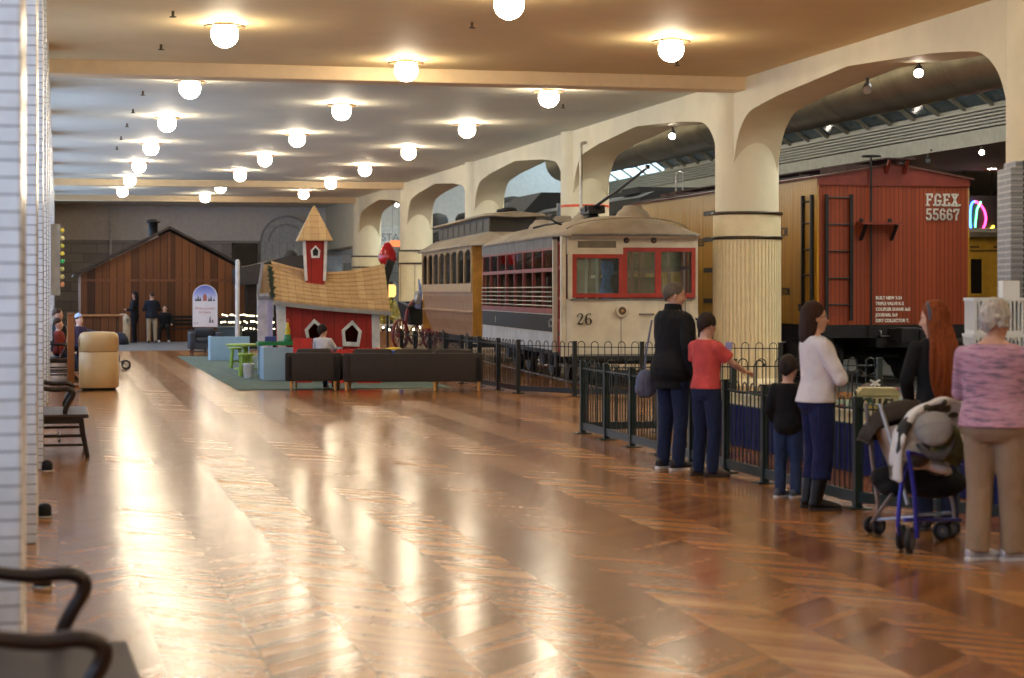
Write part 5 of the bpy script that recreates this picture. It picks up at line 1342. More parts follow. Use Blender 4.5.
def head_geo(mb, Mh, k, child=False):
    rs = [(.000, .058, .026, .026), (.018, .046, .046, .042), (.04, .034, .062, .053), (.065, .022, .076, .062), (.095, .01, .088, .068), (.125, .002, .095, .073), (.155, -.004, .097, .075), (.185, -.008, .090, .070), (.21, -.010, .070, .055), (.228, -.012, .040, .032), (.236, -.012, .012, .010)]
    mb.loft([[Mh @ V((k*(cx+a*math.cos(q*2*PI/22)), k*b*math.sin(q*2*PI/22), k*z)) for q in range(22)] for z, cx, a, b in rs])
    f = lambda x, y, z: Mh @ V((x*k, y*k, z*k))
    R3 = Mh.to_3x3()
    mb.tube([f(.088, 0, .128), f(.104, 0, .104), f(.117, 0, .086), f(.098, 0, .078)], [k*.009, k*.012, k*.0155, k*.012], 10)
    mb.ell(f(.092, .012, .08), (k*.012, k*.009, k*.009), R3); mb.ell(f(.092, -.012, .08), (k*.012, k*.009, k*.009), R3)
    mb.ell(f(.082, 0, .138), (k*.018, k*.052, k*.010), R3)             # brow ridge
    mb.ell(f(.082, 0, .05), (k*.022, k*.028, k*.014), R3)             # mouth mound
    mb.ell(f(.074, 0, .014), (k*.022, k*.022, k*.017), R3)            # chin
    for s in (-1, 1):
        mb.ell(f(.066, s*.040, .088), (k*.026, k*.022, k*.022), R3)    # cheek
        mb.ell(f(-.006, s*.077, .104), (k*.020, k*.009, k*.031), R3, 12, 8)
        mb.ell(f(-.002, s*.077, .083), (k*.010, k*.008, k*.012), R3, 10, 6)
def face_parts(root, Mh, k, browm=m_brow, glasses=None):
    f = lambda x, y, z: Mh @ V((x*k, y*k, z*k)); R3 = Mh.to_3x3()
    for s in (-1, 1):
        e = MB(); e.ell(f(.078, s*.031, .117), (k*.0125, k*.0135, k*.0095), R3, 12, 8); eo = e.build('eye', m_eye, root)
        MB().ell(f(.0885, s*.032, .117), (k*.003, k*.0058, k*.006), R3, 10, 6).build('iris', m_iris, eo)
        MB().tube([f(.092, s*.014, .135), f(.093, s*.032, .141), f(.078, s*.052, .136)], [k*.004, k*.0048, k*.003], 6).build('eyebrow', browm, root)
    MB().tube([f(.086, -.022, .052), f(.1015, 0, .055), f(.086, .022, .052)], [k*.003, k*.0062, k*.003], 6).build('lips', m_lip, root)
    if glasses:
        g = MB()
        for s in (-1, 1):
            ring = [f(.108, s*.034+.024*math.cos(a), .117+.018*math.sin(a)) for a in [q*2*PI/16 for q in range(17)]]
            g.tube(ring, k*.0022, 5); g.tube([f(.106, s*.058, .12), f(.05, s*.079, .122), f(-.005, s*.082, .115)], k*.002, 5)
        g.tube([f(.108, -.011, .12), f(.112, 0, .122), f(.108, .011, .12)], k*.002, 5); g.build('glasses', glasses, root)
def hair_cap(mb, Mh, k, front=52, sidev=86, back=126, off=.010, n=9, lump=.0, seed=0):
    def vm(az):
        a = abs(az)
        if a < PI/2: t = a/(PI/2); t = t*t*(3-2*t); return front+(sidev-front)*t
        t = (a-PI/2)/(PI/2); t = t*t*(3-2*t); return sidev+(back-sidev)*t
    NA = 32; rings = []
    def pt(az, fr, o):
        v = R(max(1.5, vm(az)*fr)); rr = 1+lump*noise.noise(V((az*1.5+seed, fr*5, seed)))
        th = o*min(1.0, .55+.6*(1-fr))
        return Mh @ V((k*(-.008+(.099+th)*math.sin(v)*math.cos(az)*rr), k*(.0775+th)*math.sin(v)*math.sin(az)*rr, k*(.128+(.109+th)*math.cos(v)*rr)))
    azs = [-PI+q*2*PI/NA for q in range(NA)]
    for i in range(n+1): rings.append([pt(a, i/n, off) for a in azs])
    for i in range(n, -1, -1): rings.append([pt(a, i/n, -.012) for a in azs])
    mb.loft(rings)
BODY = [(.80, 0, .085, .125), (.86, -.01, .112, .158), (.93, -.015, .118, .168), (1.0, -.01, .108, .156), (1.08, 0, .098, .140), (1.18, .005, .105, .147), (1.28, .008, .112, .160), (1.35, .0, .106, .168), (1.395, -.01, .092, .163), (1.43, -.018, .076, .132), (1.458, -.022, .064, .092), (1.48, -.020, .058, .066), (1.50, -.018, .054, .057)]
def person(label, loc, rz, H=1.75, hh=.235, wid=1.0, dep=1.0, skinm=None, head=(0, 0, 0), lean=0.0, seat=None,
           arms=None, legs=None, top=None, bottom=None, shoes=None, hair=None, glasses=None, vox=.008, feet=None, group=None, hands=(.35, .35), fine=True, browm=m_brow):
    skinm = skinm or m_sk1
    sz = (H-hh)/1.492; sx = (H/1.75)**.9; k = hh/.235
    hipz = .93
    dz = 0 if seat is None else seat/sz+.155-hipz
    ML = Matrix.Translation(V((0, 0, hipz+dz))) @ Matrix.Rotation(lean, 4, 'Y') @ Matrix.Translation(V((0, 0, -hipz)))   # about hips
    S = lambda p: V((p[0]*sx*dep, p[1]*sx*wid, p[2]*sz))
    U = lambda p: S(ML @ V(p))                        # upper body
    arms = arms or {}; legs = legs or {}
    A = {}
    for s, nm in ((1, 'L'), (-1, 'R')):
        dflt = ((-.01, s*.235, 1.13), (.06, s*.245, .88), (.2, 0, -1), (0, -s, 0))
        A[nm] = arms.get(nm, dflt)
    Lg = {}
    for s, nm in ((1, 'L'), (-1, 'R')):
        if seat is not None: dflt = ((.42, s*.11, .95+dz), (.40, s*.11, .09))
        else: dflt = ((.015, s*.10, .49), (-.02, s*.105, .085))
        Lg[nm] = legs.get(nm, dflt)
    hip = {nm: V((0, s*.088, .90+dz)) for s, nm in ((1, 'L'), (-1, 'R'))}
    sh = {nm: V((-.012, s*.170, 1.375)) for s, nm in ((1, 'L'), (-1, 'R'))}
    def torso(mb, lo, hi, add=0.0, addz=0.0, belly=0.0):
        rs = [r for r in BODY if lo <= r[0] <= hi]
        if rs[0][0] > lo+.005:
            r0 = rs[0]; rs = [(lo, r0[1], r0[2]+.01, r0[3]+.004)]+rs
        rings = []
        for z, cx, a, b in rs:
            bl = belly*math.exp(-((z-1.08)/.14)**2)
            rings.append([U((cx+bl*.6+(a+add+bl*.5)*math.cos(q*2*PI/24), (b+add+bl*.3)*math.sin(q*2*PI/24), z+(addz if z > 1.4 else 0))) for q in range(24)])
        mb.loft(rings)
    def arm(mb, nm, radii, upto=1.0, cuff=None):
        e, w = V(A[nm][0]), V(A[nm][1]); s_ = sh[nm]
        pts = [U(s_), U(s_*.75+e*.25), U(s_*.35+e*.65), U(e), U(e*.6+w*.4), U(w)]
        rr = list(radii)
        if upto < 1: n = 3; pts = pts[:n]; rr = rr[:n]; rr[-1] = rr[-1]+.012; pts[-1] = U(s_*.30+e*.70)
        mb.ell(pts[0], (rr[0]*1.02,)*3, nu=12, nv=8); mb.tube(pts, rr, 12)
        if upto >= 1: mb.ell(pts[3], (rr[3]*1.0,)*3, nu=10, nv=6)
    def leg(mb, nm, radii, zcut=None):
        h, kn, an = hip[nm], V(Lg[nm][0]), V(Lg[nm][1])
        pts = [S(h), S(h*.7+kn*.3), S(h*.3+kn*.7), S(kn), S(kn*.7+an*.3), S(kn*.4+an*.6), S(an)]
        if zcut is not None:
            a = S(kn*.4+an*.6); pts[-1] = S(an)+(S(kn)-S(an)).normalized()*zcut
        mb.ell(pts[0], (radii[0],)*3, nu=12, nv=8); mb.tube(pts, radii, 14); mb.ell(pts[3], (radii[3],)*3, nu=12, nv=8)
    # --- body: one skin
    b = MB(); torso(b, .80, 1.50)
    ct = V((-.018, 0, 1.492)); hy, hp, hr = head
    hb = U((-.028, 0, 1.492)); Mr = Matrix.Rotation(lean*.25, 4, 'Y')
    Mh = Matrix.Translation(hb) @ Matrix.Rotation(hy, 4, 'Z') @ Matrix.Rotation(hp, 4, 'Y') @ Matrix.Rotation(hr, 4, 'X')
    b.tube([U((-.022, 0, 1.43)), U((-.02, 0, 1.49)), Mh @ V((.005*k, 0, .03*k)), Mh @ V((-.005*k, 0, .09*k))], [.062*sx, .056*sx, .053*k, .055*k], 14)
    head_geo(b, Mh, k)
    ra = [x*sx for x in (.050, .046, .040, .036, .035, .024)]
    for i, nm in enumerate('LR'):
        arm(b, nm, ra)
        hs = .5*k+.5*sx
        hand(b, U(A[nm][1]), (ML.to_3x3() @ V(A[nm][2])), ML.to_3x3() @ V(A[nm][3]), A[nm][5] if len(A[nm]) > 5 else (1 if nm == 'L' else -1)*1, A[nm][4] if len(A[nm]) > 4 else hands[i], hs)
        leg(b, nm, [x*sx for x in (.082, .080, .066, .054, .052, .046, .036)])
    for nm in 'LR':
        an = S(Lg[nm][1]); fd = feet.get(nm, 0) if feet else 0
        Mf = Matrix.Translation(V((an.x, an.y, 0))) @ Matrix.Rotation(fd, 4, 'Z')
        b.tube([Mf @ V((-.03*sx, 0, an.z)), Mf @ V((.02*sx, 0, max(.05, an.z*.55))), Mf @ V((.13*sx, 0, .035))], [.036*sx, .036*sx, .026*sx], 10)
    root = b.organic('person', skinm, None, vox, 3)
    tag(root, label, 'person', group)
    root.location = loc; root.rotation_euler = (0, 0, rz)
    if fine: face_parts(root, Mh, k, browm, glasses)
    # --- upper clothing
    if top:
        t = MB(); blk = top.get('bulk', .018)
        torso(t, top.get('hem', .86), top.get('neck', 1.478), blk, 0, top.get('belly', 0))
        if top.get('hem', .86) < .82 and top.get('flare', 0):
            pass
        sl = top.get('sleeve', 1.0); br = top.get('sr', .018)
        for nm in 'LR':
            arm(t, nm, [x*sx+br for x in (.047, .046, .043, .040, .037, .030)], sl)
        if top.get('collar'):
            c = top['collar']; t.tube([U((-.022, 0, 1.44)), U((-.024, 0, 1.44+c))], [.092*sx, .080*sx], 16)
        o = t.organic(top['name'], top['mat'], root, top.get('vox', max(vox, .010)), 3, top.get('post'))
    if bottom:
        t = MB(); blk = bottom.get('bulk', .016)
        torso(t, .80, bottom.get('waist', 1.0), blk)
        cut = bottom.get('cut', .02)
        rr = bottom.get('r', (.092, .090, .078, .068, .064, .062, .060))
        for nm in 'LR': leg(t, nm, [x*sx+blk*.3 for x in rr], cut*sz)
        t.organic(bottom['name'], bottom['mat'], root, max(vox, .010), 3, bottom.get('post'))
    if shoes:
        for nm in 'LR':
            an = S(Lg[nm][1]); fd = feet.get(nm, 0) if feet else 0; az = max(0, an.z-.085*sz)
            Mf = Matrix.Translation(V((an.x, an.y, az))) @ Matrix.Rotation(fd, 4, 'Z'); q = sx*shoes.get('size', 1)
            P = lambda x, y, z: Mf @ V((x*q, y*q, z*q))
            t = MB()
            t.tube([P(-.085, 0, .05), P(-.05, 0, .055), P(.02, 0, .055), P(.09, 0, .045), P(.15, 0, .036), P(.185, 0, .028)], [(.028*q, .03*q), (.041*q, .046*q), (.043*q, .046*q), (.049*q, .036*q), (.044*q, .028*q), (.02*q, .016*q)], 14, lat=Mf.to_3x3() @ V((0, 1, 0)))
            bh = shoes.get('boot', .095)
            t.tube([P(-.035, 0, .05), P(-.03, 0, .07), P(-.02, 0, bh)] if bh < .2 else [P(-.035, 0, .05), P(-.025, 0, .10), P(.005, 0, bh*.6), P(.02, 0, bh)], [(.042*q)]*3 if bh < .2 else [.050*q, .054*q, .066*q, .070*q], 14)
            so = t.organic(shoes.get('name', 'shoe'), shoes['mat'], root, max(.006, vox*.8), 2)
            u = MB(); sole = [(-.095, .0), (-.085, -.03), (-.03, -.038), (.04, -.04), (.10, -.05), (.155, -.044), (.192, -.018), (.192, .018), (.155, .044), (.10, .05), (.04, .04), (-.03, .038), (-.085, .03)]
            u.prism(sole, lambda a, c_, d: P(a, c_, d), 0, .024); u.build('sole', shoes['sole'], so, bevel=.004)
            if shoes.get('laces'):
                u = MB()
                for j in range(4): u.tube([P(.03+j*.022, -.02, .094-j*.009), P(.03+j*.022, .02, .094-j*.009)], .004*q, 5)
                u.build('lace_pattern', shoes['laces'], so)
    if hair: hair(root, Mh, k, U)
    root['hm'] = 1; del root['hm']
    return root, Mh, U, S, k
def cap_hair(mat, **kw):
    def f(root, Mh, k, U):
        mb = MB(); hair_cap(mb, Mh, k, **kw); mb.build('hair', mat, root)
    return f
m_blackcoat = clothm('black_wool', (24, 24, 27), fold=.35); m_jean = clothm('dark_denim', (32, 42, 72), fold=.6); m_jean2 = clothm('blue_denim', (46, 62, 96), fold=.6); m_navyp = clothm('navy_trouser', (28, 34, 74), fold=.7)
m_shoeb = M('black_shoe', (30, 30, 34), .5); m_solew = M('white_sole', (214, 214, 216), .6); m_soled = M('dark_sole', (42, 36, 32), .7)
# ---------------- man in black coat
G = gp(668, 470)
man, Mh_, U_, S_, k_ = person('man in a long black coat and jeans standing behind the boy in red', (5.71, 17.87, 0), R(20), 1.78, .235, 1.10, 1.16, m_sk1, lean=R(3),
    head=(R(-26), R(8), 0),
    arms={'R': ((-.03, -.245, 1.12), (.09, -.235, .845), (.28, .05, -.95), (.1, .9, .1), .75, 1), 'L': ((.05, .25, 1.13), (.27, .13, 1.19), (.9, -.35, .1), (.1, -.6, -.5), .9, -1)},
    top=dict(name='coat', mat=m_blackcoat, hem=.74, bulk=.040, sr=.026, collar=.085, neck=1.478, belly=.03),
    bottom=dict(name='jeans', mat=m_jean, cut=-.055, bulk=.01), shoes=dict(mat=m_shoeb, sole=m_solew), feet={'L': R(12), 'R': R(-8)},
    hair=cap_hair(hairm('hair_greying', (96, 88, 80)), front=46, sidev=97, back=142, off=.007))
cam_ = thing('camera_with_strap', 'black camera on a strap held by the man in the long black coat', 'camera', (5.71, 17.87, 0), R(20))
MB().box(.375, .445, -.06, .10, 1.15, 1.24).build('camera_body', m_blk, cam_, bevel=.008); MB().tube([(.445, .02, 1.195), (.51, .02, 1.19)], [.036, .04], 16).build('lens', m_blk, cam_)
MB().tube(cat_rom([(.38, -.05, 1.23), (.30, -.10, 1.34), (.21, -.09, 1.44)], 5), .010, 6).build('strap', m_blk, cam_)
bg = thing('shoulder_bag', 'pale blue grey cloth bag hanging behind the man in the black coat', 'bag', (5.71, 17.87, 0), R(20))
mb = MB(); mb.ell((-.10, .29, .82), (.12, .05, .13)); mb.ell((-.10, .29, .76), (.13, .055, .09)); mb.organic('pouch', clothm('bag_cloth', (104, 112, 142)), bg, .01, 3)
MB().tube(cat_rom([(-.10, .30, .92), (-.08, .31, 1.1), (-.04, .27, 1.42)], 4), .009, 6).build('strap', clothm('bag_cloth', (104, 112, 142)), bg)
# ---------------- boy in red
boy, *_ = person('boy in a red T-shirt and dark jeans reaching a hand to the fence', (5.80, 17.13, 0), R(28), 1.50, .215, .98, 1.0, m_sk2,
    head=(R(-4), R(14), 0),
    arms={'R': ((.14, -.26, 1.20), (.36, -.22, 1.11), (.95, .1, -.12), (0, .1, -1), .5, 1), 'L': ((.08, .24, 1.18), (.30, .16, 1.27), (.7, -.3, .6), (0, -.9, -.2), .7, -1)},
    top=dict(name='shirt', mat=clothm('red_jersey', (200, 80, 78), fold=.4), hem=.93, bulk=.022, sr=.018, sleeve=.5, neck=1.465),
    bottom=dict(name='jeans', mat=m_jean, cut=-.05, waist=1.0), shoes=dict(mat=M('brown_sneaker', (74, 62, 54), .6), sole=m_soled, laces=M('lace_grey', (150, 140, 130), .7)), feet={'L': R(-30), 'R': R(-40)},
    hair=cap_hair(hairm('hair_dark', (50, 42, 40)), front=58, sidev=104, back=148, off=.013, lump=.03))
pp = thing('folded_leaflet', 'lavender paper leaflet held up by the boy in red', 'leaflet', (5.80, 17.13, 0), R(28))
MB().obox((.395, .10, 1.14), (.006, .12, .17), Matrix.Rotation(R(-20), 3, 'Z') @ Matrix.Rotation(R(12), 3, 'Y')).build('front_page', M('lavender_paper', (160, 158, 206), .7), pp); MB().obox((.403, .104, 1.14), (.004, .118, .168), Matrix.Rotation(R(-17), 3, 'Z') @ Matrix.Rotation(R(12), 3, 'Y')).build('back_page', M('lavender_paper', (160, 158, 206), .7), pp)
# ---------------- small child
kid, *_ = person('small child in black top and jeans half hidden behind the woman in white', (5.86, 15.22, 0), R(60), 1.17, .205, .88, 1.0, m_sk2,
    head=(R(-10), R(10), 0),
    arms={'R': ((-.02, -.25, 1.12), (.08, -.22, .95), (.5, .3, -.7), (0, 1, 0), .6, 1), 'L': ((.0, .25, 1.12), (.1, .2, .98), (.6, -.2, -.6), (0, -1, 0), .6, -1)},
    top=dict(name='sweatshirt', mat=m_blackcoat, hem=.80, bulk=.030, sr=.022), bottom=dict(name='jeans', mat=m_jean2, cut=-.04),
    shoes=dict(mat=M('grey_sneaker', (78, 86, 96), .6), sole=m_solew, laces=M('lace_green', (70, 160, 110), .7), size=1.05), feet={'L': R(-30), 'R': R(-30)},
    hair=cap_hair(hairm('hair_dark', (50, 42, 40)), front=58, sidev=106, back=148, off=.014, lump=.03))
bb = thing('blue_folder', 'bright blue folder held between the small child and the woman in white', 'folder', (5.86, 15.22, 0), R(60))
MB().obox((.14, -.22, .84), (.02, .22, .24), Matrix.Rotation(R(14), 3, 'Y')).build('cover', M('bright_blue', (70, 92, 214), .5), bb); MB().obox((.157, -.22, .84), (.006, .21, .23), Matrix.Rotation(R(14), 3, 'Y')).build('paper', M('page_white', (220, 220, 224), .7), bb)
# ---------------- woman in white sweater
def bob(mat):
    def f(root, Mh, k, U):
        mb = MB(); hair_cap(mb, Mh, k, front=48, sidev=100, back=128, off=.016)
        rows = []
        for z, cx, a, b in ((.19, -.03, .075, .080), (.14, -.036, .080, .092), (.08, -.042, .078, .098), (.02, -.048, .074, .100), (-.04, -.05, .070, .098), (-.09, -.048, .058, .088), (-.115, -.045, .04, .07)):
            rows.append([Mh @ V((k*(cx+a*math.cos(q*2*PI/20)), k*b*math.sin(q*2*PI/20), k*z)) for q in range(20)])
        mb.loft(rows)
        mb.organic('hair', mat, root, .008, 2)
    return f
m_sweat = clothm('white_knit', (220, 214, 218), .04, fold=.45)
wom, MhW, UW, SW, kW = person('woman in a white sweater, navy trousers and tall black boots, arms folded', (5.77, 14.36, 0), R(-3), 1.61, .225, 1.10, 1.12, m_sk1,
    head=(R(-4), R(2), 0),
    arms={'R': ((.10, -.25, 1.10), (.19, .02, 1.13), (-.1, .98, .06), (-.9, -.1, 0), .5, 1), 'L': ((.10, .25, 1.10), (.165, .06, 1.12), (-.1, -.98, .1), (-.9, .1, 0), .6, -1)},
    top=dict(name='sweater', mat=m_sweat, hem=.90, bulk=.024, sr=.020, belly=.03),
    bottom=dict(name='trousers', mat=m_navyp, cut=.255, bulk=.02, r=(.098, .100, .090, .080, .080, .078, .068)), shoes=dict(name='boot', mat=M('black_leather', (16, 16, 20), .35, spec=.4, bump=.2, bs=14), sole=m_soled, boot=.42), feet={'L': R(8), 'R': R(-8)},
    hair=bob(hairm('hair_brown', (56, 38, 32))), glasses=M('glasses_frame', (30, 28, 28), .3))
sc_ = MB(); sc_.tube(cat_rom([UW((.0, -.095, 1.475)), UW((.09, -.10, 1.40)), UW((.140, -.07, 1.30)), UW((.155, -.03, 1.25))], 5), [(.03, .008)]*16, 8); sc_.build('strap', m_blackcoat, wom)
# ---------------- red haired girl
def long_hair(mat):
    def f(root, Mh, k, U):
        mb = MB(); hair_cap(mb, Mh, k, front=50, sidev=104, back=130, off=.016)
        hy = Mh.to_3x3()
        rows = []
        top_ = Mh @ V((-.03*k, 0, .17*k)); c0 = U((-.085, 0, 1.50))
        prof_ = [(1.64, -.045, .07, .085), (1.56, -.065, .065, .095), (1.48, -.095, .055, .105), (1.40, -.125, .05, .115), (1.30, -.140, .05, .118), (1.20, -.142, .05, .112), (1.10, -.138, .045, .10), (1.02, -.13, .04, .085), (.96, -.125, .03, .06), (.92, -.122, .015, .03)]
        for i, (z, cx, a, b) in enumerate(prof_):
            off = V((0, .02-.012*i, 0)); rows.append([U((cx+a*math.cos(q*2*PI/24)*(1+.12*math.sin(q*2.5+z*14)), off.y+b*math.sin(q*2*PI/24)*(1+.05*math.sin(z*22)), z)) for q in range(24)])
        mb.loft(rows)
        for q in range(9):
            y = -.10+q*.024; pts = [U((-.07-.02*abs(math.cos(q)), y*.7+.01, 1.60)), U((-.155, y, 1.42)), U((-.185+.01*math.sin(q*3), y*1.1+.012*math.sin(q*5), 1.25)), U((-.175, y*1.0-.012*math.sin(q*4), 1.08)), U((-.15, y*.6-.06+.015*math.sin(q*7), .93-.02*(q % 3)))]
            mb.tube(cat_rom(pts, 4), [.018]*4+[.019]*6+[.016]*5+[.007]*2, 8)
        mb.organic('hair', mat, root, .008, 1)
    return f
red, MhR, UR, SR, kR = person('red haired girl in a black top with hair down to the waist, facing left', (6.10, 12.93, 0), R(84), 1.625, .225, .95, 1.0, m_sk2,
    head=(R(58), R(10), 0), arms={'L': ((.02, .245, 1.13), (.16, .17, .98), (.8, -.5, -.2), (0, -1, 0), .5, -1), 'R': ((.02, -.245, 1.13), (.16, -.17, .98), (.8, .5, -.2), (0, 1, 0), .5, 1)},
    top=dict(name='top', mat=m_blackcoat, hem=.86, bulk=.016, sr=.014), bottom=dict(name='trousers', mat=m_jean, cut=-.04), shoes=dict(mat=m_shoeb, sole=m_soled),
    hair=long_hair(hairm('hair_red', (122, 62, 32))), browm=M('brow_red', (130, 74, 44), .8))
hbn = MB(); hbn.tube([MhR @ V((kR*(.03-.02*abs(math.cos(a))), kR*.094*math.cos(a), kR*(.115+.128*math.sin(a)))) for a in [PI*q/18 for q in range(-1, 20)]], [(.014, .005)]*21, 8, lat=(MhR.to_3x3() @ V((1, 0, 0)))); hbn.build('headband', M('headband_grey', (60, 64, 76), .5), red)
# ---------------- older woman in pink cardigan
def curly(mat):
    def f(root, Mh, k, U):
        mb = MB(); hair_cap(mb, Mh, k, front=56, sidev=98, back=148, off=.028, lump=.06, seed=3)
        for q in range(60):
            az = random.uniform(-PI, PI); v = R(random.uniform(5, 60 if abs(az) < 1.2 else 128)); r = .016
            mb.ell(Mh @ V((k*(-.008+.112*math.sin(v)*math.cos(az)), k*.100*math.sin(v)*math.sin(az), k*(.128+.128*math.cos(v)))), (r, r, r), nu=8, nv=6)
        mb.organic('hair', mat, root, .008, 2)
    return f
m_card = streakm('pink_marled_knit', [(92, 86, 102), (138, 116, 136), (184, 140, 160), (196, 158, 178), (120, 112, 126)], (7, 7, 42))
old, *_ = person('older woman with short grey hair, pink marled cardigan and khaki trousers', (5.76, 11.36, 0), R(46), 1.63, .23, 1.22, 1.2, m_sk1,
    head=(R(-22), R(8), 0), arms={'R': ((.10, -.235, 1.13), (.29, -.17, 1.09), (.9, .2, .0), (0, .2, -1), .5, 1), 'L': ((.08, .222, 1.12), (.27, .13, 1.08), (.9, -.3, .0), (0, -.2, -1), .5, -1)},
    top=dict(name='cardigan', mat=m_card, hem=.90, bulk=.030, sr=.022, belly=.05), bottom=dict(name='trousers', mat=clothm('khaki_twill', (152, 130, 108), .06, fold=.4, fs=4), cut=-.03, bulk=.02, r=(.102, .102, .094, .084, .080, .078, .078)),
    shoes=dict(mat=M('silver_sneaker', (190, 192, 204), .45), sole=m_solew, laces=M('lace_white', (226, 226, 230), .7)), feet={'L': R(-36), 'R': R(-44)}, legs={'L': ((.0, .085, .49), (-.05, .085, .085)), 'R': ((.02, -.085, .49), (.03, -.09, .085))},
    hair=curly(hairm('hair_grey', (176, 172, 168))), browm=M('brow_grey', (150, 146, 142), .8))
# ---------------- person in the armchair
person('person in a white shirt seated in the dark armchair, seen from behind', tuple(pd(323, 291, 33.75)*1-V((0, 0, 1.7-ZR))), PI/2-YAW-R(20), 1.12, .20, 1.16, 1.0, m_sk2, seat=.465, vox=.012, head=(R(-20), 0, 0),
    top=dict(name='shirt', mat=m_sweat, hem=.9, bulk=.024), bottom=dict(name='trousers', mat=m_jean2, cut=0), shoes=dict(mat=m_shoeb, sole=m_solew),
    arms={'L': ((.12, .24, 1.17), (.34, .14, 1.10), (.9, -.2, .1), (0, -1, 0)), 'R': ((.12, -.24, 1.17), (.34, -.14, 1.10), (.9, .2, .1), (0, 1, 0))},
    hair=cap_hair(hairm('hair_dark', (50, 42, 40)), front=60, sidev=104, back=148, off=.016, lump=.04), fine=False)
# ---------------- far group by the barn
m_dkj = clothm('dark_jacket', (34, 36, 44)); m_kh = clothm('khaki_twill', (152, 130, 108), .06)
person('woman all in black standing beside the cream litter bin', (2.42, 65.0, 0), R(170), 1.68, .225, 1.0, 1.0, m_sk3, vox=.014, fine=False,
    top=dict(name='coat', mat=m_blackcoat, hem=.72, bulk=.035), bottom=dict(name='trousers', mat=m_blackcoat, cut=-.04), shoes=dict(mat=m_shoeb, sole=m_soled), hair=bob(hairm('hair_black', (26, 22, 22))),
    arms={'R': ((.02, -.25, 1.13), (.2, -.16, 1.1), (.8, .4, .1), (0, 1, 0)), 'L': ((.02, .25, 1.13), (.22, .16, 1.12), (.8, -.4, .1), (0, -1, 0))})
person('balding man in dark jacket and khaki trousers, back turned, before the barn', (2.98, 64.9, 0), R(96), 1.66, .225, 1.1, 1.08, m_sk1, vox=.014, fine=False,
    top=dict(name='jacket', mat=m_dkj, hem=.84, bulk=.04), bottom=dict(name='trousers', mat=clothm('pale_khaki', (170, 152, 126), .06), cut=-.04), shoes=dict(mat=m_shoeb, sole=m_soled), hair=cap_hair(hairm('hair_brown2', (74, 56, 44)), front=20, sidev=80, back=116, off=.006),
    arms={'R': ((.02, -.25, 1.13), (.24, -.16, 1.16), (.8, .4, .1), (0, 1, 0)), 'L': ((.02, .25, 1.13), (.24, .16, 1.16), (.8, -.4, .1), (0, -1, 0))})
person('child in black with white sneakers sitting on the barn bench', (3.47, 66.28, 0), R(-98), 1.38, .215, 1.1, 1.0, m_sk2, seat=.455, vox=.014, fine=False,
    top=dict(name='jacket', mat=m_blackcoat, hem=.84, bulk=.035), bottom=dict(name='trousers', mat=m_blackcoat, cut=0), shoes=dict(mat=m_solew, sole=m_solew), hair=cap_hair(hairm('hair_brown2', (74, 56, 44)), front=52, sidev=90, back=120, off=.012),
    legs={'L': ((.40, .13, .62), (.40, .18, .085)), 'R': ((.40, -.13, .62), (.40, -.18, .085))}, arms={'L': ((.06, .27, 1.15), (.24, .27, .96), (.9, 0, -.2), (0, 0, -1)), 'R': ((.06, -.27, 1.15), (.24, -.27, .96), (.9, 0, -.2), (0, 0, -1))})
# ---------------- people on the settee at the left
def knit_hat(name, m, brim=True):
    def f(root, Mh, k, U):
        mb = MB(); hair_cap(mb, Mh, k, front=64, sidev=74, back=96, off=.022, lump=.02)
        if brim: mb.ell(Mh @ V((0, 0, .24*k)), (.03, .03, .03), nu=10, nv=6)
        mb.organic(name, m, root, .012, 2)
        h = MB(); hair_cap(h, Mh, k, front=66, sidev=94, back=122, off=.008); h.build('hair', hairm('hair_brown2', (74, 56, 44)), root)
    return f
person('person in a dark jacket seated on the settee beyond the upright brown board', (.02, 38.62, 0), R(-4), 1.66, .225, 1.05, 1.0, m_sk1, seat=.45, vox=.014, fine=False,
    top=dict(name='jacket', mat=m_dkj, hem=.86, bulk=.035), bottom=dict(name='trousers', mat=m_jean, cut=0), shoes=dict(mat=m_shoeb, sole=m_soled), hair=cap_hair(hairm('hair_brown2', (74, 56, 44)), front=52, sidev=84, back=118, off=.012))
person('child in a red jacket seated on the settee nearest the brown board', (.02, 38.06, 0), R(-4), 1.30, .21, 1.05, 1.0, m_sk2, seat=.45, vox=.014, fine=False,
    top=dict(name='jacket', mat=clothm('brick_red_cloth', (142, 56, 44)), hem=.86, bulk=.03), bottom=dict(name='trousers', mat=m_jean2, cut=0), shoes=dict(mat=m_shoeb, sole=m_solew), hair=cap_hair(hairm('hair_brown2', (74, 56, 44)), front=52, sidev=88, back=118, off=.012),
    legs={'L': ((.36, .11, .63), (.40, .11, .30)), 'R': ((.36, -.11, .63), (.40, -.11, .30))})
person('child in a pale blue knitted hat seated beyond the upright brown board', (.42, 40.6, 0), R(-50), 1.36, .215, 1.05, 1.0, m_sk2, seat=.465, vox=.014, fine=False,
    top=dict(name='jacket', mat=clothm('plum_cloth', (70, 56, 78)), hem=.86, bulk=.035), bottom=dict(name='trousers', mat=m_jean2, cut=0), shoes=dict(mat=m_shoeb, sole=m_solew), hair=knit_hat('knitted_hat', streakm('pale_blue_knit', [(70, 100, 160), (180, 196, 220), (220, 222, 230)], (20, 20, 60))))
chz = thing('peach_chair', 'peach coloured chair back showing above the tan trash can', 'chair', (.40, 40.6, 0), R(-50))
MB().lathe([(.2, .425), (.22, .435), (.22, .455), (.2, .462)], n=20).build('seat', M('peach_plastic', (212, 176, 140), .5), chz)
mb = MB(); mb.loft([[V((-.27-.02*math.cos(a), .19*math.sin(a), z)) for a in [q*2*PI/16 for q in range(16)]] for z in (.46, .7, .9, .98)]); mb.build('backrest', M('peach_plastic', (212, 176, 140), .5), chz)
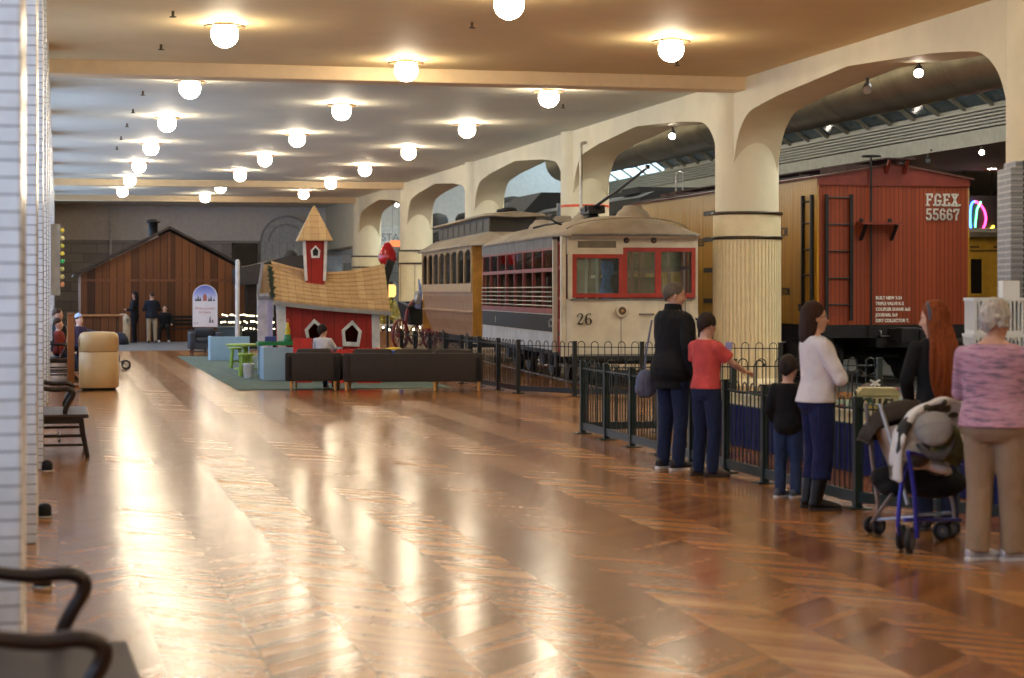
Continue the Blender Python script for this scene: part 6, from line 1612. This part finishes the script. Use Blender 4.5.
for x, y in ((.14, .14), (.14, -.14), (-.16, .14), (-.16, -.14)): MB().cyl((x, y, .43), (x*1.25, y*1.25, 0), .016).build('leg', m_steel, chz)
MB().bar((-.2, 0, .44), (-.27, 0, .5), .1, .03).build('bracket', m_steel, chz)
# ================================================================== FENCES
m_fen = M('dark_green_paint', (26, 42, 38), .4, var=.15, spec=.5)
m_fen2 = M('black_green_paint', (24, 28, 28), .4, var=.15)
def fence(label, pts, zt, post_sp, mat, group=None, hoop=True, bar_sp=.10, br=.0075):
    o = V((pts[0][0], pts[0][1], 0)); r = thing('railing_fence', label, 'fence', o)
    P = [V((x, y, 0))-o for x, y in pts]
    posts = []
    for i in range(len(P)-1):
        a, b = P[i], P[i+1]; L = (b-a).length; n = max(1, round(L/post_sp)); d = (b-a)/n
        for q in range(n):
            s, e = a+d*q, a+d*(q+1); posts.append(s)
            t = (e-s).normalized(); ln = (e-s).length; up = V((0, 0, 1))
            mb = MB()
            mb.bar(s+up*.09, e+up*.09, .03, .085); mb.bar(s+up*(zt-.06), e+up*(zt-.06), .032, .014)
            m_ = int(round(ln/bar_sp)); m_ -= (m_ % 2)
            st = ln/m_
            zz = zt-.06
            for k in range(0, m_, 2):
                p0 = s+t*st*(k+.5); p1 = s+t*st*(k+1.5); c = (p0+p1)/2; rr = (p1-p0).length/2
                if hoop:
                    arc = [c-t*rr*math.cos(PI*j/8)+up*(zz+.035+rr*math.sin(PI*j/8)) for j in range(9)]
                    mb.tube([p0+up*.09]+arc+[p1+up*.09], br, 5)
                else:
                    mb.tube([p0+up*.09, p0+up*zz], br, 5); mb.tube([p1+up*.09, p1+up*zz], br, 5)
            mb.build('railing_lattice', mat, r)
    posts.append(P[-1])
    for p in posts:
        mb = MB(); mb.box(p.x-.03, p.x+.03, p.y-.03, p.y+.03, 0, zt+.02); mb.box(p.x-.035, p.x+.035, p.y-.035, p.y+.035, zt+.02, zt+.035); po = mb.build('post', mat, r)
        MB().box(p.x-.09, p.x+.09, p.y-.09, p.y+.09, 0, .012).build('base_plate', mat, po)
    return r
fence('dark green hooped railing round the model train table where the visitors stand', [(9.9, 22.6), (6.10, 22.6), (6.08, 14.3), (6.85, 12.9), (6.85, 9.2)], .84, 1.05, m_fen)
fence('black hooped railing round the trolley car behind the long sofa', [(6.95, 40.2), (7.45, 31.7), (8.1, 30.5), (11.0, 28.9)], .86, 1.3, m_fen2)
# ================================================================== MODEL TRAIN TABLE
m_skirt = clothm('navy_table_skirt', (30, 36, 92), .1, fold=.2)
tb_ = thing('display_table', 'long low display table with navy blue pleated skirt inside the green railing', 'table', (7.28, 11.0, 0))
TLn, TW, TH = 10.0, 2.5, .46
MB().box(0, TW, 0, TLn, TH-.03, TH).build('tabletop', M('table_green', (86, 104, 78), .8, var=.25, vs=3), tb_)
for nm, fn in (('near', 0), ('far', 1)):
    mb = MB(); x = 0 if fn == 0 else TW
    rings = []
    n = 400
    rings = [[V((x+(.014+.010*zf)*math.sin(k*.95)*(1 if fn == 0 else -1)*-1+(-.02-.02*zf if fn == 0 else .02+.02*zf), k*TLn/n, TH-.015-zf*(TH-.02))) for k in range(n+1)] for zf in (0, .3, 1)]
    mb.loft(rings, 0, True, False, False); o_ = mb.build('skirt', m_skirt, tb_)
for y in (0, TLn):
    mb = MB(); n = 100
    rings = [[V((k*TW/n, y+(.014+.010*zf)*math.sin(k*.95)+(-.02-.02*zf if y == 0 else .02+.02*zf), TH-.015-zf*(TH-.02))) for k in range(n+1)] for zf in (0, .3, 1)]
    mb.loft(rings, 0, True, False, False); mb.build('skirt', m_skirt, tb_)
for x in (.15, TW-.15):
    for y in (.2, 3.4, 6.6, TLn-.2): MB().box(x-.03, x+.03, y-.03, y+.03, 0, TH-.03).build('leg', m_steel, tb_)
m_edge = M('edge_cream', (206, 198, 164), .5)
mb = MB(); mb.box(-.03, .03, 0, TLn, TH, TH+.035)
for k in range(150): y = .04+k*TLn/150.6; mb.box(-.012, .012, y-.012, y+.012, TH+.035, TH+.10)
mb.box(-.016, .016, 0, TLn, TH+.10, TH+.115)
mb.build('edging_lattice', m_edge, tb_)
def on(x, y): return (7.28+x, 11.0+y, TH+.001)
# toy brick blocks along the edge
bc_ = [((220, 216, 206), 'white'), ((40, 128, 70), 'green'), ((206, 176, 60), 'yellow'), ((170, 190, 214), 'pale blue'), ((190, 182, 160), 'beige'), ((150, 40, 36), 'red')]
zone = [(4.3, 5.6, 'behind the tall boots'), (5.6, 7.6, 'behind the small child'), (7.6, 9.8, 'at the table end by the boy')]
protos = {}
random.seed(21)
for i in range(110):
    y = .3+i*.0872; cidx = random.choice([0, 0, 1, 1, 1, 2, 3, 4, 4, 5]); c, nm = bc_[cidx]; h = random.uniform(.05, .13)
    if cidx not in protos:
        o = thing('toy_block', '', 'toy block', (0, 0, 0)); m_ = M('block_'+nm.replace(' ', '_'), c, .4)
        MB().box(-.03, .03, -.03, .03, 0, .10).build('body', m_, o, bevel=.004)
        mb = MB()
        for sx in (-.015, .015):
            for sy in (-.015, .015): mb.cyl((sx, sy, .10), (sx, sy, .112), .009, n=8)
        mb.build('stud_pattern', m_, o); protos[cidx] = o
    else: o = copy_tree(protos[cidx])
    o.location = on(.10+(i % 2)*.09+random.uniform(0, .02), y); o.scale = (1, 1, h/.10)
    o['label'] = 'small %s toy brick stack in the row along the table edge' % nm; o['group'] = '%s toy brick stacks' % nm
# model fir trees
t0 = None
tp = [(.35, 8.9), (.55, 8.1), (.3, 7.5), (.7, 6.9), (.42, 6.2), (.5, 5.5), (.33, 5.0), (.75, 4.6), (.4, 4.3), (.9, 7.9), (1.2, 8.6), (1.0, 6.0), (.62, 5.9), (.48, 4.7), (.3, 5.3), (.36, 5.75), (.3, 6.6), (.34, 8.3)]
for i, (x, y) in enumerate(tp):
    if t0 is None:
        o = t0 = thing('model_tree', '', 'model tree', (0, 0, 0))
        mb = MB()
        for k in range(4): mb.lathe([(.085-.016*k, .04+.05*k), (.08-.016*k, .055+.05*k), (.02, .12+.05*k), (.004, .13+.05*k)], n=12)
        mb.build('foliage', M('model_fir_green', (34, 78, 48), .8, var=.3, vs=40), o); MB().cyl((0, 0, 0), (0, 0, .06), .014, n=8).build('trunk', m_barnt, o)
    else: o = copy_tree(t0)
    o.location = on(x, y); s = random.uniform(.45, .8); o.scale = (s, s, s)
    o['label'] = 'tiny dark green model fir tree on the train table'; o['group'] = 'model fir trees'
# lamp posts
l0 = None
for i, (x, y) in enumerate(((.25, 9.6), (.3, 8.6), (.25, 7.8), (.32, 7.0))):
    if l0 is None:
        o = l0 = thing('model_lamp_post', '', 'model lamp post', (0, 0, 0)); MB().tube([(0, 0, 0), (0, 0, .40), (.02, -.02, .46), (.06, -.05, .47), (.09, -.07, .43)], .008, 6).build('post', m_iron, o); MB().lathe([(.03, .40), (.008, .44)], (.09, -.07, 0), 10).build('shade', m_iron, o)
    else: o = copy_tree(l0)
    o.location = on(x, y); o['label'] = 'thin hooked model lamp post, %s from the far end of the train table' % ORD[i]; o['group'] = 'model lamp posts'
# long beige model station with dark roof and windmill vane
ms_ = thing('model_station', 'long beige model building with dark roof on the train table behind the stroller canopy', 'model building', on(1.05, 8.1), -YAW)
MB().box(-.22, .22, -.1, .1, 0, .15).build('walls', M('model_beige', (206, 192, 146), .6), ms_)
mb = MB(); mb.prism([(-.24, .15), (.24, .15), (.18, .23), (-.16, .23)], fxz, -.12, .12); mb.build('roof', M('model_roof_beige', (190, 176, 130), .6), ms_)
for k in range(6): MB().box(-.18+k*.062, -.15+k*.062, -.105, -.1, .05, .12).build('window', M('model_window', (70, 66, 60), .3), ms_)
MB().box(-.235, -.225, -.12, -.02, 0, .2).build('end_panel', m_iron, ms_); MB().ell((.2, -.05, .21), (.025, .025, .02)).build('red_cap', M('toy_red', (180, 50, 50), .4), ms_)
mb = MB(); mb.bar((-.06, -.0, .25), (.04, .0, .31), .02); mb.bar((-.06, 0, .31), (.04, 0, .25), .02); mb.cyl((-.01, 0, .23), (-.01, 0, .28), .008); mb.build('crossed_vane', M('page_white', (220, 220, 224), .7), ms_)
cr = thing('model_crane', 'bright yellow model crane beside the beige model building', 'model crane', on(1.12, 7.55), -YAW)
m_cry = M('crane_yellow', (216, 170, 30), .4)
MB().box(-.05, .05, -.04, .04, 0, .10).build('cab', m_cry, cr); MB().bar((-.02, 0, .09), (.16, 0, .17), .02).build('boom', m_cry, cr); MB().bar((.05, 0, .12), (.05, 0, .19), .015).build('mast', m_cry, cr); MB().box(-.06, .06, -.05, .05, -.0, .03).build('track_base', m_iron, cr); MB().tube([(.16, 0, .17), (.22, 0, .02)], .005, 5).build('cable', m_edge, cr)
for i, (x, y, w_, h_, c, nm) in enumerate(((.7, 9.3, .2, .2, (176, 60, 48), 'red'), (1.3, 7.2, .24, .26, (196, 190, 176), 'pale grey'), (1.5, 5.9, .22, .24, (178, 132, 60), 'ochre'), (1.5, 9.2, .3, .22, (120, 134, 150), 'slate blue'), (1.4, 6.5, .16, .2, (48, 110, 70), 'green'))):
    h = thing('model_house', 'small %s model house with pitched roof on the train table' % nm, 'model house', on(x, y), R(-10+i*7))
    MB().box(-w_/2, w_/2, -w_*.4, w_*.4, 0, h_*.6).build('walls', M('house_'+nm.replace(' ', '_'), c, .6), h); MB().prism([(-w_*.56, h_*.58), (w_*.56, h_*.58), (0, h_)], fxz, -w_*.46, w_*.46).build('roof', M('model_roof', (74, 62, 58), .7), h)
    for q in (-.25, .25): MB().box(w_*q-.02, w_*q+.02, -w_*.4-.004, -w_*.4, h_*.2, h_*.42).build('window', M('model_window', (70, 66, 60), .3), h)
    MB().box(-.015, .015, -w_*.4-.004, -w_*.4, 0, h_*.3).build('door', m_iron, h)
# model train
for i, (c, nm) in enumerate((((30, 30, 32), 'black'), ((160, 44, 36), 'red'), ((206, 176, 60), 'yellow'))):
    r = thing('model_train_car', 'little %s model railway car on the train table track' % nm, 'model train', on(.52, 6.3+i*.3), 0)
    MB().box(-.04, .04, -.12, .12, .03, .12).build('body', M('model_car_'+nm, c, .4), r, bevel=.006); MB().box(-.044, .044, -.125, .125, .12, .128).build('roof', m_iron, r)
    for y in (-.08, .08): MB().tube([(-.035, y, .018), (.035, y, .018)], .018, 10).build('wheel_set', m_iron, r)
# white model building with pierced tiers
m_mw = M('model_white', (222, 224, 226), .45, var=.03)
wt = thing('model_tower', 'white pierced two tier model building rising behind the older woman', 'model building', (8.10, 16.0, TH+.001), -YAW)
def tier(z0, z1, hw, hd, n, capz=.03):
    mb = MB(); mb.box(-hw-.02, hw+.02, -hd-.02, hd+.02, z1-capz, z1); mb.box(-hw-.01, hw+.01, -hd-.01, hd+.01, z0, z0+.03)
    for k in range(n+1):
        x = -hw+k*2*hw/n
        for y in (-hd, hd): mb.box(x-.008, x+.008, y-.012, y+.012, z0+.03, z1-capz)
        y = -hd+k*2*hd/n
        for x2 in (-hw, hw): mb.box(x2-.012, x2+.012, y-.008, y+.008, z0+.03, z1-capz)
    t = mb.build('pierced_tier', m_mw, wt)
    MB().box(-hw+.03, hw-.03, -hd+.03, hd-.03, z0, z1-capz).build('core', M('model_core', (150, 154, 160), .6), t)
    mb = MB()
    for k in range(int(hw*2/.045)): x = -hw+.02+k*.045; mb.box(x-.008, x+.008, -hd-.03, -hd-.012, z1-.055, z1-.03)
    mb.build('cornice_pattern', m_mw, t)
tier(0, .30, .225, .2, 10); tier(.30, .60, .22, .2, 12); tier(.60, .86, .215, .19, 12); tier(.86, 1.18, .205, .18, 12)
MB().box(.06, .21, -.08, .08, 1.18, 1.33).build('roof_block', m_mw, wt, bevel=.005)
# grey model skyscraper
m_gt = bricks('grey_bricks', (132, 136, 142), (122, 126, 134), (170, 172, 176), .5, .055, .010, .5, vec=('s', 0, 2), bump=.3)
gt = thing('model_skyscraper', 'tall grey model skyscraper with ribbed floors at the edge of the table', 'model building', (8.68, 16.40, TH+.001), -YAW)
MB().box(-.24, .30, -.2, .3, 0, 2.36).build('shaft', m_gt, gt)
for x in (-.115, -.02, .10, .2): MB().box(x-.018, x+.018, -.207, -.2, .05, 2.42).build('window_strip', M('strip_dark', (56, 58, 64), .4), gt)
MB().box(-.19, .25, -.16, .26, 2.36, 2.42).build('crown', m_gt, gt); MB().box(-.26, .32, -.22, .32, 0, .22).build('plinth', m_gt, gt)
mb = MB()
for k in range(40): z = .25+k*.053; mb.box(-.248, .308, -.208, -.198, z, z+.018)
mb.build('ledge_pattern', M('ledge_grey', (140, 143, 150), .5), gt)
# ================================================================== STROLLER IN FRONT
st = thing('stroller', 'umbrella stroller with blue and silver tubes and dark brown canopy, piled with coats', 'stroller', (0, 0, 0))
O = gp(905, 545); st.location = (O.x, O.y, 0)
def q_(px, py, d): return pd(px, py, d)-V((O.x, O.y, 0))
m_tubeb = M('blue_anodised', (44, 44, 150), .3, .4); m_tubes = M('silver_tube', (150, 152, 158), .3, .7); m_tyre = M('tyre_black', (26, 26, 28), .6); m_hubg = M('hub_grey', (88, 94, 110), .4)
m_can = clothm('stroller_brown', (46, 37, 34), .1, fold=.3)
DN, DF = 12.75, 13.45
def stroll(name, pts, r, m, n=10): return MB().tube(cat_rom(pts, 4) if len(pts) > 2 else pts, r, n).build(name, m, st)
# silver legs (near and far), crossing
stroll('frame_tube', [q_(866, 403, 13.55), q_(872, 455, 13.6), q_(880, 520, 13.7)], .016, m_tubes)
stroll('frame_tube', [q_(880, 404, 13.15), q_(895, 455, 13.0), q_(908, 505, 12.85)], .014, m_tubes)
stroll('frame_tube', [q_(940, 470, 13.3), q_(952, 500, 13.3), q_(954, 518, 13.3)], .013, m_tubes)
# blue uprights to the double wheel
stroll('frame_tube', [q_(928, 425, 12.95), q_(905, 470, 12.8), q_(898, 520, 12.75), q_(900, 534, 12.75)], .015, m_tubeb)
stroll('frame_tube', [q_(908, 452, 12.6), q_(914, 490, 12.6), q_(917, 538, 12.6)], .015, m_tubeb)
stroll('frame_tube', [q_(908, 452, 12.6), q_(940, 460, 12.9), q_(962, 466, 13.2)], .013, m_tubeb)
stroll('cross_bar', [q_(873, 520, 13.65), q_(915, 517, 12.75)], .012, M('pale_blue_tube', (150, 176, 220), .3, .3))
stroll('cross_bar', [q_(905, 520, 12.7), q_(960, 520, 13.35)], .014, m_tubeb)
stroll('cross_bar', [q_(915, 515, 12.72), q_(950, 513, 13.25)], .012, M('pale_blue_tube', (150, 176, 220), .3, .3))
stroll('cross_brace', [q_(872, 522, 13.6), q_(892, 494, 13.2)], .012, m_tubes)
def wheel2(px, py, d, r, ang=0, w_=.035):
    c = q_(px, py, d); c.z = r; a = V((math.cos(ang), math.sin(ang), 0)); b = V((-a.y, a.x, 0))     # a: rolling direction
    ty = MB(); ty.tube([c+a*(r-.018)*math.cos(k*2*PI/22)+V((0, 0, (r-.018)*math.sin(k*2*PI/22))) for k in range(23)], [(.018, w_/2)]*23, 8, lat=a)
    o = ty.build('wheel', m_tyre, st)
    MB().tube([c-b*w_*.45, c+b*w_*.45], r-.03, 18).build('hub', m_hubg, o); MB().tube([c-b*w_*.6, c+b*w_*.6], .016, 10).build('axle_cap', m_steel, o)
    return c
ang = -YAW+R(35)
wheel2(870, 522, 13.75, .062, ang); wheel2(879, 522, 13.65, .062, ang)
wheel2(901, 530, 12.85, .088, R(50)); wheel2(910, 540, 12.65, .088, R(50))
wheel2(942, 526, 13.35, .068, -YAW); wheel2(951, 524, 13.5, .068, -YAW)
MB().tube([q_(880, 519, 13.7), q_(879, 523, 13.68)], .022, 10).build('caster_hub', m_tyre, st); MB().tube([q_(953, 517, 13.3), q_(947, 524, 13.4)], .02, 10).build('caster_hub', m_tyre, st)
MB().tube([q_(900, 526, 12.75), q_(906, 536, 12.75)], .03, 10).build('caster_hub', m_tyre, st)
# hood: ribbed half dome opening to the right
cA = q_(906, 444, 13.55); rings = []
for i in range(11):
    a = R(4+i*17.2); rings.append([cA + RT*(-.30*math.cos(a)) + V((0, 0, .31*math.sin(a)*(1-.35*abs((j-8)/8)**2.2))) + FW*(-.23+.46*j/16) for j in range(17)])
vs = [p for r in rings for p in r]
MBh = MB(); MBh.add(vs, [(i*17+j, i*17+j+1, (i+1)*17+j+1, (i+1)*17+j) for i in range(10) for j in range(16)], 0, True)
ho = MBh.build('canopy', m_can, st); sm_ = ho.modifiers.new('t', 'SOLIDIFY'); sm_.thickness = .008
for i in (0, 3, 6, 10): MB().tube(rings[i], .009, 6).build('canopy_rib', m_can, ho)
MB().add([r[16] for r in rings]+[cA+FW*.23], [(i, i+1, 11) for i in range(10)], 0).build('canopy_back', m_can, ho)
# seat back of beige cloth and dark seat
sb = MB(); sb.loft([[q_(874, 430, 13.5), q_(897, 425, 13.0), q_(899, 427, 13.0), q_(876, 432, 13.5)], [q_(884, 455, 13.45), q_(906, 452, 12.95), q_(908, 454, 12.95), q_(886, 457, 13.45)], [q_(894, 482, 13.4), q_(912, 480, 12.95), q_(914, 482, 12.95), q_(896, 484, 13.4)]])
sb.build('seat_back', clothm('stroller_beige', (170, 152, 138), .08, fold=.3), st)
ss = MB(); ss.ell(q_(932, 482, 13.15), (.24, .2, .11), Matrix.Rotation(-YAW, 3, 'Z')); ss.ell(q_(915, 470, 13.1), (.14, .18, .12)); ss.organic('seat', clothm('stroller_black', (24, 23, 25), .1), st, .015, 3)
bk_ = MB(); bk_.ell(q_(885, 478, 13.4), (.10, .12, .08)); bk_.ell(q_(892, 488, 13.35), (.10, .12, .06)); bk_.organic('basket', clothm('stroller_black', (24, 23, 25), .1), st, .015, 3)
# coats heaped over it
def patchm():
    t = NT('patchwork_coat'); nz = t.noise(3.6, 2); n2 = t.noise(40, 3)
    rmp = t.n('ShaderNodeValToRGB'); cr_ = rmp.color_ramp; cr_.interpolation = 'CONSTANT'
    for p, c in ((.0, (44, 42, 40)), (.40, (214, 212, 212)), (.56, (206, 206, 210)), (.60, (84, 82, 68))):
        if p == 0: cr_.elements[0].color = lin(c)
        else: e_ = cr_.elements.new(p); e_.color = lin(c)
    cr_.elements[-1].color = lin((70, 66, 60)); cr_.elements[-1].position = .66
    t.l(nz, rmp.inputs[0]); t.set(**{'Base Color': rmp.outputs[0], 'Roughness': .9}); t.bump(t.math('ADD', n2, t.math('MULTIPLY', nz, 2)), .4, .03); return t.m
ct_ = MB()
path = cat_rom([q_(897, 480, 12.8), q_(897, 450, 12.8), q_(904, 426, 12.85), q_(922, 414, 12.95), q_(945, 413, 13.05), (q_(960, 428, 13.15))], 5)
ct_.tube(path, [(.13, .035)]*6+[(.15, .04)]*10+[(.17, .04)]*9+[(.17, .04)], 14, lat=FW)
ct_.ell(q_(926, 438, 12.95), (.20, .15, .12), Matrix.Rotation(R(15), 3, 'Y')); ct_.ell(q_(945, 445, 13.0), (.16, .16, .12)); ct_.ell(q_(915, 455, 12.9), (.12, .14, .1)); ct_.ell(q_(933, 466, 12.95), (.14, .13, .05), Matrix.Rotation(R(18), 3, 'Y'))
def wob(v, n): return v+n*.018*noise.noise(v*9)
ctr = thing('patterned_coat', 'white grey and black patterned coat heaped over the stroller', 'coat', st.location)
ct_.organic('cloth', patchm(), ctr, .011, 3, wob)
ov = thing('olive_jacket', 'dark olive jacket sleeve hanging from the stroller beside the khaki trousers', 'jacket', st.location)
mb = MB(); mb.tube([q_(938, 425, 12.72), q_(950, 437, 12.74), q_(956, 452, 12.76), q_(950, 464, 12.78)], [.05, .075, .075, .05], 12); mb.tube([q_(930, 452, 12.72), q_(946, 456, 12.72)], [.05, .06], 10); mb.organic('sleeve', clothm('olive_cloth', (92, 92, 62), .15), ov, .011, 3, wob)
cp_ = thing('flat_cap', 'grey woollen cap lying on the coats in the stroller', 'cap', st.location)
Mc = Matrix.Rotation(-YAW, 3, 'Z') @ Matrix.Rotation(R(52), 3, 'X') @ Matrix.Rotation(R(-14), 3, 'Y')
cc = q_(934, 430, 12.62); mb = MB()
mb.ell(cc, (.122, .11, .07), Mc, 20, 12); mb.ell(cc+Mc @ V((0, .02, .01)), (.125, .115, .05), Mc, 20, 10); mb.ell(cc+Mc @ V((0, -.06, .0)), (.09, .06, .045), Mc, 16, 8)
mb.organic('crown', clothm('grey_wool', (134, 132, 132), .1, fold=.25), cp_, .008, 3)
pk = MB(); pts = [V((.13*math.cos(a), .125*math.sin(a)-.02, -.035)) for a in [R(200)+R(140)*k/12 for k in range(13)]]; pts2 = [V((p.x*1.05, p.y-.055*math.sin(PI*k/12), -.05)) for k, p in enumerate(pts)]
pk.loft([[cc+Mc @ p for p in pts], [cc+Mc @ p for p in pts2]], 0, True, False, False); po_ = pk.build('peak', clothm('dark_grey_wool', (74, 70, 70), .1), cp_); so_ = po_.modifiers.new('s', 'SOLIDIFY'); so_.thickness = .012
for k in range(2):
    a = k*PI; MB().tube([cc+Mc @ V((.127*math.sin(v)*math.cos(a), .117*math.sin(v)*math.sin(a), .087*math.cos(v))) for v in [PI/2*j/8 for j in range(9)]], .002, 5).build('seam', clothm('grey_wool', (134, 132, 132), .1), cp_)
# ================================================================== LIGHT, CAMERA
wd_ = bpy.data.worlds.new('world'); scn.world = wd_; wd_.use_nodes = True
bgn = wd_.node_tree.nodes['Background']; bgn.inputs[0].default_value = (.55, .68, .85, 1); bgn.inputs[1].default_value = .25
cam = bpy.data.cameras.new('camera'); co = bpy.data.objects.new('camera', cam); col.objects.link(co)
co.location = (0, 0, CH); co.rotation_euler = (PI/2, 0, -YAW)
cam.sensor_width = 36; cam.lens = 36*F/1024; cam.shift_y = -48/1024; cam.clip_end = 300
cam.dof.use_dof = True; cam.dof.focus_distance = 30; cam.dof.aperture_fstop = 2.6
scn.camera = co
vs_ = scn.view_settings
scn.display_settings.display_device = 'sRGB'; vs_.view_transform = 'Standard'; vs_.look = 'None'; vs_.exposure = 0.2; vs_.gamma = 1.0; vs_.use_curve_mapping = False
scn.cycles.use_denoising = True
scn.cycles.max_bounces = 6; scn.cycles.diffuse_bounces = 4; scn.cycles.glossy_bounces = 3; scn.cycles.transmission_bounces = 4; scn.cycles.transparent_max_bounces = 12
scn.cycles.sample_clamp_indirect = 8; scn.cycles.use_light_tree = True
scn.cycles.caustics_reflective = False; scn.cycles.caustics_refractive = False
